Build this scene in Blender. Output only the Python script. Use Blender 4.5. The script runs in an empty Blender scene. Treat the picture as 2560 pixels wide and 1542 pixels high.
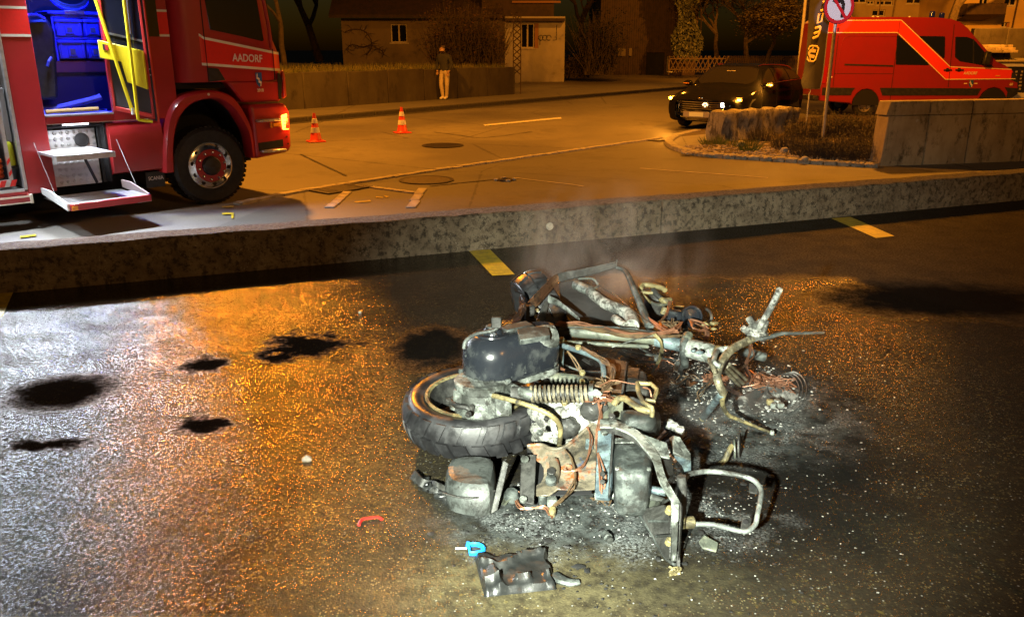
import bpy, bmesh, math, random
from mathutils import Vector, Matrix, Quaternion
R = math.radians
sc = bpy.context.scene
C = sc.collection

# ------------------------------------------------------------------ camera, world, lights
F_PX, HC = 2050.0, 1.4
TH = math.atan(646 / 2050.0)
cam_d = bpy.data.cameras.new('camera'); cam = bpy.data.objects.new('camera', cam_d); C.objects.link(cam)
cam.location = (0, 0, HC); cam.rotation_euler = (R(90) - TH, 0, 0)
cam_d.sensor_width = 36; cam_d.lens = 36 * F_PX / 2560; cam_d.clip_start = .02; cam_d.clip_end = 6000
sc.camera = cam
w = bpy.data.worlds.new('World'); sc.world = w; w.use_nodes = True
wn = w.node_tree.nodes; bg = wn['Background']
sky = wn.new('ShaderNodeTexSky'); sky.sky_type = 'NISHITA'; sky.sun_disc = False
sky.sun_elevation = R(2); sky.sun_rotation = R(120)
w.node_tree.links.new(sky.outputs[0], bg.inputs[0]); bg.inputs[1].default_value = 0.010
vs = sc.view_settings; sc.display_settings.display_device = 'sRGB'
vs.view_transform = 'Standard'; vs.look = 'None'; vs.exposure = 0; vs.gamma = 1; vs.use_curve_mapping = False
sc.render.engine = 'CYCLES'
cy = sc.cycles
cy.use_denoising = True
cy.max_bounces = 6; cy.diffuse_bounces = 2; cy.glossy_bounces = 3; cy.transmission_bounces = 5; cy.volume_bounces = 0
cy.caustics_reflective = False; cy.caustics_refractive = False; cy.sample_clamp_indirect = 6
cy.volume_step_rate = 1.5
RD = -0.42                                     # street level below the car park

def lamp(name, kind, loc, power, col, size=.1, aim=None, **kw):
    d = bpy.data.lights.new(name, kind); d.energy = power; d.color = col
    o = bpy.data.objects.new(name, d); C.objects.link(o); o.location = loc
    if kind in ('POINT', 'SPOT'): d.shadow_soft_size = size
    if aim is not None:
        o.rotation_euler = (Vector(aim) - Vector(loc)).to_track_quat('-Z', 'Y').to_euler()
    for k, v in kw.items(): setattr(d, k, v)
    return o
SOD = (1.0, .32, .018)
lamp('street_lamp_light', 'POINT', (-5.8, 18.2, 8.4), 8800, SOD, .28)
lamp('street_lamp_light', 'SPOT', (7.7, 19.2, 6.6), 4300, SOD, .26, aim=(7.0, 20.2, -.42), spot_size=R(165), spot_blend=.5)
lamp('street_lamp_light', 'POINT', (6.0, 39.0, 8.0), 1900, SOD, .15)
lamp('street_lamp_light', 'SPOT', (25, 44, 7.5), 9000, SOD, .15, aim=(29.5, 56, 1.5), spot_size=R(110), spot_blend=.4)
lamp('street_lamp_light', 'POINT', (11, -9, 8.5), 2500, (1.0, .46, .11), .15)
lamp('street_lamp_light', 'SPOT', (14.5, 42.5, 7.5), 4000, SOD, .15, aim=(15.5, 53, 2.5), spot_size=R(120), spot_blend=.5)
# hand lamp of the fireman beside the photographer
lamp('hand_lamp_light', 'SPOT', (-.36, -.02, 1.22), 2600, (.94, 1.0, .84), .035, aim=(.29, 2.34, .08), spot_size=R(54), spot_blend=1.0)
lamp('sign_fill_light', 'SPOT', (.22, -.1, 1.62), 8500, (.86, .82, 1.0), .02, aim=(6.56, 17.6, 2.12), spot_size=R(2.5), spot_blend=.25)  # added spot that brightens only the road sign, in place of retroreflection
# light strip along the fire engine's side and the small lamps of its open doors
TR = Matrix.Translation((-3.668, 10.08, RD)) @ Matrix.Rotation(R(46), 4, 'Z')
def tl(p): return tuple(TR @ Vector(p))
for sx_ in (-1.5, -2.7, -3.9): lamp('engine_side_light', 'AREA', tl((sx_, -.12, 3.0)), 110, (.84, .92, 1.0), aim=tl((sx_, -1.9, 0)), shape='RECTANGLE', size=1.15, size_y=.30, spread=R(100))
lamp('engine_step_light', 'AREA', tl((-1.5, -.05, 1.04)), 7, (.9, .95, 1), aim=tl((-1.5, -.22, 0)), shape='RECTANGLE', size=.45, size_y=.03)
lamp('engine_cabin_light', 'AREA', tl((-1.30, .14, 2.85)), 60, (.02, .05, 1.0), aim=tl((-1.30, .62, 1.5)), shape='RECTANGLE', size=.6, size_y=.1)
lamp('engine_locker_light', 'POINT', tl((-2.35, .18, 2.2)), 10, (.9, .95, 1), .06)

# ------------------------------------------------------------------ helpers
def W(px, py, z=0.):
    """the point of the place at height z seen at photo pixel (px,py) of the survey photo"""
    u = (px - 1280) / F_PX; v = (771 - py) / F_PX
    dx, dy, dz = u, math.cos(TH) + v * math.sin(TH), -math.sin(TH) + v * math.cos(TH)
    t = (z - HC) / dz
    return Vector((dx * t, dy * t, z))
def WY(px, py, Y):
    u = (px - 1280) / F_PX; v = (771 - py) / F_PX
    dx, dy, dz = u, math.cos(TH) + v * math.sin(TH), -math.sin(TH) + v * math.cos(TH)
    t = Y / dy
    return Vector((dx * t, Y, HC + dz * t))

WM = {}
class MB:
    def __init__(s): s.v = []; s.f = []
    def add(s, vs_, fs):
        o = len(s.v); s.v += [Vector(p) for p in vs_]; s.f += [[i + o for i in q] for q in fs]; return s
    def box(s, c, d, rot=None):
        c = Vector(c); h = Vector(d) / 2
        vs_ = [Vector((x * h.x, y * h.y, z * h.z)) for x in (-1, 1) for y in (-1, 1) for z in (-1, 1)]
        if rot is not None: vs_ = [rot @ p for p in vs_]
        return s.add([c + p for p in vs_], [(0, 1, 3, 2), (4, 6, 7, 5), (0, 4, 5, 1), (2, 3, 7, 6), (0, 2, 6, 4), (1, 5, 7, 3)])
    def bx(s, x0, x1, y0, y1, z0, z1): return s.box(((x0 + x1) / 2, (y0 + y1) / 2, (z0 + z1) / 2), (abs(x1 - x0), abs(y1 - y0), abs(z1 - z0)))
    def tube(s, pts, r, n=8, closed=False, flat=1.0):
        pts = [Vector(p) for p in pts]; m = len(pts)
        rs = r if isinstance(r, (list, tuple)) else [r] * m
        up = None; rings = []
        for i, p in enumerate(pts):
            a = pts[(i - 1) % m] if (closed or i > 0) else p
            b = pts[(i + 1) % m] if (closed or i < m - 1) else p
            t = (b - a)
            t = t.normalized() if t.length > 1e-9 else Vector((0, 0, 1))
            if up is None:
                up = Vector((0, 0, 1)) if abs(t.z) < .9 else Vector((1, 0, 0))
            up = (up - t * up.dot(t))
            if up.length < 1e-6: up = t.orthogonal()
            up.normalize(); sd = t.cross(up)
            rings.append([p + (up * math.cos(2 * math.pi * k / n) + sd * math.sin(2 * math.pi * k / n) * flat) * rs[i] for k in range(n)])
        o = len(s.v)
        for g in rings: s.v += g
        for i in range(m if closed else m - 1):
            j = (i + 1) % m
            for k in range(n):
                s.f.append([o + i * n + k, o + i * n + (k + 1) % n, o + j * n + (k + 1) % n, o + j * n + k])
        if not closed:
            s.f.append([o + k for k in range(n)][::-1]); s.f.append([o + (m - 1) * n + k for k in range(n)])
        return s
    def lathe(s, prof, M=None, n=24, a0=0, a1=2 * math.pi):
        M = M or Matrix(); full = abs(a1 - a0 - 2 * math.pi) < 1e-6
        nn = n if full else n + 1; o = len(s.v)
        for r, z in prof:
            for k in range(nn):
                a = a0 + (a1 - a0) * k / n
                s.v.append(M @ Vector((r * math.cos(a), r * math.sin(a), z)))
        for i in range(len(prof) - 1):
            for k in range(n):
                k2 = (k + 1) % nn if full else k + 1
                s.f.append([o + i * nn + k, o + i * nn + k2, o + (i + 1) * nn + k2, o + (i + 1) * nn + k])
        return s
    def disc(s, r, z, M=None, n=24):
        M = M or Matrix()
        return s.add([M @ Vector((r * math.cos(2 * math.pi * k / n), r * math.sin(2 * math.pi * k / n), z)) for k in range(n)], [list(range(n))])
    def prism(s, poly, ex):
        poly = [Vector(p) for p in poly]; n = len(poly); ex = Vector(ex)
        return s.add(poly + [p + ex for p in poly], [list(range(n))[::-1], list(range(n, 2 * n))] + [[i, (i + 1) % n, n + (i + 1) % n, n + i] for i in range(n)])
    def grid(s, rows, close=False):
        o = len(s.v); m = len(rows[0])
        for r_ in rows: s.v += [Vector(p) for p in r_]
        for i in range(len(rows) - 1):
            for k in range(m if close else m - 1):
                k2 = (k + 1) % m
                s.f.append([o + i * m + k, o + i * m + k2, o + (i + 1) * m + k2, o + (i + 1) * m + k])
        return s
    def slab(s, rows, th):
        """a thin curved sheet with thickness"""
        a = MB().grid(rows); nrm = []
        R_ = len(rows); K = len(rows[0]); P = [[Vector(p) for p in q] for q in rows]
        off = []
        for i in range(R_):
            q = []
            for k in range(K):
                du = P[min(i + 1, R_ - 1)][k] - P[max(i - 1, 0)][k]; dv = P[i][min(k + 1, K - 1)] - P[i][max(k - 1, 0)]
                nn = du.cross(dv); nn = nn.normalized() if nn.length > 1e-12 else Vector((0, 0, 1))
                q.append(P[i][k] + nn * th)
            off.append(q)
        s.grid(P); s.grid([q[::-1] for q in off])
        for (A, B) in ((P[0], off[0]), (P[-1], off[-1])): s.grid([A, B])
        s.grid([[q[0] for q in P], [q[0] for q in off]]); s.grid([[q[-1] for q in P], [q[-1] for q in off]])
        return s
    def blob(s, c, rad, seed=0, amp=.25, nu=12, nv=8, freq=2.0):
        rnd = random.Random(seed); ph = [rnd.uniform(0, 6.28) for _ in range(6)]; c = Vector(c); rows = []
        for i in range(nv + 1):
            t = math.pi * i / nv; row = []
            for k in range(nu):
                p = 2 * math.pi * k / nu
                d = Vector((math.sin(t) * math.cos(p), math.sin(t) * math.sin(p), math.cos(t)))
                a = 1 + amp * (math.sin(freq * d.x * 2 + ph[0]) * math.sin(freq * d.y * 2 + ph[1]) + .6 * math.sin(freq * 3.1 * d.z + ph[2] + 3 * d.x * freq) + .3 * math.sin(7 * d.y * freq + ph[3]))
                row.append(c + Vector((d.x * rad[0] * a, d.y * rad[1] * a, d.z * rad[2] * a)))
            rows.append(row)
        return s.grid(rows, close=True)
    def build(s, name, m, parent=None, world=False, smooth=False, bevel=0, seg=1, sub=0, ang=40, loc=None, weld=False):
        if parent is not None and world:
            inv = WM[parent.name].inverted(); V = [inv @ p for p in s.v]
        elif loc is not None:
            L_ = Vector(loc); V = [p - L_ for p in s.v]
        else: V = s.v
        me = bpy.data.meshes.new(name); me.from_pydata([tuple(p) for p in V], [], s.f)
        bm = bmesh.new(); bm.from_mesh(me)
        if weld: bmesh.ops.remove_doubles(bm, verts=bm.verts, dist=1e-5)
        bmesh.ops.recalc_face_normals(bm, faces=bm.faces); bm.to_mesh(me); bm.free()
        o = bpy.data.objects.new(name, me); C.objects.link(o)
        if m is not None: me.materials.append(m)
        if parent is not None:
            o.parent = parent; WM[o.name] = WM[parent.name]
        elif loc is not None:
            o.location = loc; WM[o.name] = Matrix.Translation(loc)
        else: WM[o.name] = Matrix()
        if bevel:
            b = o.modifiers.new('b', 'BEVEL'); b.width = bevel; b.segments = seg; b.limit_method = 'ANGLE'; b.angle_limit = R(35)
        if sub:
            q = o.modifiers.new('s', 'SUBSURF'); q.levels = q.render_levels = sub
        if smooth or bevel:
            me.polygons.foreach_set('use_smooth', [True] * len(me.polygons)); me.set_sharp_from_angle(angle=R(ang))
        return o

def tag(o, label=None, cat=None, group=None, kind=None):
    if label: o['label'] = label
    if cat: o['category'] = cat
    if group: o['group'] = group
    if kind: o['kind'] = kind
    return o
def thing(name, label, cat, loc=(0, 0, 0), rz=0, group=None, kind=None):
    o = bpy.data.objects.new(name, None); C.objects.link(o); o.location = loc; o.rotation_euler = (0, 0, rz)
    o.empty_display_size = .1
    WM[o.name] = Matrix.Translation(loc) @ Matrix.Rotation(rz, 4, 'Z')
    return tag(o, label, cat, group, kind)
def copy_tree(o, parent=None):
    c = o.copy(); C.objects.link(c)
    if parent is not None: c.parent = parent
    for ch in [x for x in C.objects if x.parent == o]: copy_tree(ch, c)
    return c
def text(name, body, size, m, parent, M, ext=.002, bold=0, sx=1):
    cu = bpy.data.curves.new(name, 'FONT'); cu.body = body; cu.size = size; cu.extrude = ext; cu.offset = bold
    cu.align_x = 'CENTER'; cu.align_y = 'CENTER'
    t = bpy.data.objects.new('tmp', cu); C.objects.link(t)
    me = bpy.data.meshes.new_from_object(t.evaluated_get(bpy.context.evaluated_depsgraph_get()))
    bpy.data.objects.remove(t); me.name = name
    me.transform(M @ Matrix.Diagonal((sx, 1, 1, 1))); me.materials.clear(); me.materials.append(m)
    o = bpy.data.objects.new(name, me); C.objects.link(o)
    if parent: o.parent = parent; WM[o.name] = WM[parent.name]
    return o
def frame(o, x, y):
    """matrix with origin o, local x, local y"""
    x = Vector(x).normalized(); y = Vector(y); y = (y - x * x.dot(y)).normalized(); z = x.cross(y)
    M = Matrix((x, y, z)).transposed().to_4x4(); M.translation = Vector(o); return M
def axisM(o, z):
    z = Vector(z).normalized(); x = z.orthogonal().normalized(); y = z.cross(x)
    M = Matrix((x, y, z)).transposed().to_4x4(); M.translation = Vector(o); return M
def catmull(pts, n=4):
    pts = [Vector(p) for p in pts]; out = []
    for i in range(len(pts) - 1):
        p0 = pts[max(i - 1, 0)]; p1 = pts[i]; p2 = pts[i + 1]; p3 = pts[min(i + 2, len(pts) - 1)]
        for k in range(n):
            t = k / n
            out.append(.5 * ((2 * p1) + (p2 - p0) * t + (2 * p0 - 5 * p1 + 4 * p2 - p3) * t * t + (3 * p1 - p0 - 3 * p2 + p3) * t ** 3))
    out.append(pts[-1]); return out

# ------------------------------------------------------------------ materials
class NT:
    def __init__(s, name):
        s.m = bpy.data.materials.new(name); s.m.use_nodes = True; s.t = s.m.node_tree; s.n = s.t.nodes; s.b = s.n['Principled BSDF']
        s.co = s.n.new('ShaderNodeTexCoord').outputs['Object']
    def link(s, a, b): s.t.links.new(a, b)
    def put(s, sock, v):
        if hasattr(v, 'is_output'): s.link(v, sock)
        elif v is not None:
            if isinstance(v, (tuple, list)) and len(v) == 3 and sock.type == 'RGBA': v = (*v, 1)
            sock.default_value = v
    def node(s, t, ins=None, **kw):
        n = s.n.new(t)
        for k, v in kw.items(): setattr(n, k, v)
        for k, v in (ins or {}).items(): s.put(n.inputs[k], v)
        return n
    def noise(s, scale, detail=4, rough=.55, co=None, dist=0):
        return s.node('ShaderNodeTexNoise', {'Vector': co or s.co, 'Scale': scale, 'Detail': detail, 'Roughness': rough, 'Distortion': dist}).outputs['Fac']
    def vor(s, scale, feature='F1', out='Distance', co=None, rnd=1):
        return s.node('ShaderNodeTexVoronoi', {'Vector': co or s.co, 'Scale': scale, 'Randomness': rnd}, feature=feature).outputs[out]
    def ramp(s, f, a, b, lo=0., hi=1.):
        return s.node('ShaderNodeMapRange', {0: f, 1: a, 2: b, 3: lo, 4: hi}, interpolation_type='SMOOTHSTEP').outputs[0]
    def math(s, op, a, b=0., c=None):
        n = s.node('ShaderNodeMath', {0: a, 1: b}, operation=op)
        if c is not None: s.put(n.inputs[2], c)
        return n.outputs[0]
    def mix(s, f, a, b):
        n = s.n.new('ShaderNodeMix'); n.data_type = 'RGBA'
        s.put(n.inputs[0], f); s.put(n.inputs[6], a); s.put(n.inputs[7], b); return n.outputs[2]
    def bump(s, h, strength=.5, dist=.01, nrm=None):
        n = s.node('ShaderNodeBump', {'Height': h, 'Strength': strength, 'Distance': dist})
        if nrm is not None: s.link(nrm, n.inputs['Normal'])
        return n.outputs[0]
    def set(s, **kw):
        for k, v in kw.items(): s.put(s.b.inputs[k.replace('_', ' ')], v)
        return s
def mat(name, c1, c2=None, scale=6, lo=.4, hi=.65, rough=.5, rough2=None, metal=0, bump=0, bscale=40, bdist=.004, emit=None, es=0, c3=None, s3=20, lo3=.55, hi3=.7, coat=0, spec=.5):
    t = NT(name)
    col = c1
    f = None
    if c2 is not None:
        f = t.ramp(t.noise(scale, 6, .6), lo, hi); col = t.mix(f, c1, c2)
    if c3 is not None: col = t.mix(t.ramp(t.noise(s3, 8, .65), lo3, hi3), col, c3)
    t.put(t.b.inputs['Base Color'], col)
    if rough2 is not None and f is not None: t.put(t.b.inputs['Roughness'], t.ramp(f, 0, 1, rough, rough2))
    else: t.put(t.b.inputs['Roughness'], rough)
    t.set(Metallic=metal, Specular_IOR_Level=spec)
    if coat: t.set(Coat_Weight=coat, Coat_Roughness=.06)
    if bump: t.put(t.b.inputs['Normal'], t.bump(t.noise(bscale, 6, .6), bump, bdist))
    if emit: t.set(Emission_Color=emit, Emission_Strength=es)
    return t.m
def glassy(name, col, rough=.03, alpha=None):
    t = NT(name); t.set(Base_Color=col, Roughness=rough, Specular_IOR_Level=.6)
    return t.m

# ------------------------------------------------------------------ shared materials
M_ = {}
M_['black'] = mat('black_plastic', (.012, .012, .013), (.025, .025, .026), 12, rough=.5)
M_['rubber'] = mat('tyre_rubber', (.008, .008, .008), (.018, .018, .017), 18, rough=.62, bump=.3, bscale=120, bdist=.002)
M_['dark'] = mat('dark_void', (.006, .006, .007), rough=.8)
M_['red'] = mat('engine_red_paint', (.42, .022, .026), (.38, .022, .025), 3, rough=.32, coat=.5)
M_['stripe_red'] = mat('dayglow_red_band', (.80, .022, .016), (.75, .025, .018), 30, rough=.4)
M_['stripe_white'] = mat('pale_band_edge', (.80, .74, .62), rough=.4)
M_['white'] = mat('white_paint', (.78, .78, .76), (.7, .7, .68), 8, rough=.45)
M_['alu'] = mat('bare_aluminium', (.62, .62, .62), (.5, .5, .5), 14, rough=.38, metal=.85)
M_['steel'] = mat('dull_steel', (.35, .35, .35), (.25, .24, .23), 20, rough=.42, metal=.9)
M_['chrome'] = mat('polished_rim', (.75, .73, .7), (.6, .58, .55), 10, rough=.2, metal=1)
M_['yellow'] = mat('yellow_foam', (.85, .70, .01), (.8, .64, .01), 6, rough=.55)
M_['blue'] = mat('blue_plastic', (.05, .07, .50), (.04, .055, .42), 5, rough=.5)
M_['darkglass'] = glassy('dark_glass', (.008, .009, .011))
M_['amber'] = mat('lit_amber_lens', (.9, .35, .03), rough=.3, emit=(1, .33, .03), es=9)
M_['amber_off'] = mat('amber_reflector', (.75, .28, .02), rough=.25)
def treadplate():
    t = NT('diamond_tread_plate')
    mp = t.node('ShaderNodeMapping', {'Vector': t.co}); mp.inputs['Scale'].default_value = (1, 1, 1)
    sx = t.node('ShaderNodeSeparateXYZ', {0: t.co})
    x = t.math('MULTIPLY', sx.outputs[0], 15); y = t.math('MULTIPLY', sx.outputs[1], 15); z = t.math('MULTIPLY', sx.outputs[2], 15)
    yz = t.math('ADD', y, z)
    a = t.math('SINE', t.math('MULTIPLY', t.math('ADD', x, yz), 3.1416)); b = t.math('SINE', t.math('MULTIPLY', t.math('SUBTRACT', x, yz), 3.1416))
    h = t.ramp(t.math('MULTIPLY', a, b), .35, .7)
    t.set(Base_Color=(.66, .67, .68), Metallic=.75); t.put(t.b.inputs['Roughness'], t.ramp(h, 0, 1, .42, .28))
    t.put(t.b.inputs['Normal'], t.bump(h, 1.0, .012)); return t.m
M_['tread'] = treadplate()
# ------------------------------------------------------------------ ground materials
def ell(t, pos, c, rx, ry, amp=.35, ns=7., soft=.12, dist=None):
    """0..1 mask of a wobbly ellipse on the ground"""
    mp = t.node('ShaderNodeMapping', {'Vector': pos}); mp.vector_type = 'TEXTURE'
    mp.inputs['Location'].default_value = (c[0], c[1], 0); mp.inputs['Scale'].default_value = (rx, ry, 1e3)
    ln = t.node('ShaderNodeVectorMath', {0: mp.outputs[0]}, operation='LENGTH').outputs['Value']
    nz = t.noise(ns, 6, .65)
    d = t.math('ADD', ln, t.math('MULTIPLY', t.math('SUBTRACT', nz, .5), amp * 2))
    return t.ramp(d, 1 + soft, 1 - soft, 0, 1)
def wet_asphalt():
    t = NT('wet_asphalt'); p = t.co
    sx = t.node('ShaderNodeSeparateXYZ', {0: p}); X, Y = sx.outputs[0], sx.outputs[1]
    cell = t.node('ShaderNodeTexVoronoi', {'Vector': p, 'Scale': 150}, feature='F1')
    rnd = t.node('ShaderNodeSeparateColor', {0: cell.outputs['Color']}).outputs[0]
    n1 = t.noise(2.2, 5, .6); n2 = t.noise(30, 4, .6)
    base = t.mix(n1, (.013, .0112, .0085), (.034, .028, .018))
    base = t.mix(t.ramp(n2, .5, .75), base, (.040, .033, .020))
    agg = t.math('MULTIPLY', t.ramp(rnd, .80, .90), t.ramp(cell.outputs['Distance'], .55, .35))
    base = t.mix(t.math('MULTIPLY', t.math('MULTIPLY', agg, .75), t.ramp(t.noise(5, 5, .65), .38, .62, .2, 1.0)), base, (.16, .135, .068))
    patchy = t.ramp(t.noise(3.5, 5, .65), .40, .64, .12, 1.0)
    yel = t.math('MULTIPLY', t.math('MULTIPLY', t.ramp(t.noise(38, 3, .5), .62, .70), .6), patchy)
    base = t.mix(yel, base, (.13, .10, .025))
    lamp_pool = t.math('MULTIPLY', ell(t, p, (.12, 1.93), .42, .17, .5, 5, .6), t.ramp(t.noise(22, 7, .7), .30, .68))  # hand lamp's pool of light painted in as a paler yellowish ellipse
    base = t.mix(t.math('MULTIPLY', lamp_pool, .8), base, (.115, .10, .052))
    # soot and ash round the wreck
    soot = t.math('MAXIMUM', ell(t, p, (.66, 2.95), .80, 1.0, .28, 4, .3), ell(t, p, (.20, 2.30), .42, .20, .3, 6, .3))
    base = t.mix(t.math('MULTIPLY', soot, .88), base, (.006, .006, .006))
    resid = t.math('MULTIPLY', t.math('MAXIMUM', ell(t, p, (.22, 2.25), .40, .17, .4, 6, .5), ell(t, p, (.85, 3.05), .42, .36, .4, 5, .5)), t.ramp(t.noise(16, 7, .7), .34, .66))
    base = t.mix(t.math('MULTIPLY', resid, .8), base, (.075, .085, .083))
    ash = t.math('MULTIPLY', t.ramp(t.noise(7, 6, .7), .44, .60), t.ramp(t.noise(110, 5, .75), .42, .64))
    ash = t.math('MULTIPLY', ash, t.math('MAXIMUM', ell(t, p, (.75, 3.1), .62, .5, .35, 4, .35), ell(t, p, (.3, 2.25), .5, .22, .35, 6, .35)))
    base = t.mix(t.math('MULTIPLY', ash, .75), base, (.22, .235, .235))
    fleck = t.node('ShaderNodeTexVoronoi', {'Vector': p, 'Scale': 95}, feature='F1')
    fr = t.node('ShaderNodeSeparateColor', {0: fleck.outputs['Color']}).outputs[1]
    fl = t.math('MULTIPLY', t.ramp(fr, .93, .95), t.ramp(fleck.outputs['Distance'], .30, .2))
    fl = t.math('MULTIPLY', fl, ell(t, p, (.75, 2.9), 1.3, 1.7, .25, 3, .35))
    base = t.mix(t.math('MULTIPLY', fl, .6), base, (.36, .37, .35))
    # wet and dry; dark matte patches
    kx = t.math('MULTIPLY', t.math('MAXIMUM', t.math('SUBTRACT', X, 2.15), 0), 1.7)
    dr = t.math('ADD', t.math('ADD', Y, kx), t.math('MULTIPLY', t.math('SUBTRACT', t.noise(3, 4, .6), .5), .5))
    dry = t.math('MULTIPLY', t.ramp(dr, 4.95, 5.25), t.ramp(X, .4, 1.2))
    dark_patch = None  # dark patches: near-black colour, rougher, without gloss
    for (px, py, rx, ry, am) in ((152, 980, .22, .20, .55), (510, 912, .10, .11, 1.2), (765, 862, .22, .17, 1.7), (1080, 866, .20, .30, .6),
                             (510, 1065, .09, .09, 1.6), (128, 1112, .15, .05, 1.8), (2360, 750, .7, .36, .4), (690, 895, .10, .07, 1.6)):
        c = W(px, py); e = ell(t, p, c, rx, ry, am, 9, .42)
        dark_patch = e if dark_patch is None else t.math('MAXIMUM', dark_patch, e)
    base = t.mix(t.math('MULTIPLY', dry, .6), base, (.05, .042, .032))
    base = t.mix(t.math('MULTIPLY', dark_patch, .85), base, (.004, .004, .004))
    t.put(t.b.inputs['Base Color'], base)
    rw = t.ramp(t.noise(5, 4, .6), .3, .7, .06, .15)
    ro = t.math('ADD', rw, t.math('MULTIPLY', dry, .5))
    ro = t.math('ADD', ro, t.math('MULTIPLY', dark_patch, .6))
    t.put(t.b.inputs['Roughness'], ro)
    sm = t.node('ShaderNodeTexVoronoi', {'Vector': p, 'Scale': 165, 'Smoothness': .35}, feature='SMOOTH_F1').outputs['Distance']
    hgt = t.math('ADD', t.math('ADD', t.math('MULTIPLY', sm, -.9), t.math('MULTIPLY', t.noise(70, 6, .65), 1.6)), t.math('MULTIPLY', t.noise(9, 3, .5), 3.0))
    amt = 1.0
    t.put(t.b.inputs['Normal'], t.bump(t.math('MULTIPLY', hgt, amt), .30, .0042))
    film = t.math('MULTIPLY', t.ramp(t.noise(70, 9, .8), .43, .60), t.ramp(t.noise(4.5, 5, .65), .30, .62, .35, 1.0))
    t.put(t.b.inputs['Specular IOR Level'], t.math('MULTIPLY', t.math('SUBTRACT', t.math('MULTIPLY', film, .46), t.math('MULTIPLY', soot, .22)), t.math('SUBTRACT', 1, t.math('MULTIPLY', t.math('MAXIMUM', dark_patch, t.math('MULTIPLY', dry, .7)), 1.0))))
    return t.m
def road_mat(name, a, b, patch=None):
    t = NT(name); p = t.co
    n = t.noise(.35, 6, .6); f = t.noise(90, 4, .7)
    col = t.mix(t.ramp(n, .35, .7), a, b)
    col = t.mix(t.math('MULTIPLY', t.ramp(f, .50, .72), .5), col, tuple(min(1, c * 1.8) for c in b))
    # long worn lanes and repair seams
    col = t.mix(t.math('MULTIPLY', t.ramp(t.noise(.7, 8, .72), .52, .64), .45), col, tuple(c * .55 for c in a))
    crack = t.node('ShaderNodeTexVoronoi', {'Vector': p, 'Scale': .23}, feature='DISTANCE_TO_EDGE').outputs['Distance']
    wob = t.math('ADD', crack, t.math('MULTIPLY', t.math('SUBTRACT', t.noise(6, 4, .6), .5), .02))
    col = t.mix(t.math('MULTIPLY', t.ramp(wob, .0045, .002), .6), col, (.03, .027, .022))
    t.put(t.b.inputs['Base Color'], col)
    t.put(t.b.inputs['Roughness'], t.ramp(n, .3, .7, .55, .75))
    t.put(t.b.inputs['Normal'], t.bump(t.noise(110, 4, .7), .35, .005))
    return t.m
def concrete(name, a, b, stain=(.03, .026, .02), s=3., slo=.48, shi=.62, lichen=.0, lcol=(.42, .38, .30), bump=.5, vert=True):
    t = NT(name); p = t.co
    mp = t.node('ShaderNodeMapping', {'Vector': p}); mp.inputs['Scale'].default_value = (1, 1, .55 if vert else 1)
    q = mp.outputs[0]
    col = t.mix(t.ramp(t.noise(s, 7, .65, q), .35, .65), a, b)
    col = t.mix(t.math('MULTIPLY', t.ramp(t.noise(s * 2.6, 9, .74, q), slo, shi), .85), col, stain)
    if lichen:
        l = t.math('MULTIPLY', t.ramp(t.noise(s * 11, 6, .75), .56, .66), t.ramp(t.noise(s * .8, 4, .6), .42, .62))
        col = t.mix(t.math('MULTIPLY', l, lichen), col, lcol)
    pit = t.ramp(t.noise(150, 3, .6), .66, .74)
    col = t.mix(t.math('MULTIPLY', pit, .5), col, (.02, .018, .015))
    t.put(t.b.inputs['Base Color'], col); t.set(Roughness=.82, Specular_IOR_Level=.25)
    t.put(t.b.inputs['Normal'], t.bump(t.math('ADD', t.noise(26, 7, .7), t.math('MULTIPLY', t.noise(120, 4, .7), .4)), bump, .012))
    return t.m
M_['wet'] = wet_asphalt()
M_['road'] = road_mat('street_asphalt', (.105, .096, .084), (.19, .175, .152))
M_['patch'] = road_mat('forecourt_asphalt', (.085, .08, .07), (.115, .108, .092))
M_['pavement'] = road_mat('footway_asphalt', (.14, .13, .12), (.18, .17, .155))
M_['wallconc'] = concrete('mossy_concrete', (.13, .10, .066), (.21, .17, .115), (.024, .019, .013), 7.5, .47, .60, 1.0, (.40, .36, .28), 1.0, False)
M_['walltop'] = concrete('gritty_wall_top', (.12, .11, .10), (.20, .19, .175), (.035, .03, .026), 22, .46, .60, .5, (.5, .47, .44), 1.0, False)
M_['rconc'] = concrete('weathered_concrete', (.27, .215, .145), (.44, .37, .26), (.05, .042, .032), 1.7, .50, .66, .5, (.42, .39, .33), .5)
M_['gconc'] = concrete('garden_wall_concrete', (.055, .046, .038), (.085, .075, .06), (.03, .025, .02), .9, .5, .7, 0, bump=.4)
M_['sett'] = mat('pale_setts', (.42, .38, .31), (.30, .27, .22), 9, rough=.7, bump=.5, bscale=60)
M_['kerb'] = mat('granite_kerb', (.30, .28, .24), (.20, .18, .155), 14, rough=.7, bump=.5, bscale=50, bdist=.006)
M_['ymark'] = mat('worn_yellow_paint', (.62, .46, .02), (.42, .31, .03), 16, .4, .62, rough=.4, c3=(.05, .045, .03), s3=60, lo3=.6, hi3=.7, bump=.5, bscale=120)
M_['wmark'] = mat('white_road_paint', (.72, .70, .62), (.55, .53, .46), 9, rough=.55)
M_['soil'] = mat('bed_soil', (.05, .036, .022), (.09, .065, .04), 12, rough=.9, bump=.8, bscale=40, bdist=.02)
M_['grass'] = mat('dry_grass', (.09, .085, .028), (.05, .06, .018), 1.5, rough=.8)
M_['iron'] = mat('cast_iron', (.05, .042, .035), (.08, .065, .05), 30, rough=.5, metal=.5, bump=.3)

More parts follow.
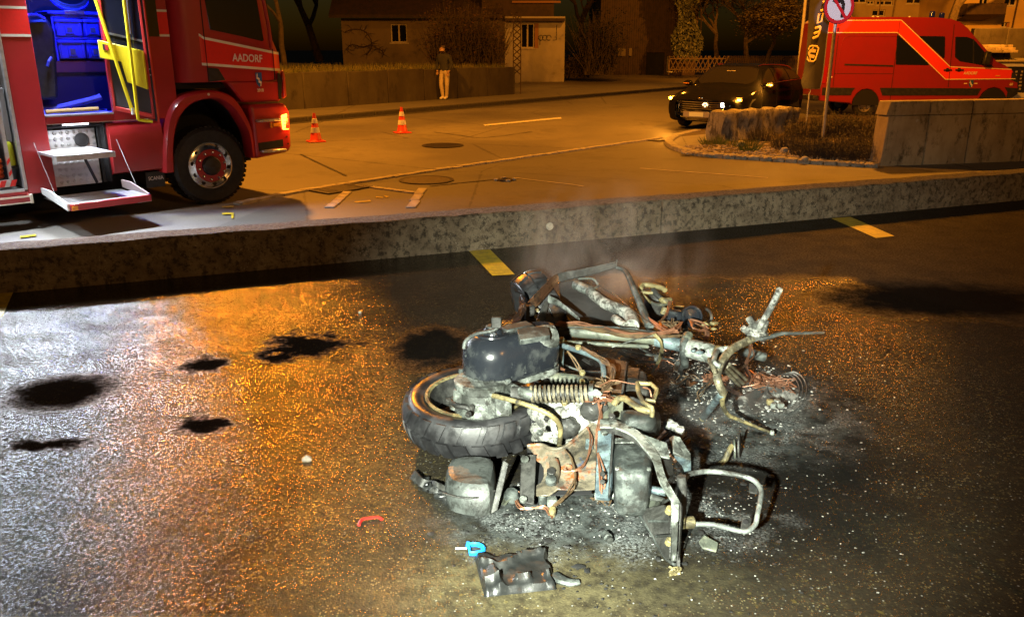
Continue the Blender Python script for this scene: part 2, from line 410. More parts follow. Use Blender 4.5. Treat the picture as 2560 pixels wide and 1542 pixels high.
# ------------------------------------------------------------------ ground, street, car park
def sheet(name, pts, z, m, kind='structure', label=None):
    o = MB().add([(p[0], p[1], z) for p in pts], [list(range(len(pts)))]).build(name, m); tag(o, label, kind=kind); return o
WO = Vector((-3.08, 4.73, 0)); WU = Vector((.9285, .3714, 0)); WN = Vector((-.3714, .9285, 0))
def wl(s, n, z): p = WO + WU * s + WN * n; return Vector((p.x, p.y, z))
tag(MB().add([(-900, -60, -.62), (900, -60, -.62), (900, 2500, -.62), (-900, 2500, -.62)], [(0, 1, 2, 3)]).build('ground', M_['soil']), 'dark ground reaching to the horizon', kind='structure')
a_, b_ = wl(-16, .1, 0), wl(26, .1, 0)
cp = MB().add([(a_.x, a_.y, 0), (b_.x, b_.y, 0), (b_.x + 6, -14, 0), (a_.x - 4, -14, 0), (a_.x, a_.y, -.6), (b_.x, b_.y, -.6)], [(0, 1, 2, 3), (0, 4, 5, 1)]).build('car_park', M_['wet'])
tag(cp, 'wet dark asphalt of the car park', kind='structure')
K0, K1 = Vector((-19.4, 3.27, 0)), Vector((30.3, 71.1, 0))      # far kerb line of the street
KD = (K1 - K0).normalized(); KN = Vector((-KD.y, KD.x, 0))
a2, b2 = wl(-16, .12, 0), wl(30, .12, 0)
kk0, kk1 = K0 - KD * 12, K1 + KD * 40
sheet('street', [(a2.x, a2.y), (b2.x, b2.y), (b2.x + 60, b2.y + 25), (90, 110), (kk1.x, kk1.y), (kk0.x, kk0.y), (a2.x - 10, a2.y - 6)], RD, M_['road'], label='orange lit asphalt of the street')
# far kerb and footway
M_['dkerb'] = mat('dark_kerb_granite', (.055, .05, .045), (.035, .032, .03), 14, rough=.8, bump=.5, bscale=50)
def kline(s, n, z): p = K0 + KD * s + KN * n; return Vector((p.x, p.y, z))
kb = thing('kerb', 'grey kerb along the far side of the street', None, tuple(kline(0, 0, RD)), kind='structure')
proto = None
for i in range(46):
    s0 = 8 + i * 1.25
    if proto is None:
        proto = MB().bx(-.62, .62, .0, .20, -.15, .12).build('kerb_stone', M_['dkerb'], kb, bevel=.015)
        q = proto
    else:
        q = proto.copy(); C.objects.link(q)
    q.location = Vector((KD.x * s0, KD.y * s0, 0)); q.rotation_euler = (0, 0, math.atan2(KD.y, KD.x)); q.parent = kb
    WM[q.name] = WM[kb.name]
MB().add([kline(-20, .2, RD + .115), kline(140, .2, RD + .115), kline(140, 40, RD + .115), kline(60, 40, RD + .115), kline(-20, 2.6, RD + .115)], [(0, 1, 2, 3, 4)]).build('footway', M_['pavement'])
tag(bpy.data.objects['footway'], 'far footway behind the kerb', kind='structure')

ds_ = [kline(-20, -.32, RD), kline(140, -.32, RD), kline(140, -.004, RD), kline(-20, -.004, RD)]
sheet('channel_strip', [(p.x, p.y) for p in ds_], RD + .004, M_['dkerb'], label='dark channel strip along the far kerb')
# darker forecourt patch between the gutter and the car park wall, sunk repair seam
def rp(px, py, dz=0): p = W(px, py, RD + dz); return p
fc = [rp(*q) for q in ((742, 484), (900, 458), (1100, 427), (1290, 399), (1480, 372), (1640, 350))]
fc2 = [wl(14, .14, RD), wl(-1, .14, RD), rp(720, 500)]
sheet('forecourt', [(p.x, p.y) for p in fc] + [(p.x + 1.2, p.y) for p in [rp(1700, 385)]] + [(p.x, p.y) for p in fc2], RD + .004, M_['patch'], label='grey patched asphalt in front of the low wall')
g = thing('gutter', 'row of pale setts along the near edge of the street', None, tuple(rp(1280, 400)), kind='structure')
pts = catmull([rp(*q) for q in ((600, 511), (742, 482), (900, 457), (1100, 426), (1290, 398), (1480, 371), (1655, 346))], 24)
gb = MB(); acc = 0; rnd = random.Random(3)
for i in range(len(pts) - 1):
    d = pts[i + 1] - pts[i]; L_ = d.length; k = max(1, round(L_ / .13)); an = math.atan2(d.y, d.x)
    for j in range(k):
        c = pts[i] + d * ((j + .5) / k)
        gb.box((c.x + rnd.uniform(-.012, .012), c.y + rnd.uniform(-.012, .012), RD + .012 + rnd.uniform(-.006, .006)), (.112, .115, .03), Matrix.Rotation(an + rnd.uniform(-.08, .08), 3, 'Z'))
tag(gb.build('setts', M_['sett'], g, world=True), kind='stuff')

# rows of pale paving stones set in the forecourt
def stone_row(label, p0, p1, n, wd):
    p0, p1 = rp(*p0), rp(*p1); d = p1 - p0; an = math.atan2(d.y, d.x); t = thing('paving_row', label, 'paving', (p0.x, p0.y, RD), an)
    L_ = d.length / n; pr = None
    for i in range(n):
        if pr is None: pr = MB().box((0, 0, .008), (L_ - .015, wd, .03)).build('paving_stone', M_['sett'], t, bevel=.006); q = pr
        else: q = pr.copy(); C.objects.link(q); q.parent = t
        q.location = (L_ * (i + .5), rnd.uniform(-.01, .01), rnd.uniform(-.002, .003)); q.rotation_euler = (0, 0, rnd.uniform(-.03, .03))
stone_row('row of pale stones running from the drain grate towards the low wall', (868, 482), (824, 522), 5, .12)
stone_row('row of pale stones running right from the drain grate', (890, 465), (1040, 484), 6, .10)
stone_row('single line of long pale stones cut off by the low wall', (1056, 474), (1026, 522), 3, .12)
def seam(pp, wd=.03, name='asphalt_seam', m=None, z=.010):
    pp = catmull([rp(*q) for q in pp], 5); rows = []
    for i, p in enumerate(pp):
        d = (pp[min(i + 1, len(pp) - 1)] - pp[max(i - 1, 0)]).normalized(); n = Vector((-d.y, d.x, 0)); k = wd * (1 + .3 * math.sin(i * 2.1))
        rows.append([Vector((p.x, p.y, RD + z)) + n * k, Vector((p.x, p.y, RD + z)) - n * k])
    return tag(MB().grid(rows).build(name, m or M_['dark']), kind='structure')
M_['tar'] = mat('tar_seam', (.022, .02, .018), rough=.5)
seam(((1075, 467), (1150, 459), (1260, 448)), .022, m=M_['tar'])
seam(((1285, 446), (1360, 455), (1430, 463), (1460, 468)), .02, m=M_['sett'])
seam(((1600, 422), (1700, 430), (1800, 437), (1920, 446)), .03, name='paint_line', m=M_['sett'])
seam(((752, 387), (800, 410), (865, 440)), .018, m=M_['tar'])
seam(((1085, 331), (1140, 338), (1195, 345), (1260, 340), (1330, 330)), .015, m=M_['tar'])
def mark(name, pp, m, base=RD, z=.012, label=None):
    return tag(MB().add([W(q[0], q[1], base + z) for q in pp], [list(range(len(pp)))]).build(name, m), label, kind='structure')
mark('paint_line', ((1208, 312), (1212, 315), (1404, 297), (1402, 293)), M_['wmark'], label='pale dash in the middle of the street')
for pp in (((885, 504), (925, 500), (928, 504), (890, 507)), ((940, 491), (958, 493), (958, 495), (940, 494)), ((958, 488), (973, 491), (966, 494))):
    mark('paint_mark', pp, M_['ymark'])
for pp in (((555, 532), (584, 531), (584, 535), (555, 536)), ((578, 535), (584, 535), (583, 545), (578, 545)), ((555, 516), (584, 514), (584, 517), (555, 519)), ((50, 590), (90, 585), (90, 589), (50, 594))):
    mark('paint_mark', pp, M_['ymark'], z=.016)
# car park bay marks
for pp in (((1172, 627), (1225, 623), (1287, 686), (1231, 689)), ((2078, 546), (2126, 542), (2236, 590), (2190, 595)), ((-20, 735), (34, 728), (6, 790), (-30, 800))):
    mark('bay_mark', pp, M_['ymark'], base=0, z=.003, label='worn yellow parking mark on the wet asphalt')

# ------------------------------------------------------------------ low wall between car park and street
lw = thing('low_wall', 'long low mossy concrete wall between the car park and the street', 'wall', (WO.x, WO.y, 0), math.atan2(WU.y, WU.x))
H = .265; TK = .25
cuts = [-15, -6.2, 4.60, 12.6, 20, 27]
for i in range(len(cuts) - 1):
    s0, s1 = cuts[i] + .009, cuts[i + 1] - .009; n = max(2, int((s1 - s0) / .12)); rows = []
    rr = random.Random(i)
    for k in range(n + 1):
        s = s0 + (s1 - s0) * k / n; j = lambda a: rr.uniform(-a, a)
        sk = 1 if 0 < k < n else 0
        rows.append([(s, 0, -.05), (s, .004 * j(1), H * .5), (s, .002 + j(.004) * sk, H - .026 + j(.008) * sk), (s, .012 + j(.004) * sk, H - .008 + j(.004) * sk), (s, .03 + j(.006) * sk, H + j(.004) * sk)])
    sg = MB().grid(rows)
    rows2 = [[r_[4], (r_[4][0], TK * .5, H + rr.uniform(-.002, .004)), (r_[4][0], TK - .014, H + rr.uniform(-.003, .003)), (r_[4][0], TK, H - .02), (r_[4][0], TK, RD - .1)] for r_ in rows]
    # end caps close the block
    for e in (0, -1): sg.add(rows[e] + rows2[e][1:], [list(range(9))])
    body = sg.build('wall_section', M_['wallconc'], lw, smooth=True, ang=50)
    MB().grid(rows2).build('wall_top', M_['walltop'], body, smooth=True, ang=50)
M = axisM(WO * 0 + Vector((3.62, -.006, .135)), (0, -1, 0))
MB().lathe([(0, .006), (.010, .006), (.012, .012), (.027, .010), (.030, 0)], M, 20).build('wall_cap', mat('pale_plug', (.5, .45, .36), (.3, .27, .22), 40, rough=.6), lw, smooth=True)

# ------------------------------------------------------------------ right concrete wall
p0, p1 = W(2200, 416, RD), W(2560, 403, RD)
d = (p1 - p0); an = math.atan2(d.y, d.x); L_ = d.length
rw = thing('concrete_wall', 'tall stained concrete wall with joints beside the planting bed', 'wall', tuple(p0), an)
HW = 1.03
for i, (x0, x1) in enumerate(((0, .80), (.815, 1.62), (1.635, 2.75), (2.765, 6.5))):
    for (z0, z1, off) in ((-.1, .80, 0), (.806, HW, .004)):
        m = MB(); sl = .05 if i == 0 else 0
        m.add([(x0, off, z0), (x1, off, z0), (x1, .3, z0), (x0, .3, z0), (x0 + sl * z1 / HW, off, z1), (x1, off, z1), (x1, .3, z1), (x0 + sl * z1 / HW, .3, z1)],
              [(0, 1, 5, 4), (1, 2, 6, 5), (2, 3, 7, 6), (3, 0, 4, 7), (4, 5, 6, 7), (0, 3, 2, 1)])
        m.build('wall_panel', M_['rconc'], rw, bevel=.012)
MB().bx(.09, 6.4, .03, .27, 0, HW - .03).build('core', M_['dark'], rw)
for (x, z) in ((.58, .72), (1.50, .45), (1.40, .06)):
    MB().lathe([(0, .004), (.025, .004), (.03, -.005)], axisM((x, -.001, z), (0, -1, 0)), 14).build('wall_plug', M_['sett'], rw)

# ------------------------------------------------------------------ planting bed with kerb, boulder, gravel, lavender
kpts = catmull([rp(*q) for q in ((1735, 331), (1690, 341), (1662, 356), (1672, 371), (1705, 383), (1745, 391), (1803, 397), (1870, 401), (1935, 405), (2000, 410), (2070, 414), (2140, 418), (2196, 421))], 12)
kt = thing('bed_kerb', 'curved row of pale kerb stones round the planting bed', 'kerb', tuple(rp(1900, 403)))
tot = 0; seg = [0]
for i in range(len(kpts) - 1): tot += (kpts[i + 1] - kpts[i]).length; seg.append(tot)
def at(pts, seg, s):
    for i in range(len(pts) - 1):
        if s <= seg[i + 1]:
            f_ = (s - seg[i]) / max(1e-9, seg[i + 1] - seg[i]); return pts[i].lerp(pts[i + 1], f_), (pts[i + 1] - pts[i]).normalized()
    return pts[-1], (pts[-1] - pts[-2]).normalized()
s = 0; i = 0
while s < tot - .05:
    ln = (.52 if s < tot * .45 else .21); pa, _ = at(kpts, seg, s + .006); pb, _ = at(kpts, seg, min(s + ln - .006, tot)); s += ln
    dd = (pb - pa); nn = Vector((-dd.y, dd.x, 0)).normalized(); wd = .17; z1 = RD + .075 + rnd.uniform(-.006, .006)
    m = MB(); V = [pa, pb, pb + nn * wd, pa + nn * wd]
    m.add([(p.x, p.y, RD - .06) for p in V] + [(p.x, p.y, z1) for p in V], [(0, 1, 5, 4), (1, 2, 6, 5), (2, 3, 7, 6), (3, 0, 4, 7), (4, 5, 6, 7), (0, 3, 2, 1)])
    m.build('kerb_stone', M_['kerb'], kt, world=True, bevel=.012); i += 1
bed = [kpts[k] for k in range(14, len(kpts), 6)] + [rp(2196, 400), rp(2230, 300), rp(2130, 292), rp(1990, 300), rp(1800, 318)]
sheet('planting_bed', [(p.x, p.y) for p in bed], RD + .05, M_['soil'], label='brown soil of the planting bed')
ax = [rp(*q, .05) for q in ((1700, 343), (1680, 356), (1690, 368), (1722, 375), (1740, 369), (1770, 350), (1775, 335))]
sheet('island_paving', [(p.x, p.y) for p in ax], RD + .056, M_['pavement'], label='small asphalt wedge beside the boulder')
def in_bed():
    while True:
        px = rnd.uniform(1705, 2190); t_ = (px - 1705) / 485; lo = 384 + 30 * t_; hi = 366 - 20 * t_
        return W(px, lo - (lo - hi) * rnd.random() ** 1.5, RD + .05)
gm = MB()
for k in range(900):
    c = in_bed(); r_ = rnd.uniform(.012, .04); gm.blob(c + Vector((0, 0, r_ * .2)), (r_ * rnd.uniform(.8, 1.4), r_, r_ * .6), k, .2, 6, 4)
gr = gm.build('gravel', mat('pale_gravel', (.40, .34, .25), (.20, .15, .09), 5, rough=.8), smooth=True); tag(gr, 'loose pale gravel scattered over the planting bed', kind='stuff')
for k, (px, py, r_, lb) in enumerate(((1852, 360, .085, 'pale rounded stone at the foot of the boulder'), (1961, 376, .07, 'pale stone lying in the gravel left of the sign post'), (2012, 398, .06, 'small pale stone at the kerb below the sign post'))):
    c = W(px, py, RD + .09); o = MB().blob((0, 0, 0), (r_, r_ * .8, r_ * .8), 70 + k, .12, 12, 8).build('stone', M_['sett'], smooth=True); tag(o, lb, 'stone'); o.location = c
# boulder: a long rough hewn block
from mathutils import noise as mnoise
bl = W(1806, 358, RD + .03); br = W(1996, 331, RD + .03); dv = (br - bl); L_ = dv.length; an = math.atan2(dv.y, dv.x)
rows = []; rr = random.Random(5)
for i in range(49):
    u_ = i / 48; x = L_ * u_; row = []
    hh = .60 - .05 * u_ + .02 * math.sin(i * .65)
    wob = .0
    prof = [(-.02, 0), (0, .10), (.01, .2), (.015, .3), (.01, .4), (.0, hh - .06), (.03, hh), (.12, hh + .02 * math.sin(i * .45)), (.30, hh + .01), (.36, hh - .05), (.37, .2), (.36, 0)]
    for (y, z) in prof: row.append((x, y + .07 * mnoise.noise(Vector((x * 2.6, z * 2.2, 3))) + .03 * mnoise.noise(Vector((x * 8, z * 7, 9))), z + .03 * mnoise.noise(Vector((x * 3, y * 5, 1)))))
    rows.append(row)
bo = MB().grid(rows).add(rows[0], [list(range(12))]).add(rows[-1], [list(range(12))[::-1]])
M_['boulder'] = concrete('rough_stone', (.21, .185, .15), (.34, .31, .26), (.055, .046, .036), 2.4, .46, .6, .3, (.3, .2, .06), 1.1)
o = bo.build('boulder', M_['boulder'], smooth=True, ang=60); o.location = bl; o.rotation_euler = (0, 0, an)
tag(o, 'long rough stone block with a mossy top at the corner of the planting bed', 'boulder')

def stems(name, c, n, h, spread, m, label, cat, group=None, lean=.35, leaf=0, seed=0, wide=.004, leafm=None):
    r_ = random.Random(seed); t = thing(name, label, cat, tuple(c), group=group); mb = MB(); lf = MB()
    for k in range(n):
        a = r_.uniform(0, 6.28); q = spread * math.sqrt(r_.random()); b = Vector((math.cos(a) * q, math.sin(a) * q, 0))
        hh = h * r_.uniform(.55, 1.05) * (1 - .35 * (q / spread) ** 2); dr = Vector((math.cos(a) * lean * (q / spread + .15) + r_.uniform(-.12, .12), math.sin(a) * lean * (q / spread + .15) + r_.uniform(-.12, .12), 1))
        p = b.copy(); pp = [p.copy()]
        for s_ in range(3):
            p = p + dr * hh / 3 + Vector((r_.uniform(-.03, .03), r_.uniform(-.03, .03), 0)) * h; pp.append(p.copy())
        mb.tube(pp, [wide, wide * .9, wide * .7, wide * .4], 3)
        for s_ in range(leaf):
            f_ = r_.uniform(.25, 1); i0 = min(2, int(f_ * 3)); q0 = pp[i0].lerp(pp[i0 + 1], f_ * 3 - i0)
            a2_ = r_.uniform(0, 6.28); sz = h * r_.uniform(.05, .10); d1 = Vector((math.cos(a2_), math.sin(a2_), r_.uniform(.1, .9))) * sz; d2 = Vector((-math.sin(a2_), math.cos(a2_), 0)) * sz * .22
            lf.add([q0, q0 + d1 * .5 + d2, q0 + d1, q0 + d1 * .5 - d2], [(0, 1, 2, 3)])
    mb.build('stem', m, t)
    if leaf: lf.build('foliage', leafm or m, t)
    return t
M_['lav'] = mat('dry_lavender', (.065, .05, .038), (.035, .028, .022), 8, rough=.8)
M_['lavleaf'] = mat('lavender_leaf', (.055, .05, .038), (.03, .03, .024), 8, rough=.8)
M_['green'] = mat('fresh_leaf', (.09, .13, .02), (.05, .09, .015), 10, rough=.5)
lav = [(1968, 372, 260, .34, .28, 'low tuft of grey lavender left of the sign post'), (2030, 392, 420, .42, .34, 'lavender bush at the foot of the sign post'), (2110, 398, 480, .46, .38, 'wide lavender bush against the end of the concrete wall'),
       (2165, 385, 420, .55, .36, 'tall lavender bush touching the concrete wall'), (2010, 345, 360, .46, .36, 'lavender bush behind the sign post beside the boulder'), (2080, 340, 420, .58, .40, 'tall dry lavender bush behind the sign post under the van'), (2150, 340, 380, .56, .38, 'dry lavender bush in front of the rear wheel of the van'), (1900, 352, 160, .30, .24, 'small thin lavender tuft in front of the boulder')]
for k, (px, py, n, h_, sp, lb) in enumerate(lav): stems('lavender', W(px, py, RD + .05), n, h_, sp, M_['lav'], lb, 'shrub', 'lavender bushes in the planting bed', .4, 4, k, .003, M_['lavleaf'])
for k, (px, py, n, h_, sp, lb) in enumerate(((1782, 362, 90, .22, .24, 'green leafy plant at the left end of the boulder'), (1815, 364, 60, .16, .2, 'low green plant in front of the boulder'), (1872, 378, 110, .26, .17, 'tuft of green grass in front of the boulder'))):
    stems('green_plant', W(px, py, RD + .05), n, h_, sp, M_['green'], lb, 'plant', 'green plants by the boulder', .7, 3 if k < 2 else 0, 40 + k, .004)

# ------------------------------------------------------------------ manholes, drains
def manhole(c, r_, label, bars):
    t = thing('manhole_cover', label, 'manhole cover', (c.x, c.y, RD))
    MB().lathe([(r_, .005), (r_, .018), (r_ - .05, .018), (r_ - .05, .004)], n=36).build('frame', M_['iron'], t)
    if bars:
        m = MB(); MB().disc(r_ - .05, .006, n=32).build('pit', M_['dark'], t)
        for k in range(-9, 10):
            x = k * (r_ - .05) / 9.6; hl = math.sqrt(max(0, (r_ - .05) ** 2 - x * x))
            MB().bx(x - .012, x + .012, -hl, hl, .007, .017).build('bar', M_['iron'], t)
    else:
        MB().disc(r_ - .052, .016, n=36).build('lid', mat('studded_iron_lid', (.10, .08, .055), (.06, .05, .035), 30, rough=.55, metal=.3, bump=1, bscale=30, bdist=.01), t)
manhole(W(1107, 365, RD), .41, 'round slotted manhole cover in the middle of the street', True)
manhole(W(1066, 452, RD), .40, 'round flat manhole cover near the low wall', False)
def grate(px, py, w_, d_, an, label):
    c = W(px, py, RD); t = thing('drain_grate', label, 'drain grate', (c.x, c.y, RD + .004), an)
    MB().bx(-w_ / 2, w_ / 2, -d_ / 2, d_ / 2, .003, .006).build('pit', M_['dark'], t)
    for (x0, x1, y0, y1) in ((-w_ / 2, w_ / 2, -d_ / 2 - .03, -d_ / 2), (-w_ / 2, w_ / 2, d_ / 2, d_ / 2 + .03), (-w_ / 2 - .03, -w_ / 2, -d_ / 2 - .03, d_ / 2 + .03), (w_ / 2, w_ / 2 + .03, -d_ / 2 - .03, d_ / 2 + .03)):
        MB().bx(x0, x1, y0, y1, .0, .02).build('rim', M_['iron'], t)
    for k in range(9):
        x = -w_ / 2 + w_ * (k + .5) / 9; MB().bx(x - .016, x + .016, -d_ / 2, d_ / 2, .007, .018).build('bar', M_['iron'], t)
grate(835, 477, .48, .40, .86, 'slotted drain grate in the gutter, the nearer of the pair')
grate(868, 471, .48, .40, .86, 'slotted drain grate in the gutter, the farther of the pair')
grate(1648, 351, .5, .36, .7, 'drain grate beside the tip of the planting bed kerb')
c = W(1262, 452, RD)
t = thing('valve_cap', 'small broken iron valve cap in the forecourt asphalt', 'valve cap', (c.x, c.y, RD + .004))
MB().lathe([(.13, 0), (.12, .025), (.07, .03), (.06, .015), (0, .014)], n=18).build('ring', M_['iron'], t)
for k in range(4): MB().blob((.13 * math.cos(k * 1.7), .13 * math.sin(k * 1.7), .015), (.04, .03, .02), k, .2, 8, 5).build('lump', M_['sett'], t)
# ------------------------------------------------------------------ garden wall, lawn, house
FW = RD + .115
ga, gb_ = W(640, 281, FW), W(1288, 236, FW)
gd = (gb_ - ga); GL = gd.length; gan = math.atan2(gd.y, gd.x)
gw = thing('garden_wall', 'low grey concrete garden wall along the far footway', 'wall', tuple(ga), gan)
HG = 1.05
for i in range(7):
    x0, x1 = GL * i / 7 + .006, GL * (i + 1) / 7 - .006
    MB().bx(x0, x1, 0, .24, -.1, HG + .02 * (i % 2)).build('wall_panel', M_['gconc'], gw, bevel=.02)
ul = lambda px, py, Y: WY(px, py, Y)
def gl(x, y, z): return thingM(gw) @ Vector((x, y, z))
def thingM(o): return WM[o.name]
HB = .62
rows = []
for k in range(9):
    v_ = k / 8
    rows.append([gl(-14, .2 + v_ * 22, HG - .06 + .35 * v_), gl(GL * .3, .2 + v_ * 20, HG - .04 + .42 * v_), gl(GL * .7, .2 + v_ * 16, HG - .04 + .3 * v_), gl(GL - .05, .2 + v_ * 12, HG - .05 - .1 * v_)])
tag(MB().grid(rows).build('garden', M_['grass'], smooth=True), 'dark lawn behind the garden wall', kind='structure')
rr = random.Random(11); gm = MB()
for k in range(4200):
    x = rr.uniform(-1, GL - .2); y = .25 + 5.0 * rr.random() ** 2.2; b = gl(x, y, HG - .06 + y * .015); h_ = rr.uniform(.08, .24); a = rr.uniform(0, 6.28)
    dx = Vector((math.cos(a), math.sin(a), 0)) * .015
    gm.add([b - dx, b + dx, b + Vector((rr.uniform(-.08, .08), rr.uniform(-.08, .08), h_))], [(0, 1, 2)])
tag(gm.build('grass', mat('dry_grass_blades', (.17, .15, .05), (.08, .09, .025), 2, rough=.7)), 'dry grass hanging over the garden wall', kind='stuff')

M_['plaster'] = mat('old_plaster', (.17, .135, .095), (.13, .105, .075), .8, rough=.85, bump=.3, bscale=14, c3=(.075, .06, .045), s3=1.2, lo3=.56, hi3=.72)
M_['roof'] = mat('dark_roof_tiles', (.045, .026, .02), (.03, .02, .016), 3, rough=.8, bump=.8, bscale=6, bdist=.05)
M_['wood'] = mat('dark_boards', (.055, .033, .02), (.035, .022, .014), 4, rough=.8, bump=.4, bscale=12)
M_['wframe'] = mat('window_frame', (.45, .40, .33), rough=.6)
M_['pane'] = glassy('window_pane', (.006, .006, .008), .04)
M_['shutter'] = mat('brown_reveal', (.28, .13, .05), rough=.7)
def wallbox(parent, name, x0, x1, z0, z1, y, holes, m, th=.25):
    """a wall facing -y with rectangular openings (hx0,hx1,hz0,hz1)"""
    xs = sorted({x0, x1, *[h[0] for h in holes], *[h[1] for h in holes]}); zs = sorted({z0, z1, *[h[2] for h in holes], *[h[3] for h in holes]})
    mb = MB()
    for i in range(len(xs) - 1):
        for k in range(len(zs) - 1):
            cx, cz = (xs[i] + xs[i + 1]) / 2, (zs[k] + zs[k + 1]) / 2
            if any(h[0] < cx < h[1] and h[2] < cz < h[3] for h in holes): continue
            mb.bx(xs[i], xs[i + 1], y, y + th, zs[k], zs[k + 1])
    return mb.build(name, m, parent, weld=True)
def window(parent, x0, x1, z0, z1, y, mull=1, m=None):
    f = MB(); b = .06
    f.bx(x0, x1, y, y + .06, z0, z0 + b); f.bx(x0, x1, y, y + .06, z1 - b, z1); f.bx(x0, x0 + b, y, y + .06, z0 + b, z1 - b); f.bx(x1 - b, x1, y, y + .06, z0 + b, z1 - b)
    for k in range(mull):
        x = x0 + (x1 - x0) * (k + 1) / (mull + 1); f.bx(x - .04, x + .04, y - .004, y + .06, z0 + b, z1 - b)
    w_ = f.build('window', m or M_['wframe'], parent)
    MB().bx(x0 + b, x1 - b, y + .03, y + .04, z0 + b, z1 - b).build('pane', M_['pane'], w_)
    MB().bx(x0 - .08, x1 + .08, y - .14, y + .02, z0 - .07, z0 - .004).build('sill', M_['sett'], w_)
    return w_
HY = 46.
def hx(px): return WY(px, 100, HY).x
def hz(py): return WY(1200, py, HY).z
hs = thing('house', 'pale low house with a dark roof behind the garden', 'house', (hx(852), HY, 0)); h0 = hx(852)
X = lambda px: hx(px) - h0
holes = [(X(975), X(1016), hz(107), hz(60)), (X(1302), X(1346), hz(121), hz(59))]
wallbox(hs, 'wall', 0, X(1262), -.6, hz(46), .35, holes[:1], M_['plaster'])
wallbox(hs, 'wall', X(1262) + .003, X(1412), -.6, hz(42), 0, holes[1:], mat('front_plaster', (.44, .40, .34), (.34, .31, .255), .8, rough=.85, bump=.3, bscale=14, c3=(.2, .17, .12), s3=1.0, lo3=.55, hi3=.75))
MB().bx(X(1412) - .25, X(1412), .26, 7, -.6, hz(42)).build('side_wall', M_['plaster'], hs)
MB().bx(0, .25, .61, 7, -.6, hz(46)).build('side_wall', M_['plaster'], hs)
window(hs, holes[0][0], holes[0][1], holes[0][2], holes[0][3], .47)
w_ = window(hs, holes[1][0], holes[1][1] - .22, holes[1][2], holes[1][3], .1)
MB().bx(holes[1][1] - .20, holes[1][1] - .003, .02, .14, holes[1][2], holes[1][3]).build('shutter', M_['shutter'], hs)
rf = MB(); e = hz(46) + .02
rf.prism([(-.5, -.35, e - .02), (-.5, -.35, e + .14), (-.5, 4.5, e + 3.6), (-.5, 4.5, e + 3.4)], (X(1262) + .4, 0, 0))
rf.build('roof', M_['roof'], hs)
MB().bx(X(1262) + .003, X(1410), -.42, .9, hz(54), hz(47)).build('eaves_board', M_['wood'], hs)
MB().bx(X(1262) - 1.2, X(1412) - .6, .1, 6, hz(42) + .005, hz(-60)).build('upper_floor', M_['wood'], hs)
MB().bx(X(1280), X(1400), .0, .08, hz(8), hz(3)).build('beam', M_['shutter'], hs)
curl = MB()
for k in range(3):
    cx = X(1352 + k * 10); curl.tube([(cx + .13 * math.cos(t_), -.03, hz(95) + .13 * math.sin(t_)) for t_ in [i * .6 for i in range(10)]], .014, 4)
curl.tube([(X(1350), -.03, hz(112)), (X(1350), -.03, hz(91))], .014, 4).tube([(X(1391), -.03, hz(62)), (X(1391), -.03, hz(100)), (X(1382), -.03, hz(101))], .012, 4)
curl.build('iron_ornament', M_['iron'], hs)
# climbing vine on the pale wall
def vine(name, c, pts_l, n, label, seed):
    r_ = random.Random(seed); t = thing(name, label, 'climbing plant', tuple(c)); mb = MB()
    for pl in pts_l:
        pl = catmull(pl, 4); mb.tube(pl, [.035 * (1 - .6 * i / len(pl)) for i in range(len(pl))], 4)
        for k in range(n):
            p = pl[r_.randrange(len(pl))]; q = p + Vector((r_.uniform(-.5, .5), r_.uniform(-.12, 0), r_.uniform(-.35, .35))); mb.tube([p, (p + q) / 2 + Vector((0, 0, r_.uniform(-.1, .1))), q], [.014, .011, .005], 3)
    mb.build('stem', M_['wood'], t); return t
c = WY(900, 140, HY + .25); r0 = lambda px, py: WY(px, py, HY + .27) - c
vine('climbing_vine', c, [[r0(915, 138), r0(930, 115), r0(922, 90), r0(905, 76), r0(880, 74), r0(862, 82)], [r0(930, 112), r0(905, 118), r0(880, 112), r0(865, 124)], [r0(945, 122), r0(955, 128), r0(960, 138)]], 22, 'bare climbing vine on the left end of the pale house wall', 2)
# lattice post at the end of the garden wall
c = W(1283, 236, FW) + Vector((.15, .1, 0))
lt = thing('trellis', 'dark lattice trellis post standing at the end of the garden wall', 'trellis', tuple(c)); Hh = 3.0; wd = .30
for x in (-wd / 2, wd / 2): MB().bx(x - .02, x + .02, -.02, .02, 0, Hh).build('post', M_['wood'], lt)
nn = 9
for k in range(nn):
    z0, z1 = .75 + (Hh - .75) * k / nn, .75 + (Hh - .75) * (k + 1) / nn
    for sgn, yo in ((1, -.028), (-1, .028)): MB().tube([(-wd / 2 * sgn, yo, z0), (wd / 2 * sgn, yo, z1)], .020, 4).build('slat', M_['wood'], lt)

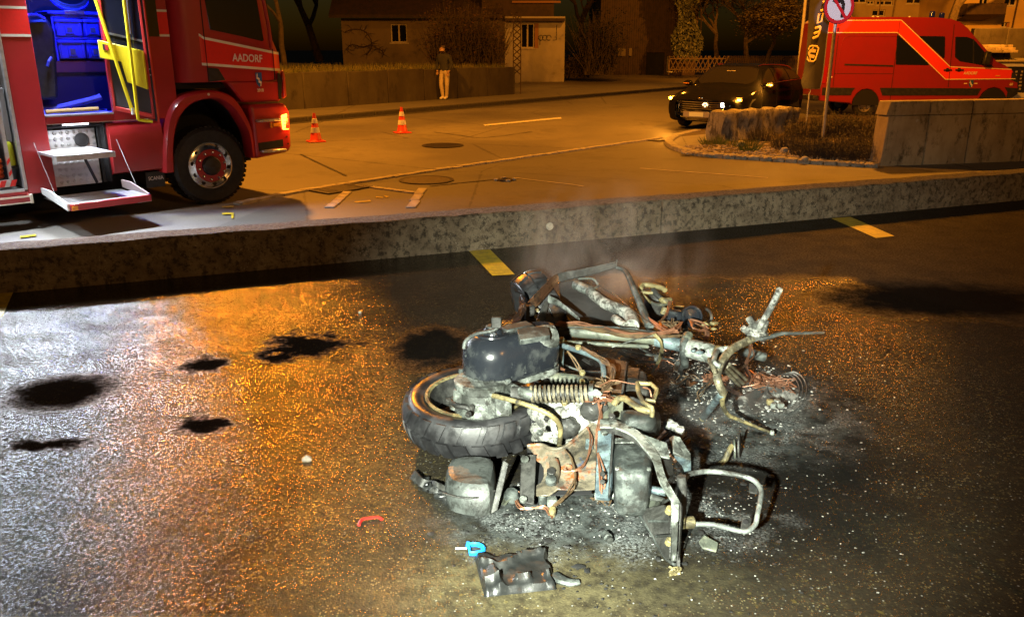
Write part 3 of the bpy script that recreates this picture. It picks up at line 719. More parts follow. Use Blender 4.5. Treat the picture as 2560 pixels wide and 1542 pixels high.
# ------------------------------------------------------------------ trees and hedges
M_['bark'] = mat('bark', (.09, .065, .04), (.05, .038, .025), 6, rough=.9, bump=.8, bscale=20, bdist=.03)
M_['twig'] = mat('twigs', (.095, .07, .035), (.06, .045, .022), 5, rough=.9)
M_['ivy'] = mat('ivy_leaf', (.026, .035, .009), (.012, .016, .005), 4, rough=.45)
M_['dleaf'] = mat('dull_leaf', (.10, .075, .025), (.05, .04, .014), 3, rough=.7)
def tree(name, base, label, h, tr, spread, seed, twig=True, leaves=0, leafm=None, forks=3, lean=(0, 0), depth=4, up=.65):
    r_ = random.Random(seed); t = thing(name, label, 'tree', tuple(base)); tk = MB(); cr = MB(); lf = MB(); ends = []
    def grow(p, d, ln, rad, lev):
        pp = [p]; q = p; dd = d
        for k in range(3):
            dd = (dd + Vector((r_.uniform(-.25, .25), r_.uniform(-.25, .25), r_.uniform(-.12, .2)))).normalized(); q = q + dd * ln / 3; pp.append(q)
        n = 7 if lev == 0 else (5 if lev == 1 else 3)
        (tk if lev <= 1 else cr).tube(pp, [rad, rad * .88, rad * .76, rad * .62], n)
        if lev >= depth: ends.extend(pp[1:]); return
        nb = forks if lev < 2 else forks + 1
        for k in range(nb):
            a = r_.uniform(0, 6.28); o_ = Vector((math.cos(a), math.sin(a), r_.uniform(-.1, .5))) * spread
            nd = (dd * up + o_).normalized(); src = pp[-1] if k < 2 else pp[r_.choice((2, 3))]
            grow(src, nd, ln * r_.uniform(.6, .85), rad * .58, lev + 1)
    grow(Vector((0, 0, -.1)), Vector((lean[0], lean[1], 1)).normalized(), h * .34, tr, 0)
    for k in range(leaves):
        e = r_.choice(ends) + Vector((r_.gauss(0, .25), r_.gauss(0, .25), r_.gauss(0, .25))); a = r_.uniform(0, 6.28); s_ = r_.uniform(.04, .10)
        d1 = Vector((math.cos(a), math.sin(a), r_.uniform(-.6, .6))) * s_; d2 = Vector((-math.sin(a), math.cos(a), r_.uniform(-.4, .4))) * s_ * .6
        lf.add([e - d1, e + d2, e + d1, e - d2], [(0, 1, 2, 3)])
    tk.build('trunk', M_['bark'], t, smooth=True)
    crown = cr.build('crown', M_['twig'], t)
    if leaves: lf.build('foliage', leafm or M_['dleaf'], crown)
    return t
def gz(px, py, Y): return WY(px, py, Y)
tree('bare_tree', gz(1793, 168, 52), 'bare forked tree with pale limbs behind the lattice fence', 6.2, .17, .85, 4, leaves=9000, depth=5, forks=3)
tree('bare_tree', gz(1916, 168, 50), 'bushy bare tree lit orange right behind the black car', 4.6, .15, 1.0, 9, leaves=12000, depth=5, forks=3)
tree('bare_tree', gz(1868, 165, 58), 'bare tree farther back between the two lit trees', 7.0, .2, .85, 21, leaves=8000, depth=5, forks=3)
tree('dark_tree', gz(712, 160, 33), 'dark drooping tree beside the cab of the fire engine', 7.0, .11, .55, 13, leaves=5000, depth=5, forks=3, up=.9)
tree('dark_tree', gz(800, 150, 60), 'dark tree behind the left end of the pale house', 11, .3, .7, 31, leaves=5000, depth=5, forks=3)
tree('dark_tree', gz(1455, 175, 57), 'dark tree right of the pale house', 9, .25, .7, 17, leaves=6000, depth=5, forks=3)
def hedge(name, pxl, py0, Y, n, h, wd, label, m, seed, lm=None, leaves=0, cat='shrub'):
    r_ = random.Random(seed); b = WY(pxl, py0, Y); t = thing(name, label, cat, tuple(b)); mb = MB(); lf = MB()
    for k in range(n):
        p = Vector((r_.uniform(-wd, wd) * .75, r_.uniform(-.5, .5), -.2)); pp = [p]; d = Vector((r_.uniform(-.35, .35), r_.uniform(-.3, .3), 1)); hh = h * r_.uniform(.6, 1.05) * (1 - .4 * (p.x / wd) ** 2)
        for s_ in range(4):
            d = d + Vector((r_.uniform(-.25, .25), r_.uniform(-.25, .25), 0)); p = p + d.normalized() * hh / 4; pp.append(p)
        mb.tube(pp, [.02, .017, .013, .009, .004], 3)
        for s_ in range(leaves):
            q = pp[r_.randrange(1, 5)] + Vector((r_.gauss(0, .1), r_.gauss(0, .1), r_.gauss(0, .12))); a = r_.uniform(0, 6.28); z = r_.uniform(.04, .09)
            d1 = Vector((math.cos(a), math.sin(a), r_.uniform(-.6, .6))) * z; d2 = Vector((-math.sin(a), math.cos(a), r_.uniform(-.5, .5))) * z * .6; lf.add([q - d1, q + d2, q + d1, q - d2], [(0, 1, 2, 3)])
    mb.build('stem', M_['twig'], t)
    if leaves: lf.build('foliage', lm, t)
    return t
hedge('shrub', 1165, 186, 38, 900, 3.3, 1.9, 'large brown bare shrub in the garden in front of the house', M_['twig'], 3, mat('withered_leaf', (.14, .07, .022), (.09, .05, .018), 4, rough=.8), 5)
hedge('shrub', 1495, 178, 46, 320, 3.4, 1.0, 'dark evergreen shrub between the house and the barn', M_['twig'], 5, M_['ivy'], 10)
hedge('shrub', 1440, 185, 47, 160, 1.2, .9, 'low dark shrub beside the short lattice fence', M_['twig'], 6, M_['dleaf'], 8)
# ivy hanging over the barn corner
def ivy(px0, px1, py0, py1, Y, n, label, seed):
    r_ = random.Random(seed); b = WY((px0 + px1) / 2, py1, Y); t = thing('ivy', label, 'climbing plant', tuple(b)); lf = MB(); st = MB()
    for k in range(n):
        f_ = r_.random(); px = px0 + (px1 - px0) * (.5 + .5 * r_.uniform(-1, 1) * (.55 + .45 * math.sin(f_ * 9 + seed) * .6 + .2)); py = py0 + (py1 - py0) * f_
        p = WY(px, py, Y + r_.uniform(-.35, .25)) - b; a = r_.uniform(-1.2, 1.2); z = r_.uniform(.06, .13)
        d1 = Vector((math.sin(a), -.35, -math.cos(a))) * z; d2 = Vector((math.cos(a), r_.uniform(-.4, .4), math.sin(a))) * z * .6; lf.add([p - d1, p + d2, p + d1, p - d2], [(0, 1, 2, 3)])
    for k in range(6):
        px = px0 + (px1 - px0) * (k + .5) / 6; st.tube([WY(px, py1, Y + .2) - b, WY(px + r_.uniform(-9, 9), (py0 + py1) / 2, Y + .2) - b, WY(px, py0, Y + .2) - b], .03, 4)
    st.build('stem', M_['wood'], t); lf.build('foliage', M_['ivy'], t); return t
ivy(1678, 1756, -40, 152, 51, 3400, 'green ivy hanging in long curtains over the corner of the barn', 1)

# barn
BY = 53.; b0 = WY(1500, 100, BY).x
def zb(py): return WY(1500, py, BY).z
barn = thing('barn', 'dark timber barn standing behind the driveway', 'barn', (b0, BY, 0)); BX = lambda px: WY(px, 100, BY).x - b0
MB().bx(0, BX(1692), .15, 8, -.5, zb(-90)).build('wall', M_['dark'], barn)
nb = 34
for k in range(nb):
    x0 = BX(1692) * k / nb + .006; x1 = BX(1692) * (k + 1) / nb - .006
    if BX(1618) < (x0 + x1) / 2 < BX(1664): MB().bx(x0, x1, .05, .09, zb(132), zb(-88)).build('plank', M_['wood'], barn)
    else: MB().bx(x0, x1, .05, .09, -.4, zb(-88)).build('plank', M_['wood'], barn)
MB().bx(BX(1692) + .01, BX(1742), .0, 8, -.5, zb(-90)).build('brick_pier', mat('brown_render', (.16, .10, .06), (.11, .07, .045), 1.5, rough=.85, bump=.3), barn)
for k, (a0, a1, lb) in enumerate(((1543, 1562, 'pale square letterbox beside the barn gate'), (1570, 1578, 'narrow pale letterbox right of the square one'))):
    p = WY((a0 + a1) / 2, 150, 50.5); t = thing('letterbox', lb, 'letterbox', (p.x, p.y, WY(1500, 185, 50.5).z)); w2 = (a1 - a0) / F_PX * 50.5
    z0 = WY(1500, 141, 50.5).z - WY(1500, 185, 50.5).z; z1 = WY(1500, 121, 50.5).z - WY(1500, 185, 50.5).z
    MB().bx(-.04, .04, -.04, .04, 0, z0 - .003).build('post', M_['wood'], t); MB().bx(-w2 / 2, w2 / 2, -.15, .15, z0, z1).build('box', M_['plaster'], t, bevel=.02)
# lattice (hunter) fences
def lfence(p0, p1, h, label, step=.28, gate=False, seed=0):
    d = p1 - p0; L_ = d.length; an = math.atan2(d.y, d.x); t = thing('lattice_fence', label, 'fence', tuple(p0), an); n = int(L_ / step)
    pr = [None, None]
    for k in range(n):
        for q, (sg, yo) in enumerate(((1, -.03), (-1, .03))):
            if pr[q] is None: pr[q] = o = MB().tube([(0, yo, .02), (h * .55 * sg, yo, h)], .028, 5).build('slat', M_['fence'], t)
            else: o = pr[q].copy(); C.objects.link(o); o.parent = t
            o.location = (k * step + (0 if sg > 0 else h * .5), 0, random.Random(k + q).uniform(-.03, .03))
    for z in (.2, h - .15): MB().bx(0, L_, -.02, .02, z - .025, z + .025).build('rail', M_['fence'], t)
    for k in range(int(L_ / 2.4) + 1): MB().bx(k * 2.4 - .04, k * 2.4 + .04, .035, .11, -.1, h).build('post', M_['fence'], t)
    if gate: MB().tube([(.2, -.06, h * .95), (-.15, -.06, h * .95), (-.15, -.06, .05), (.2, -.06, .05)], .028, 5).build('gate_bracket', M_['steel'], t)
    return t
M_['fence'] = mat('weathered_fence_wood', (.20, .14, .08), (.13, .09, .05), 6, rough=.85)
lfence(WY(1672, 183, 50), WY(1812, 181, 50.5), .95, 'lattice wood fence left of the black car', gate=True)
lfence(WY(1424, 182, 49), WY(1462, 180, 49.5), .95, 'short lattice fence between the house and the dark shrub')
# close picket fence behind the car
p0, p1 = WY(1812, 172, 51), WY(2010, 168, 53); d = p1 - p0; L_ = d.length
pf = thing('picket_fence', 'close brown picket fence behind the black car', 'fence', tuple(p0), math.atan2(d.y, d.x)); pr = None
for k in range(int(L_ / .13)):
    if pr is None: pr = o = MB().bx(-.04, .04, -.012, .012, 0, .72).build('picket', M_['fence'], pf)
    else: o = pr.copy(); C.objects.link(o); o.parent = pf
    o.location = (k * .13, 0, 0)
for z in (.15, .55): MB().bx(0, L_, .014, .05, z - .03, z + .03).build('rail', M_['fence'], pf)
# rising ground behind the street on the right
M_['drive'] = road_mat('driveway', (.10, .085, .065), (.14, .12, .09))
gr = [WY(1300, 236, 37), WY(1700, 228, 41), WY(2120, 225, 46), WY(2120, 160, 60), WY(1700, 178, 58), WY(1300, 190, 52)]
tag(MB().add([gr[0], gr[1], gr[4], gr[5]], [(0, 1, 2, 3)]).add([gr[1], gr[2], gr[3], gr[4]], [(0, 1, 2, 3)]).build('driveway', M_['drive']), 'dim driveway rising behind the footway', kind='structure')

# ------------------------------------------------------------------ buildings behind the van
def block(name, label, px0, px1, pyt, Y, m, wins, zb_=-.6, dep=9, extra=None):
    x0, x1 = WY(px0, 40, Y).x, WY(px1, 40, Y).x; z = lambda py: WY(1280, py, Y).z; t = thing(name, label, 'building', (x0, Y, 0)); Xp = lambda px: WY(px, 40, Y).x - x0
    hl = [(Xp(a), Xp(b), z(d_), z(c_)) for (a, b, c_, d_) in wins]
    wallbox(t, 'wall', 0, x1 - x0, zb_, z(pyt), 0, hl, m)
    MB().bx(0, .25, .26, dep, zb_, z(pyt)).build('side_wall', m, t); MB().bx(x1 - x0 - .25, x1 - x0, .26, dep, zb_, z(pyt)).build('side_wall', m, t)
    MB().bx(-.4, x1 - x0 + .4, -.5, dep, z(pyt) + .004, z(pyt) + .25).build('roof', M_['roof'], t)
    for h in hl: window(t, h[0], h[1], h[2], h[3], .12)
    return t, Xp, z
M_['ocher'] = mat('ochre_plaster', (.52, .36, .13), (.45, .31, .11), .7, rough=.85)
t, Xp, z = block('apartment_house', 'ochre plastered apartment house lit by a street lamp at the right edge', 2405, 2680, -80, 56, M_['ocher'], [(2506, 2536, -30, 15), (2508, 2528, 56, 69), (2443, 2466, -40, 12)])
MB().bx(Xp(2385), Xp(2481), -1.5, -.004, z(40), z(12)).build('balcony', M_['wood'], t, bevel=.03)
MB().prism([(Xp(2385), -1.45, z(41)), (Xp(2470), -1.45, z(41)), (Xp(2455), -.01, z(54)), (Xp(2385), -.01, z(54))], (0, .004, 0)).build('balcony_underside', M_['wood'], t)
MB().tube([(Xp(2534), -.06, z(70)), (Xp(2539), -.06, z(-60))], .06, 6).build('downpipe', M_['wood'], t)
MB().bx(Xp(2520) , Xp(2526), -.03, -.004, z(69), z(58)).build('shutter', M_['shutter'], t)
t, Xp, z = block('apartment_house', 'dim brown building with several dark windows behind the roof of the van', 2120, 2322, -90, 62, mat('brown_plaster', (.34, .26, .15), (.28, .21, .12), .5, rough=.85), [(2128, 2162, -12, 8), (2164, 2182, 2, 12), (2188, 2228, 2, 14), (2180, 2212, 25, 41), (2262, 2300, -20, 10)])
MB().tube([(Xp(2231), -.08, z(45)), (Xp(2235), -.08, z(-60))], .05, 6).build('downpipe', M_['fence'], t)
tree('dark_tree', gz(2368, 110, 50), 'dark tree between the two buildings behind the van', 9, .3, .5, 41, leaves=9000, depth=5, forks=3)
for k, px in enumerate((2192, 2204)):
    b = WY(px, 70, 45); t = thing('street_pole', ('thin pole behind the roof of the van, the left one of a pair', 'thin pole behind the roof of the van, the right one of a pair')[k], 'pole', (b.x, 45, -.6)); MB().tube([(0, 0, 0), (0, 0, 6 if k == 0 else 3.6)], .045, 8).build('mast', M_['fence'], t); MB().lathe([(.09, 0), (.09, .5), (.05, .52)], n=8).build('socket', M_['fence'], t)
# dark retaining wall, steps and rising side street
p0, p1 = WY(2425, 150, 47), WY(2760, 150, 47)
rt = thing('retaining_wall', 'dark retaining wall below the ochre house', 'wall', (p0.x, 47, 0))
zt = WY(1280, 71, 47).z
for k in range(4):
    x0 = (p1.x - p0.x) * k / 4; x1 = (p1.x - p0.x) * (k + 1) / 4 - .02; MB().bx(x0, x1, 0, .4, -.6, zt).build('wall_panel', M_['gconc'], rt, bevel=.03)
st = [WY(2380, 250, 33), WY(2760, 262, 33), WY(2760, 140, 46.9), WY(2380, 150, 46.9)]
tag(MB().add(st, [(0, 1, 2, 3)]).build('side_street', M_['road'], None), 'orange lit side street rising behind the van', kind='structure')
b = WY(2490, 128, 46); t = thing('steps', 'ochre lit block of steps at the foot of the dark retaining wall', 'steps', (b.x, 46, b.z - .1))
for k in range(3): MB().bx(-1.2 + .12 * k, 1.2, .28 * k, .9, .14 * k + .003, .14 * (k + 1)).build('step', M_['rconc'], t, bevel=.015)
b = WY(2552, 250, 23.2); b.z = RD
sg = thing('sign_board', 'dark board with rows of pale lettering cut off by the right edge', 'sign', (b.x, 25.4, RD))
z0, z1 = WY(1280, 232, 25.4).z - RD, WY(1280, 168, 25.4).z - RD
MB().bx(-.25, 1.6, 0, .05, z0, z1).build('board', M_['black'], sg, bevel=.01)
MB().bx(-.28, 1.62, -.03, .06, z1 + .003, z1 + .09).build('top_rail', M_['white'], sg, bevel=.01)
MB().bx(-.28, 1.62, -.04, .06, z0 - .16, z0 - .003).build('bottom_rail', M_['white'], sg, bevel=.01)
for x in (-.1, 1.4): MB().bx(x - .03, x + .03, .06, .12, 0, z1).build('post', M_['steel'], sg)
lt_ = MB(); r_ = random.Random(4)
for k in range(6):
    for j in range(9): lt_.bx(-.18 + j * .17, -.18 + j * .17 + r_.uniform(.04, .1), -.004, -.001, z0 + .08 + k * .1, z0 + .08 + k * .1 + .05)
tag(lt_.build('lettering', M_['wframe'], sg), kind='stuff')
# ------------------------------------------------------------------ fire engine
te = thing('fire_engine', 'red fire engine with its crew door and folding steps open', 'fire engine', (-3.668, 10.08, RD), R(46))
def wheel(parent, c, r, w_, rimr, side=-1, big=True, tread=True):
    """tyre + rim; axle along local y, outer face towards side*y"""
    M = axisM(c, (0, side, 0)); h = w_ / 2
    t = MB().lathe([(rimr, -h), (r * .9, -h), (r * .97, -h * .85), (r, -h * .55), (r, h * .55), (r * .97, h * .85), (r * .9, h), (rimr * 1.05, h * .93), (rimr, h * .8)], M, 48)
    ty = t.build('tyre', M_['rubber'], parent, smooth=True, ang=30)
    if big:
        tr = MB()
        for k in range(48):
            a = 2 * math.pi * k / 48
            for sx in (-1, 1):
                q = M @ Matrix.Rotation(a + (.03 if sx > 0 else 0), 4, 'Z') @ Matrix.Translation((r, 0, sx * h * .5))
                tr.add([q @ Vector((x, y, z)) for x in (-.01, .002) for y in (-.021, .021) for z in (-h * .42, h * .42)], [(0, 1, 3, 2), (4, 6, 7, 5), (0, 4, 5, 1), (2, 3, 7, 6), (0, 2, 6, 4), (1, 5, 7, 3)])
        tr.build('tread_blocks', M_['rubber'], ty)
        rm = MB().lathe([(rimr, h * .75), (rimr * 1.02, h * .9), (rimr * .97, h * .92), (rimr * .92, h * .72), (rimr * .80, h * .80), (rimr * .70, h * .92), (rimr * .60, h * .93), (rimr * .30, h * .93), (0, h * .93)], M, 40).build('rim', M_['chrome'], parent, smooth=True, ang=25)
        for k in range(10):
            a = 2 * math.pi * k / 10 + .3; q = M @ Matrix.Translation((rimr * .83 * math.cos(a), rimr * .83 * math.sin(a), h * .79))
            MB().disc(rimr * .085, .004, q, 12).build('vent_hole', M_['dark'], rm)
        MB().lathe([(rimr * .72, h * .935), (rimr * .71, h * .96), (rimr * .44, h * .97), (rimr * .42, h * .94)], M, 36).build('rim_ring', M_['red'], rm, smooth=True, ang=30)
        MB().lathe([(rimr * .43, h * .95), (rimr * .42, h * 1.15), (rimr * .36, h * 1.25), (rimr * .28, h * 1.28), (0, h * 1.29)], M, 30).build('hub', M_['black'], rm, smooth=True, ang=30)
        nut = MB().lathe([(.017, 0), (.017, .03), (.010, .042), (0, .045)], None, 6); pr = None
        for k in range(10):
            a = 2 * math.pi * k / 10; q = M @ Matrix.Translation((rimr * .60 * math.cos(a), rimr * .60 * math.sin(a), h * .96))
            n_ = MB(); n_.v = [q @ p for p in nut.v]; n_.f = nut.f; n_.build('wheel_nut', M_['chrome'], rm)
    else:
        rm = MB().lathe([(rimr, h * .8), (rimr * .95, h * .9), (rimr * .88, h * .6), (rimr * .55, h * .5), (rimr * .35, h * .75), (0, h * .8)], M, 32).build('rim', M_['rimsteel'], parent, smooth=True, ang=30)
        for k in range(8):
            a = 2 * math.pi * k / 8; q = M @ Matrix.Translation((rimr * .7 * math.cos(a), rimr * .7 * math.sin(a), h * .60)); MB().disc(rimr * .10, .006, q, 10).build('vent_hole', M_['dark'], rm)
    return ty
M_['rimsteel'] = mat('painted_rim', (.30, .26, .2), (.2, .17, .13), 10, rough=.45, metal=.6)
xz = lambda pts, y: [(p[0], y, p[1]) for p in pts]
wheel(te, (0, .16, .47), .47, .30, .275)
for y in (2.0,): wheel(te, (0, y, .47), .47, .30, .275, side=1)
for y in (.2, 1.95): wheel(te, (-4.3, y, .47), .47, .34, .275, side=-1 if y < 1 else 1)
# chassis and underside
MB().bx(-6.2, .8, .5, 1.7, .42, .62).build('chassis_frame', M_['dark'], te)
MB().bx(-1.1, -.7, .25, 1.9, .5, 1.0).build('tank', M_['dark'], te)
MB().bx(-3.7, -.62, 1.75, 2.05, .12, .69).build('shade_box', M_['dark'], te, bevel=.03)  # added boxes that keep street lamp light from under the engine
MB().bx(-6.0, -4.9, 1.75, 2.05, .2, .69).build('shade_box', M_['dark'], te, bevel=.03)
MB().bx(-4.0, -.62, .95, 1.0, .03, .6).build('shade_panel', M_['dark'], te)  # added dark panel that hides the lit ground under the engine
# cab shell from plan rings
def ring(xb, xf, z, rc=.14):
    Wd = 2.12; q = [(xb, .30), (xb + .02, .15), (xb + .09, .05), (xb + .22, .0), (xb + .5, 0), (xf - .28, 0), (xf - .12, .015), (xf - .03, .08), (xf + .0, .2), (xf + .03, Wd / 2)]
    q += [(x, Wd - y) for x, y in q[:-1][::-1]]; return [(x, y, z) for x, y in q]
rows = [ring(-.31, 1.08, 1.452), ring(-.31, 1.10, 1.62), ring(-.31, 1.10, 1.80), ring(-.31, 1.04, 1.95), ring(-.31, .98, 2.4), ring(-.31, .86, 2.85), ring(-.28, .70, 3.05)]
cab = MB().grid(rows, close=True); cab.add(rows[-1], [list(range(19))]); cab.add(rows[0], [list(range(19))])
cab.build('cab', M_['red'], te, smooth=True, ang=35)
# lower front of the cab, over the wheel
MB().prism(xz([(.30, 1.449), (.36, 1.38), (.44, 1.27), (.50, 1.20), (1.02, 1.19), (1.05, 1.449)], .0), (0, 2.12, 0)).build('door_skirt', M_['red'], te, bevel=.02)
MB().prism(xz([(-.30, 1.448), (.295, 1.448), (.345, 1.375), (-.30, 1.375)], .12), (0, 1.9, 0)).build('cab_floor', M_['dark'], te)
# front mudguard ring over the wheel
out = [(-.62, .45), (-.56, .85), (-.46, 1.15), (-.30, 1.30), (-.05, 1.355), (.18, 1.345), (.37, 1.25), (.50, 1.04), (.55, .85), (.56, .52)]
inn = [(-.50, .45), (-.47, .75), (-.38, 1.03), (-.22, 1.20), (-.02, 1.26), (.16, 1.25), (.32, 1.14), (.44, .95), (.505, .78), (.515, .52)]
o2, i2 = catmull(xz(out, 0), 3), catmull(xz(inn, 0), 3)
mg = MB()
for ya, yb in ((-.07, .5),):
    rws = [[p + Vector((0, .14, 0)) for p in o2], [p + Vector((0, -.02, 0)) for p in o2], [p.lerp(q, .25) + Vector((0, -.068, 0)) for p, q in zip(o2, i2)], [p.lerp(q, .85) + Vector((0, -.072, 0)) for p, q in zip(o2, i2)], [p + Vector((0, -.05, 0)) for p in i2], [p + Vector((0, .14, 0)) for p in i2]]
    mg.grid(rws)
mg.build('mudguard', M_['red'], te, smooth=True, ang=50)
MB().grid([[p + Vector((0, .141, 0)) for p in i2], [p + Vector((0, .62, 0)) for p in i2]]).build('wheel_arch_liner', M_['black'], te, smooth=True)
MB().grid([[p + Vector((0, .142, 0)) for p in o2], [p + Vector((0, .62, 0)) for p in o2]]).build('wheel_arch_back', M_['dark'], te, smooth=True)
MB().bx(-.5, .5, .62, .64, .5, 1.25).build('wheel_arch_wall', M_['dark'], te)
MB().lathe([(0, .004), (.014, .004), (.016, 0)], axisM((.02, -.073, 1.315), (0, -1, .1)), 12).build('marker_lens', M_['white'], te)
# bumper
bp = MB().prism(xz([(.565, .50), (1.06, .55), (1.10, .62), (1.11, 1.06), (1.06, 1.17), (.545, 1.17), (.565, .9)], -.05), (0, 2.22, 0)).build('bumper', M_['red'], te, bevel=.05, seg=3)
MB().prism(xz([(.62, .60), (.97, .63), (.97, .72), (.62, .70)], -.056), (0, .01, 0)).build('bumper_recess', M_['dark'], bp)
MB().bx(.60, .95, -.115, -.052, .955, .99).build('foot_step', M_['tread'], bp, bevel=.012)
MB().bx(.63, .98, -.125, -.052, .575, .61).build('foot_step', M_['tread'], bp, bevel=.012)
for (x, z) in ((1.03, .75), (1.04, .66)): MB().disc(.012, 0, axisM((x, -.056, z), (0, -1, 0)), 10).build('bolt', M_['dark'], bp)
MB().prism([(.98, -.085, .84), (1.07, -.07, .84), (1.115, .05, .86), (1.11, .05, 1.02), (1.06, -.07, 1.04), (.975, -.085, 1.02)], (0, .05, 0)).build('indicator_lamp', M_['amber'], te, bevel=.01)
for k in range(4): MB().bx(.985, 1.055, -.0885, -.086, .86 + k * .04, .868 + k * .04).build('lens_rib', M_['amber_off'], te)
MB().bx(.84, .96, -.075, -.052, .885, .935).build('side_reflector', M_['amber_off'], te, bevel=.006)
MB().bx(.80, .835, -.07, -.052, .875, .94).build('side_reflector', M_['amber_off'], te, bevel=.006)
# corner deflector and slot beside the door
MB().prism([(.99, -.005, 1.22), (1.03, -.006, 1.22), (1.055, -.006, 1.45), (1.03, -.006, 1.54), (1.0, -.006, 1.54)], (0, .01, 0)).build('air_slot', M_['dark'], te)
MB().prism([(1.06, -.02, 1.22), (1.15, .06, 1.24), (1.17, .1, 1.50), (1.10, .0, 1.58), (1.065, -.02, 1.52)], (0, .08, 0)).build('corner_deflector', M_['red'], te, bevel=.02, seg=2)
# glass
MB().prism(xz([(.13, 2.88), (.13, 2.40), (.158, 2.045), (.50, 1.985), (.825, 1.92), (.85, 1.93), (.80, 2.42), (.68, 2.86)], -.006), (0, .012, 0)).build('side_window', M_['darkglass'], te, bevel=.003)
ws = [[(1.055, .12, 1.93), (1.085, 1.06, 1.93), (1.055, 2.0, 1.93)], [(1.0, .12, 2.4), (1.03, 1.06, 2.4), (1.0, 2.0, 2.4)], [(.885, .14, 2.82), (.91, 1.06, 2.82), (.885, 1.98, 2.82)]]
MB().slab(ws, .006).build('windscreen', M_['darkglass'], te)
MB().tube([(.93, -.03, 1.83), (.91, -.035, 2.1), (.86, -.03, 2.5), (.80, -.02, 2.9)], .024, 8).build('mirror_arm', M_['red'], te, smooth=True)
MB().bx(.86, 1.0, -.30, -.10, 2.62, 3.05).build('wing_mirror', M_['black'], te, bevel=.03)
# band on the cab
def cab_y(x):
    if x < -.09: t_ = (x + .31) / .22; return .05 + .25 * max(0, 1 - t_ * 1.0) ** 2 if t_ < 1 else .05
    if x < .03: return .05 * (1 - (x + .09) / .12)
    if x > .96: return .015 + .065 * min(1, (x - .98) / .09) if x > .98 else 0.008
    return 0.
def lerp_pl(pl, x):
    for (x0, z0), (x1, z1) in zip(pl, pl[1:]):
        if x <= x1: return z0 + (z1 - z0) * (x - x0) / (x1 - x0)
    return pl[-1][1]
LO = [(-.285, 1.885), (0, 1.645), (.07, 1.640), (.96, 1.567), (1.085, 1.56)]; HI = [(-.285, 2.208), (.066, 1.966), (.98, 1.80), (1.085, 1.79)]
def band(name, fa, fb, m, off):
    xs = [-.285, -.25, -.21, -.17, -.13, -.09, -.05, -.02, 0, .03, .066, .1, .3, .5, .7, .85, .96, .98, 1.0, 1.03, 1.06, 1.085]; rws = []
    for x in xs:
        y = cab_y(x) - off; a, b = fa(x), fb(x); rws.append([(x, y, a), (x, y, (a + b) / 2), (x, y, b)])
    return MB().grid(rws).build(name, m, te, smooth=True, ang=50)
BDY = lambda x: lerp_pl(LO, x); BDT = lambda x: lerp_pl(HI, x)
band('bright_band', lambda x: BDY(x) + .03, lambda x: BDT(x) - .03, M_['stripe_red'], .006)
band('band_edge', BDY, lambda x: BDY(x) + .030, M_['stripe_white'], .0065)
band('band_edge', lambda x: BDT(x) - .030, BDT, M_['stripe_white'], .0065)
for (x, z0, z1) in ((.075, 1.455, 2.9), (.957, 1.455, 1.83)): MB().bx(x - .004, x + .004, -.010, .002, z0, z1).build('door_seam', M_['dark'], te)
TX = lambda x, z, y=-.008: frame((x, y, z), (1, 0, 0), (0, 0, 1))
M_['letter'] = mat('pale_lettering', (.80, .72, .66), rough=.5)
text('lettering', 'AADORF', .125, M_['letter'], te, TX(.605, 1.718, -.010) @ Matrix.Rotation(-.045, 4, 'Z'), .001, .002, .80)
def crest(parent, cx, cz, w_, h_, y):
    sh = [(cx - w_, cz + h_), (cx + w_, cz + h_), (cx + w_, cz), (cx + w_ * .8, cz - h_ * .55), (cx, cz - h_), (cx - w_ * .8, cz - h_ * .55), (cx - w_, cz)]
    MB().prism(xz(sh, y), (0, .003, 0)).build('crest', mat('crest_blue', (.02, .10, .38), rough=.5) if 'crb' not in M_ else M_['crb'], parent)
    zg = [(-.75, 1.0), (-.35, 1.0), (-.5, .45), (.25, .25), (.1, -.1), (.9, -.3), (.65, -1.0), (.3, -1.0), (.45, -.55), (-.3, -.4), (-.15, .0), (-.95, .2)]
    MB().prism(xz([(cx + a * w_ * .85, cz + b * h_ * .85) for a, b in zg], y - .0015), (0, .003, 0)).build('crest_bolt', M_['letter'], parent)
crest(te, .735, 1.462, .042, .088, -.006)
text('lettering', '2018', .052, M_['letter'], te, TX(.74, 1.335), .001, .001, .85)
# black vent under the band
MB().prism(xz([(.085, 1.618), (.215, 1.605), (.29, 1.47), (.085, 1.455)], -.006), (0, .01, 0)).build('vent_panel', M_['black'], te, bevel=.004)
# bodywork behind the cab
bd = MB()
bd.bx(-1.07, -.335, 0, .05, 1.06, 3.05)
bd.build('body_panel', M_['red'], te, bevel=.006)
MB().bx(-.334, -.315, .045, 1.9, 1.1, 3.04).build('cab_gap', M_['dark'], te)
MB().bx(-.78, -.452, -.006, .002, 1.962, 3.0).build('side_window', M_['darkglass'], te)
for (x0, x1, z0, z1) in ((-.450, -.337, 1.962, 2.25), (-2.048, -1.775, 1.945, 2.235)):
    MB().bx(x0, x1, -.005, .001, z0 + .026, z1 - .026).build('bright_band', M_['stripe_red'], te)
    MB().bx(x0, x1, -.006, .001, z0, z0 + .025).build('band_edge', M_['stripe_white'], te); MB().bx(x0, x1, -.006, .001, z1 - .025, z1).build('band_edge', M_['stripe_white'], te)
text('lettering', 'Rosenbauer', .058, mat('dull_silver_script', (.32, .30, .30), rough=.4, metal=.6), te, TX(-.50, 1.742), .001, 0, .72) if False else None
MB().bx(-2.05, -1.77, 0, .06, .37, 3.05).build('body_pillar', M_['red'], te, bevel=.006)
MB().bx(-1.768, -1.072, 0, .05, 1.062, 1.142).build('door_sill', M_['red'], te, bevel=.004)
MB().bx(-1.768, -1.072, -.012, .20, 1.144, 1.160).build('sill_strip', M_['alu'], te)
MB().bx(-1.765, -.70, -.004, -.001, 1.064, 1.072).build('sill_edge', M_['alu'], te)
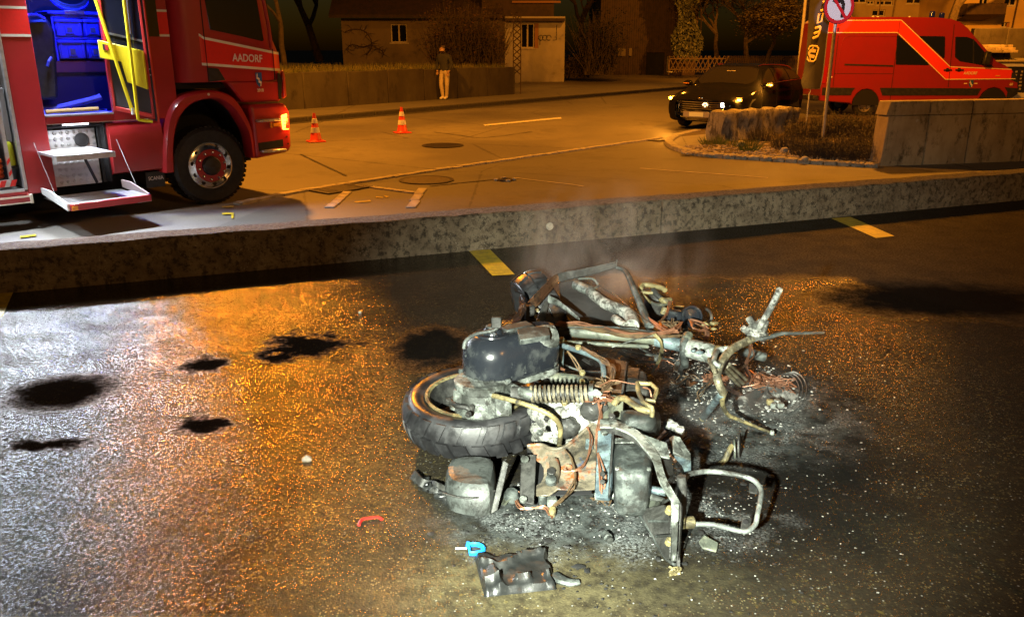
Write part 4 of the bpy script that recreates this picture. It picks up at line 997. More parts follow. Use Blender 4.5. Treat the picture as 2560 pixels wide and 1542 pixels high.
M_['lit'] = mat('lit_lamp_strip', (.9, .95, 1), rough=.4, emit=(.85, .92, 1), es=7)
MB().bx(-1.60, -1.35, .0, .05, 1.048, 1.060).build('step_lamp', M_['lit'], te)
# skirt panel between steps and wheel
sk = [[(x, y, z) for (y, z) in ((.25, .47), (.06, .475), (-.005, .50), (-.02, .58), (-.022, .9), (-.01, 1.0), (.02, 1.045), (.3, 1.05))] for x in (-1.155, -1.15, -.58, -.565)]
MB().grid(sk).add(sk[0], [list(range(8))]).add(sk[-1], [list(range(8))]).build('skirt_panel', M_['red'], te, smooth=True, ang=40)
MB().bx(-.79, -.57, .06, .075, .28, .46).build('mud_flap', M_['black'], te)
text('lettering', 'SCANIA', .06, M_['letter'], te, TX(-.675, .385, .055), .001, .0, .85)
# crew compartment
cv = MB()
cv.bx(-1.77, .0, 1.60, 1.64, 1.10, 3.0).bx(-1.80, -1.772, .062, 1.6, 1.1, 3.0).bx(-1.77, -.32, .06, 1.6, 3.0, 3.04)
cv.build('compartment_wall', mat('dark_lining', (.05, .05, .055), (.035, .035, .04), 8, rough=.6), te)
MB().bx(-1.77, -.32, .202, 1.6, 1.10, 1.145).build('compartment_floor', M_['blue'], te)
MB().bx(-1.765, -.6, .56, 1.59, 1.147, 1.70).build('bench', mat('bench_trim', (.02, .022, .06), rough=.6), te, bevel=.02)
MB().bx(-1.765, -.6, .545, .559, 1.58, 1.70).build('bench_edge', mat('maroon_trim', (.16, .05, .06), rough=.5), te)
seat = MB().prism(xz([(-1.74, 1.30), (-1.50, 1.30), (-1.43, 2.0), (-1.48, 2.14), (-1.68, 2.12), (-1.75, 2.0)], .32), (0, .20, 0)).build('crew_seat', M_['black'], te, bevel=.04, seg=2)
MB().tube([(-1.70, .30, 2.16), (-1.6, .29, 2.17), (-1.52, .30, 2.13)], .018, 6).build('seat_grip', M_['blue'], seat)
MB().tube([(-1.52, .3, 1.74), (-1.56, .28, 1.70), (-1.58, .28, 1.65)], .016, 6).build('belt_buckle', M_['blue'], seat)
for k, (x, z) in enumerate(((-1.70, 2.6), (-1.62, 2.5), (-1.66, 2.38))): MB().tube([(x, .42, z + .3), (x + .03, .40, z), (x + .02, .43, z - .2)], .022, 6).build('hanging_strap', M_['black'], te)
rk = MB().bx(-1.385, -.86, .54, .98, 2.155, 2.185).bx(-1.385, -.86, .54, .98, 1.935, 1.955).bx(-1.385, -1.365, .54, .98, 1.70, 2.185).bx(-.88, -.86, .54, .98, 1.7, 2.185).build('locker_rack', M_['blue'], te)
MB().bx(-1.42, -.83, .52, .98, 2.187, 2.225).build('rack_lid', M_['blue'], te, bevel=.01)
MB().bx(-1.25, -1.03, .515, .56, 2.19, 2.235).build('rack_handle', M_['steel'], te, bevel=.008)
M_['cable'] = mat('black_hose', (.02, .02, .022), rough=.5)
def crate(x0, x1, z0, z1, label):
    t = thing('storage_crate', label, 'crate', tl((x0, .53, z0)), R(46), 'blue lit storage crates in the crew cabin'); a, b = x1 - x0, z1 - z0
    MB().bx(0, a, 0, .40, 0, b).build('box', M_['blue'], t, bevel=.012)
    MB().bx(-.004, a + .004, -.012, .40, b - .035, b - .006).build('rim', M_['blue'], t, bevel=.005)
    lx = a * .5; MB().bx(lx - .045, lx + .045, -.010, .0, .03, b * .62).build('label_frame', M_['blue'], t, bevel=.003)
    MB().bx(lx - .026, lx + .026, -.013, -.0105, .048, b * .52).build('label_card', mat('label_card', (.12, .12, .11), rough=.6) if k_ == 0 else bpy.data.materials['label_card'], t)
    for x in (.03, a - .03): MB().bx(x - .008, x + .008, -.010, -.001, .02, b - .045).build('rib', M_['blue'], t)
k_ = 0
for (x0, x1, z0, z1, lb) in ((-1.36, -1.075, 1.958, 2.145, 'wide blue storage crate, upper left one in the crew cabin rack'), (-1.06, -.885, 1.958, 2.145, 'narrow blue storage crate, upper right one in the crew cabin rack'), (-1.36, -1.075, 1.722, 1.925, 'wide blue storage crate, lower left one in the crew cabin rack'), (-1.06, -.885, 1.722, 1.925, 'narrow blue storage crate, lower right one in the crew cabin rack')):
    crate(x0, x1, z0, z1, lb); k_ = 1
t = thing('coiled_cable', 'thick cable coiled on top of the blue crate rack', 'cable', tl((-1.14, .72, 2.23)), R(46))
for k in range(3): MB().tube([(.19 * math.cos(a), .06 * math.sin(a) - .1, .14 + .13 * math.sin(a) + .02 * k) for a in [i * .42 for i in range(15)]], .022 - .002 * k, 6, True).build('coil', M_['blue'] if k == 0 else M_['cable'], t)
t = thing('folded_blanket', 'blue blanket lying on the crew cabin floor', 'blanket', tl((-1.35, .36, 1.147)), R(46))
MB().tube(catmull([(-.38, .05, .05), (-.2, .02, .06), (.0, -.02, .10), (.22, -.05, .15), (.28, -.06, .17)], 4), .035, 8).build('roll', M_['blue'], t, smooth=True)
MB().grid([[(-.40, -.14, .004), (-.1, -.15, .02), (.3, -.13, .01)], [(-.40, 0, .05), (-.1, -.03, .06), (.35, 0, .03)], [(-.40, .15, .06), (-.1, .12, .04), (.3, .15, .02)]]).build('sheet', M_['blue'], t, smooth=True)
MB().tube([(-1.70, .19, 1.185), (-1.55, .185, 1.19), (-1.16, .18, 1.195)], .022, 8).build('grab_bar', mat('varnished_bar', (.55, .36, .10), rough=.4), te, smooth=True)
# open door leaf
dA, dB = Vector((-1.09, -.075, 0)), Vector((-.735, -.345, 0)); du = (dB - dA); dn = Vector((du.y, -du.x, 0)).normalized()
if dn.y > 0: dn = -dn
def dz(u, zz): return zz - .105 * u
def DP(u, z, n=0): p = dA + du * u + dn * n; return Vector((p.x, p.y, dz(u, z)))
def dbar(u0, u1, z0, z1, n0, n1, name, m, par, bev=0):
    return MB().add([DP(u, z, n) for n in (n0, n1) for u, z in ((u0, z0), (u1, z0), (u1, z1), (u0, z1))], [(0, 1, 2, 3), (4, 5, 6, 7), (0, 1, 5, 4), (1, 2, 6, 5), (2, 3, 7, 6), (3, 0, 4, 7)]).build(name, m, par, bevel=bev)
door = dbar(.06, .94, 1.24, 1.86, -.02, .004, 'crew_door', mat('door_lining', (.055, .045, .05), (.04, .035, .04), 6, rough=.5), te)
M_['frame_red'] = mat('door_frame_red', (.50, .035, .03), rough=.4)
for (u0, u1, z0, z1) in ((0, .06, 1.19, 2.95), (.885, .945, 1.19, 2.95), (.06, .885, 1.19, 1.235)): dbar(u0, u1, z0, z1, -.03, .02, 'door_frame', M_['frame_red'], door, .004)
dbar(.947, 1.0, 1.17, 2.95, -.03, .01, 'door_seal', M_['rubber'], door)
dbar(1.002, 1.02, 1.16, 2.95, -.03, .022, 'door_frame', M_['frame_red'], door)
dbar(.06, .885, 1.90, 2.95, -.012, -.004, 'door_glass', glassy('cab_glass', (.012, .014, .03), .04), door)
dbar(.06, .885, 1.862, 1.898, -.015, .012, 'window_ledge', M_['steel'], door)
dbar(.06, .885, 1.99, 2.012, -.003, .006, 'window_rail', M_['steel'], door)
MB().tube([DP(.69, 2.9, .02), DP(.64, 2.05, .02)], .012, 6).build('gas_strut', M_['steel'], door)
yp = [(-.10, 1.91), (.90, 1.90), (.89, 1.50), (.44, 1.53), (.36, 1.735), (-.11, 1.725)]
pnl = MB().prism([DP(u, z, .024) for u, z in yp], dn * .05).build('padded_panel', M_['yellow'], door, bevel=.006)
dbar(.0, .12, 1.82, 1.88, .0745, .079, 'lock_recess', M_['dark'], pnl); dbar(.05, .12, 1.825, 1.875, .0795, .082, 'lock_button', M_['frame_red'], pnl)
for (a, b) in ((((.0, 2.34), (.505, 1.20))), (((.655, 2.9), (.60, 1.16)))):
    MB().tube([DP(a[0] - (.14 if a[1] < 2.5 else 0), a[1] + .32 if a[1] < 2.5 else a[1], .105), DP(a[0], a[1], .105), DP(b[0], b[1], .105)], .019, 8).build('hand_rail', M_['yellow'], door, smooth=True)
MB().tube([DP(.60, 1.165, .105), DP(.60, 1.15, .08), DP(.90, 1.16, .05)], .018, 8).build('hand_rail', M_['yellow'], door, smooth=True)
MB().tube([DP(.50, 1.20, .105), DP(.50, 1.27, .105)], .021, 8).build('rail_sleeve', M_['white'], door)
for (u, z) in ((.93, 1.83), (.96, 1.72), (.965, 1.66), (.94, 1.655)): MB().disc(.008, 0, axisM(DP(u, z, .013), dn), 8).build('screw', M_['alu'], door)
# step recess with tread plate and two folding steps
rc = MB().bx(-1.97, -1.16, .30, .33, .40, 1.055).bx(-1.975, -1.955, .06, .33, .38, 1.055).bx(-1.18, -1.158, .06, .33, .40, 1.055).bx(-1.97, -1.16, .06, .33, 1.02, 1.04)
rc.build('step_recess', M_['dark'], te)
pl = MB().bx(-1.735, -1.215, .245, .255, .375, .985).build('tread_plate', M_['tread'], te)
MB().lathe([(.070, 0), (.078, .006), (.078, .012), (.060, .012), (.058, .004), (0, .004)], axisM((-1.365, .243, .865), (0, -1, 0)), 26).build('pipe_port', M_['black'], pl, smooth=True, ang=30)
MB().bx(-1.20, -1.17, .20, .24, .38, 1.0).build('guide_rail', M_['black'], te); MB().bx(-1.775, -1.742, .17, .24, .38, 1.0).build('guide_rail', M_['black'], te)
ep = MB().bx(-1.90, -1.79, .20, .215, .50, .99).build('equipment_panel', M_['alu'], te)
for k in range(3): MB().tube(catmull([(-1.87 + .02 * k, .19, .95), (-1.885 + .03 * k, .18, .88), (-1.86 + .012 * k, .175, .8), (-1.84 + .01 * k, .18, .68)], 4), .006, 5).build('cable', M_['black'], ep)
us = MB().bx(-1.90, -1.33, -.56, .12, .775, .80).build('upper_step', M_['tread'], te)
us2 = MB().bx(-1.902, -1.328, -.575, -.562, .745, .802).build('step_edge', M_['alu'], us)
MB().tube([(-1.50, -.10, .77), (-1.36, -.02, .42)], .016, 6).build('gas_strut', M_['black'], te)
ls = MB().bx(-1.90, -1.10, -.74, -.30, .315, .335).build('lower_step', M_['tread'], te)
MB().bx(-1.90, -1.10, -.30, .05, .30, .312).build('step_tray', M_['alu'], ls)
MB().bx(-1.905, -1.095, -.775, -.742, .27, .338).build('step_front', M_['red'], ls, bevel=.004)
MB().prism([(-1.93, .0, .42), (-1.93, -.02, .36), (-1.93, -.74, .27), (-1.93, -.74, .34), (-1.93, -.25, .42)], (.022, 0, 0)).build('side_flange', M_['white'], ls)
MB().prism([(-1.095, .0, .42), (-1.095, -.02, .34), (-1.095, -.70, .29), (-1.095, -.70, .345), (-1.095, -.25, .42)], (.015, 0, 0)).build('side_flange', mat('pale_pink_flange', (.55, .42, .38), rough=.5), ls)
MB().bx(-1.90, -1.845, -.79, -.776, .275, .315).build('corner_reflector', M_['amber'] if False else M_['amber_off'], ls)
for x in (-1.92, -1.09):
    MB().tube([(x, .02, .92), (x, -.40, .40)], .002, 5).build('stay_cable', M_['steel'], te)
# locker at the left, roller shutter up
MB().bx(-2.085, -2.052, -.012, .05, .42, 3.0).build('shutter_rail', M_['alu'], te, bevel=.004)
MB().bx(-4.3, -2.086, -.012, .30, .405, .43).build('locker_sill', M_['alu'], te)
MB().bx(-4.3, -2.052, -.0, .05, .37, .403).build('locker_edge', M_['red'], te)
MB().bx(-4.3, -2.06, .75, .78, .43, 3.0).build('locker_back', M_['steel'], te); MB().bx(-2.062, -2.05, .062, .75, .43, 3.0).build('locker_side', M_['steel'], te)
MB().bx(-4.3, -2.052, .0, .75, 2.95, 3.04).build('locker_top', M_['red'], te)
MB().bx(-4.6, -2.03, -.03, .02, .285, .365).build('lower_skirt', M_['red'], te); MB().bx(-4.6, -2.03, -.034, -.031, .345, .365).build('skirt_edge', M_['stripe_white'], te); MB().bx(-4.6, -2.03, -.034, -.031, .285, .297).build('skirt_edge', M_['stripe_white'], te)
MB().bx(-2.055, -2.03, -.05, .02, .28, .37).build('skirt_end', M_['stripe_white'], te)
sfr = MB().bx(-2.19, -2.155, .05, .09, .46, 1.25).bx(-2.6, -2.155, .05, .09, .46, .53).bx(-2.6, -2.155, .05, .09, 1.22, 1.25).build('slide_out_frame', M_['alu'], te)
for k in range(5): MB().prism([(-2.6 + k * .10, .046, .462), (-2.55 + k * .10, .046, .462), (-2.52 + k * .10, .046, .528), (-2.57 + k * .10, .046, .528)], (0, .003, 0)).build('red_chevron', M_['stripe_red'], sfr)
for k in range(2): MB().prism([(-2.188, .046, .56 + k * .12), (-2.157, .046, .60 + k * .12), (-2.157, .046, .64 + k * .12), (-2.188, .046, .60 + k * .12)], (0, .003, 0)).build('red_chevron', M_['stripe_red'], sfr)
t = thing('folded_hose', 'bright orange hose stack in the open locker of the fire engine', 'hose', tl((-2.42, .12, .532)), R(46))
M_['orange'] = mat('orange_hose', (.75, .10, .02), (.6, .08, .02), 8, rough=.6)
for k in range(4): MB().tube(catmull([(-.2, .05, .03 + .05 * k), (0, .0, .035 + .05 * k), (.17, .02, .03 + .05 * k), (.19, .12, .035 + .05 * k), (0, .16, .03 + .05 * k), (-.2, .14, .03 + .05 * k)], 3), .026, 7).build('hose_fold', M_['orange'], t, smooth=True)
t = thing('canister', 'yellow green canister in the open locker beside the shutter rail', 'canister', tl((-2.115, .18, .66)), R(46))
MB().lathe([(0, 0), (.042, 0), (.045, .02), (.045, .20), (.03, .25), (.015, .26), (0, .26)], None, 16).build('bottle', mat('acid_yellow', (.55, .62, .03), rough=.4), t, smooth=True, ang=40)
MB().lathe([(.018, .262), (.018, .30), (0, .30)], None, 12).build('cap', M_['black'], t)
MB().bx(-2.16, -2.07, .12, .3, .63, .655).build('canister_shelf', M_['black'], te)
MB().bx(-2.13, -2.065, .15, .45, .90, 1.45).build('hose_cabinet', mat('grey_box', (.25, .25, .26), rough=.5), te, bevel=.01)
sh_ = MB().bx(-4.28, -2.72, .03, .04, .44, 2.94).build('roller_shutter', M_['steel'], te)
for k in range(31): MB().bx(-4.27, -2.73, .008, .028, .45 + k * .08, .45 + k * .08 + .072).build('slat', M_['alu'], sh_, bevel=.006)
# roof part out of the picture
MB().bx(-6.2, -.33, .02, 2.1, 3.06, 3.12).build('roof', M_['red'], te); MB().bx(-6.2, -4.32, 0, 2.1, .6, 3.05).build('rear_body', M_['red'], te, bevel=.02)
MB().bx(-4.3, -.34, 1.66, 2.1, .7, 3.05).build('far_body', M_['red'], te)

# ------------------------------------------------------------------ red van
vo = W(2160, 290, RD)
van = thing('red_van', 'red fire brigade van with pale edged bright band behind the concrete wall', 'van', tuple(vo), R(2))
M_['vred'] = mat('van_red_paint', (.27, .014, .010), (.25, .015, .011), 3, rough=.28, coat=.6)
M_['vstripe'] = mat('van_dayglow_band', (.85, .04, .012), rough=.35)
M_['vwhite'] = mat('van_band_edge', (.85, .70, .50), rough=.4)
arch = lambda cx, r_, n=9: [(cx - r_ * math.cos(math.pi * k / (n - 1)), .30 + r_ * 1.12 * math.sin(math.pi * k / (n - 1))) for k in range(n)]
outl = [(-1.33, .42), (-.44, .36)] + arch(0, .40)[0:] + [(.44, .33), (2.3, .36), (3.20, .40)] + arch(3.72, .43) + [(4.20, .45), (4.36, .53), (4.43, .74), (4.38, 1.02), (4.20, 1.25), (3.95, 1.40), (3.69, 1.50), (3.35, 1.82), (3.0, 2.14), (2.74, 2.39), (2.50, 2.56), (2.2, 2.65), (1.8, 2.685), (.6, 2.70), (-.84, 2.69), (-1.24, 2.66), (-1.33, 2.56), (-1.36, 1.6)]
vy = lambda z: .055 * max(0, z - .3)
vb = MB(); n = len(outl)
L1 = [Vector((x, vy(z), z)) for x, z in outl]; L2 = [Vector((x, 1.98 - vy(z), z)) for x, z in outl]
vb.add(L1 + L2, [list(range(n)), list(range(n, 2 * n))] + [[i, (i + 1) % n, n + (i + 1) % n, n + i] for i in range(n)])
vb.build('body', M_['vred'], van, bevel=.045, seg=3)
def vpoly(name, pts, m, off=.004, th=.004, par=None, bev=0): return MB().prism([(x, vy(z) - off, z) for x, z in pts], (0, th, 0)).build(name, m, par or van, bevel=bev)
for x in (0, 3.72): wheel(van, (x, .14, .29), .305, .22, .19, big=False); wheel(van, (x, 1.84, .29), .305, .22, .19, side=1, big=False)
for cx, r_ in ((0, .40), (3.72, .43)):
    pp = [(x, z) for x, z in arch(cx, r_ - .012, 13)]; MB().prism([(x, -.003, z) for x, z in pp], (0, .2, 0)).build('wheel_arch', M_['dark'], van)
vpoly('rub_strip', [(-1.30, .58), (-.46, .58), (-.42, .70), (-.36, .78), (-1.30, .79)], M_['black'], .012, .012); vpoly('rub_strip', [(.46, .57), (3.24, .57), (3.33, .76), (.37, .78)], M_['black'], .012, .012)
vpoly('front_bumper', [(4.10, .46), (4.28, .50), (4.42, .60), (4.45, .76), (4.02, .79), (4.13, .65)], M_['black'], .012, .012)
UP = [(-1.34, 2.59), (.773, 2.605), (2.341, 1.345), (4.15, 1.275), (4.30, 1.015), (2.252, 1.000), (.70, 2.272), (-1.35, 2.268)]
vpoly('bright_band', UP, M_['vstripe'], .005, .004)
def edge(p, q, w_=.022):
    p, q = Vector((p[0], 0, p[1])), Vector((q[0], 0, q[1])); d = (q - p).normalized(); nn = Vector((-d.z, 0, d.x)) * w_
    vpoly('band_edge', [(p.x, p.z), (q.x, q.z), (q.x + nn.x, q.z + nn.z), (p.x + nn.x, p.z + nn.z)], M_['vwhite'], .0085, .003)
for i in range(3): edge(UP[i], UP[i + 1])
for i in range(4, 7): edge(UP[i + 1], UP[i])
vpoly('side_window', [(.70, 2.19), (.755, 1.415), (1.72, 1.40), (1.70, 1.46), (.72, 2.23)], M_['darkglass'], .0095, .006, bev=.003)
vpoly('side_window', [(1.33, 2.19), (2.08, 2.18), (2.10, 2.12), (2.15, 1.62), (2.12, 1.58)], M_['darkglass'], .0095, .006, bev=.003)
vpoly('door_window', [(2.39, 2.15), (2.45, 1.62), (2.62, 1.50), (3.38, 1.385), (3.50, 1.375), (3.30, 1.75), (2.93, 2.10), (2.72, 2.165), (2.42, 2.17)], M_['darkglass'], .006, .006, bev=.003)
vpoly('window_pillar', [(2.99, 1.45), (3.03, 1.44), (2.94, 2.09), (2.90, 2.12)], M_['black'], .010, .005)
mm = vpoly('wing_mirror', [(3.24, 1.42), (3.42, 1.40), (3.44, 1.76), (3.28, 1.78)], M_['black'], .14, .12, bev=.02)
MB().tube([(3.30, vy(1.45), 1.45), (3.30, -.05, 1.47)], .025, 6).build('mirror_arm', M_['black'], mm)
vpoly('wheel_trim', [(3.36, 1.355), (3.62, 1.345), (3.52, 1.42)], M_['black'], .005, .004)
vpoly('door_rail', [(-.72, 1.44), (.69, 1.40), (.69, 1.36), (-.72, 1.40)], M_['black'], .010, .010)
for (x, z) in ((2.28, 1.27), (2.62, 1.27)):
    h_ = vpoly('door_handle', [(x - .12, z - .02), (x + .12, z - .02), (x + .12, z + .02), (x - .12, z + .02)], M_['black'], .035, .03, bev=.008); vpoly('handle_cup', [(x - .04, z - .055), (x + .04, z - .055), (x + .05, z), (x + .03, z + .055), (x - .04, z + .05), (x - .05, z)], M_['black'], .007, .004, h_)
for pp in (((.74, 2.6), (.70, .40)), ((2.31, 2.5), (2.36, .80)), ((-.98, 2.2), (-1.0, .8))): 
    p, q = pp; vpoly('panel_seam', [(p[0] - .006, p[1]), (p[0] + .006, p[1]), (q[0] + .006, q[1]), (q[0] - .006, q[1])], M_['dark'], .0098, .003)
sh = catmull([(-.93, 0, 1.15), (-.90, 0, 1.6), (-.84, 0, 2.05), (-.72, 0, 2.17), (-.5, 0, 2.19), (.68, 0, 2.18)], 4)
MB().tube([(p.x, vy(p.z) - .002, p.z) for p in sh], .008, 5).build('panel_crease', M_['vred'], van)
vpoly('lower_crease', [(-1.0, 1.18), (.72, 1.17), (.72, 1.158), (-1.0, 1.168)], M_['dark'], .003, .002)
VT = lambda x, z, o=.011: frame((x, vy(z) - o, z), (1, 0, 0), (0, .055, 1))
text('lettering', 'AADORF', .115, M_['vwhite'], van, VT(2.96, 1.178), .001, .002, .86)
crest(van, 3.02, .885, .062, .10, -.0 + vy(.88) - .008)
for x in (2.86, 3.16): vpoly('crest_wing', [(x - .05, .885), (x + .05, .885), (x + .04, .91), (x - .04, .91)], M_['vwhite'], .006, .003)
text('lettering', '60', .10, M_['vwhite'], van, VT(4.20, .87), .001, .001)
vpoly('side_marker', [(3.70, 1.09), (3.84, 1.09), (3.84, 1.125), (3.70, 1.125)], M_['amber_off'], .012, .006)
vpoly('tail_lamp', [(-1.34, .90), (-1.22, .90), (-1.20, 1.36), (-1.33, 1.38)], mat('red_tail_lens', (.35, .01, .01), rough=.2), .012, .014, bev=.004)
vpoly('fuel_flap', [(-1.13, 1.05), (-1.04, 1.06), (-1.04, 1.10), (-1.13, 1.10)], M_['vwhite'], .006, .004)
vpoly('roof_marker', [(-1.03, 2.30), (-.96, 2.30), (-.96, 2.42), (-1.03, 2.42)], mat('dark_red_lens', (.18, .01, .01), rough=.3), .010, .008)
vpoly('headlamp', [(4.17, 1.0), (4.37, .92), (4.36, 1.04), (4.24, 1.20), (4.17, 1.20)], glassy('headlamp_lens', (.03, .03, .035), .08), .008, .008)
hp = [[(x, y, z) for y in (.2, 1.0, 1.78)] for x, z in ((3.60, 1.575), (3.35, 1.835), (3.0, 2.155), (2.80, 2.345))]
MB().slab(hp, .008).build('windscreen', M_['darkglass'], van)
M_['bluelens'] = mat('blue_beacon_lens', (.01, .02, .30), rough=.1)
for x in (1.76, 2.12):
    bl_ = MB().lathe([(.075, 0), (.075, .13), (.06, .16), (0, .165)], Matrix.Translation((x, .35 if x < 2 else .5, 2.70 if x < 2 else 2.665)), 18).build('blue_beacon', M_['bluelens'], van, smooth=True, ang=40)
MB().prism([(-.72, .6, 2.72), (-.40, .6, 2.72), (-.56, .6, 2.86)], (0, .25, 0)).build('roof_beacon', M_['amber_off'], van, bevel=.02)
for x in (.05, .19, 1.1): MB().blob((x, .32, 2.705), (.035, .035, .025), 3, .05, 10, 6).build('roof_stud', M_['white'], van, smooth=True)
MB().bx(-1.50, -1.34, .1, 1.9, .42, .56).build('rear_bumper', M_['black'], van, bevel=.02)

# ------------------------------------------------------------------ black estate car
def loft(st, n=4, mt=5):
    """st: list of (x, [(y,z)...]) front to back; returns a grid of points of the left half"""
    K = len(st[0][1]); cols = []
    for j in range(K): cols.append(catmull([(x, q[j][0], q[j][1]) for x, q in st], n))
    rws = []
    for i in range(len(cols[0])): rws.append(catmull([cols[j][i] for j in range(K)], mt))
    return rws
CW = .925
ST = [(2.44, [(.0, .22), (.45, .24), (.60, .34), (.62, .52), (.58, .66), (.30, .70), (0, .70)]),
      (2.36, [(.0, .20), (.66, .21), (.80, .34), (.83, .54), (.76, .70), (.40, .755), (0, .76)]),
      (2.05, [(.0, .20), (.78, .20), (.89, .36), (.905, .58), (.84, .78), (.44, .85), (0, .86)]),
      (1.60, [(.0, .20), (.82, .20), (.91, .38), (.925, .64), (.86, .87), (.46, .94), (0, .955)]),
      (1.22, [(.0, .20), (.84, .20), (.92, .38), (.93, .68), (.865, .93), (.50, 1.00), (0, 1.02)]),
      (.95, [(.0, .20), (.85, .20), (.92, .38), (.93, .69), (.87, .955), (.72, 1.13), (0, 1.19)]),
      (.45, [(.0, .20), (.85, .20), (.92, .38), (.93, .70), (.88, .975), (.60, 1.40), (0, 1.44)]),
      (-.20, [(.0, .20), (.85, .20), (.92, .38), (.93, .70), (.885, .99), (.60, 1.43), (0, 1.485)]),
      (-1.10, [(.0, .20), (.85, .20), (.92, .38), (.93, .71), (.885, 1.01), (.59, 1.41), (0, 1.47)]),
      (-1.85, [(.0, .22), (.83, .22), (.91, .40), (.92, .73), (.87, 1.03), (.56, 1.35), (0, 1.42)]),
      (-2.20, [(.0, .26), (.78, .26), (.86, .42), (.87, .75), (.81, 1.02), (.54, 1.20), (0, 1.27)]),
      (-2.42, [(.0, .32), (.66, .32), (.74, .45), (.75, .75), (.70, .95), (.45, 1.02), (0, 1.03)])]
G = loft(ST)
car_o = Vector((5.86, 21.70, RD)); hd = math.atan2(-.799, -.602)
car = thing('parked_car', 'black estate car with flashing amber lights standing at the kerb facing the camera', 'car', tuple(car_o), hd)
M_['carblack'] = mat('black_car_paint', (.009, .009, .009), (.011, .010, .010), 4, rough=.3)
M_['carblack'].node_tree.nodes['Principled BSDF'].inputs['Specular IOR Level'].default_value = 0
M_['carblack'].node_tree.nodes['Principled BSDF'].inputs['Coat Weight'].default_value = .13
M_['carblack'].node_tree.nodes['Principled BSDF'].inputs['Coat Roughness'].default_value = .08
mir = lambda rows_: [[Vector((p.x, -p.y, p.z)) for p in q] for q in rows_]
cb = MB().grid(G).grid(mir(G)); cb.build('body', M_['carblack'], car, smooth=True, ang=55, weld=True)
NX, NT_ = len(G), len(G[0])
def surf(fx, ft):
    fx = min(max(fx, 0), NX - 1.001); ft = min(max(ft, 0), NT_ - 1.001); i, k = int(fx), int(ft); a, b = fx - i, ft - k
    return (G[i][k] * (1 - a) + G[i + 1][k] * a) * (1 - b) + (G[i][k + 1] * (1 - a) + G[i + 1][k + 1] * a) * b
def patch(f0, f1, t00, t01, t10, t11, off, nx=10, nt=6):
    rws = []
    for i in range(nx + 1):
        u_ = i / nx; fx = f0 + (f1 - f0) * u_; row = []
        for k in range(nt + 1):
            a = t00 + (t10 - t00) * u_; b = t01 + (t11 - t01) * u_; ft = a + (b - a) * k / nt; p = surf(fx, ft)
            nn = (surf(fx + .05, ft) - surf(fx - .05, ft)).cross(surf(fx, ft + .05) - surf(fx, ft - .05)); nn = nn.normalized() if nn.length > 1e-9 else Vector((0, 0, 1))
            if nn.dot(Vector((0, p.y, p.z - .7))) < 0: nn = -nn
            row.append(p + nn * off)
        rws.append(row)
    return rws
def both(name, rws, m, side=(1, -1), th=0):
    for s_ in side: MB().grid(rws if s_ > 0 else mir(rws)).build(name, m, car, smooth=True)
fi = lambda st: st * 4.
# windscreen (stations 4.3..5.9), side glass between belt (index 4) and roof edge (index 5): 5 steps per section
wsr = patch(fi(4.25), fi(5.85), 24.6, 30, 24.8, 30, .006)
MB().grid(wsr + []).grid(mir(wsr)).build('windscreen', glassy('car_windscreen', (.022, .02, .016), .03), car, smooth=True, weld=True)
M_['carglass'] = glassy('car_side_glass', (.030, .026, .020), .05)
M_['carglass'].node_tree.nodes['Principled BSDF'].inputs['Specular IOR Level'].default_value = 0
M_['carglass'].node_tree.nodes['Principled BSDF'].inputs['Coat Weight'].default_value = .13
both('side_window', patch(fi(5.05), fi(6.75), 21.0, 21.6, 20.9, 24.2, .006), M_['carglass'])
both('side_window', patch(fi(6.85), fi(7.95), 20.9, 24.2, 20.9, 24.2, .006), M_['carglass'])
both('side_window', patch(fi(8.05), fi(9.3), 20.9, 24.1, 21.2, 23.2, .006), M_['carglass'])
M_['gloss'] = mat('glossy_black_roof', (.012, .011, .010), rough=.12, coat=1)
roofp = patch(fi(6.05), fi(10.2), 25.4, 30, 25.4, 30, .004); MB().grid(roofp).grid(mir(roofp)).build('roof_skin', M_['gloss'], car, smooth=True, weld=True)
M_['trim'] = mat('bright_trim', (.6, .58, .54), rough=.15, metal=1)
for s_ in (1, -1):
    tr_ = [surf(fi(5.0 + 4.4 * k / 14), 20.7) + Vector((0, .006, 0)) for k in range(15)]; MB().tube([(p.x, p.y * s_, p.z) for p in tr_], .009, 5).build('window_trim', M_['trim'], car)
    tr_ = [surf(fi(6.0 + 3.4 * k / 14), 25.2) + Vector((0, 0, .03)) for k in range(15)]; MB().tube([(p.x, p.y * s_, p.z) for p in tr_], .016, 6).build('roof_rail', M_['trim'], car)
    arc = [surf(fi(5.0 + 1.2 * k / 10), 21.2 + 3.1 * k / 10) + Vector((0, .008, 0)) for k in range(11)]; MB().tube([(p.x, p.y * s_, p.z) for p in arc], .012, 5).build('a_pillar_trim', M_['carblack'], car)
for x in (1.42, -1.43):
    for s_ in (1, -1):
        wheel(car, (x, s_ * .815, .325), .325, .22, .225, side=s_, big=False)
        ap = [(x - .40 * math.cos(math.pi * k / 12), s_ * .928, .29 + .42 * math.sin(math.pi * k / 12)) for k in range(13)]; MB().prism(ap, (0, -s_ * .04, 0)).build('wheel_arch', M_['dark'], car)
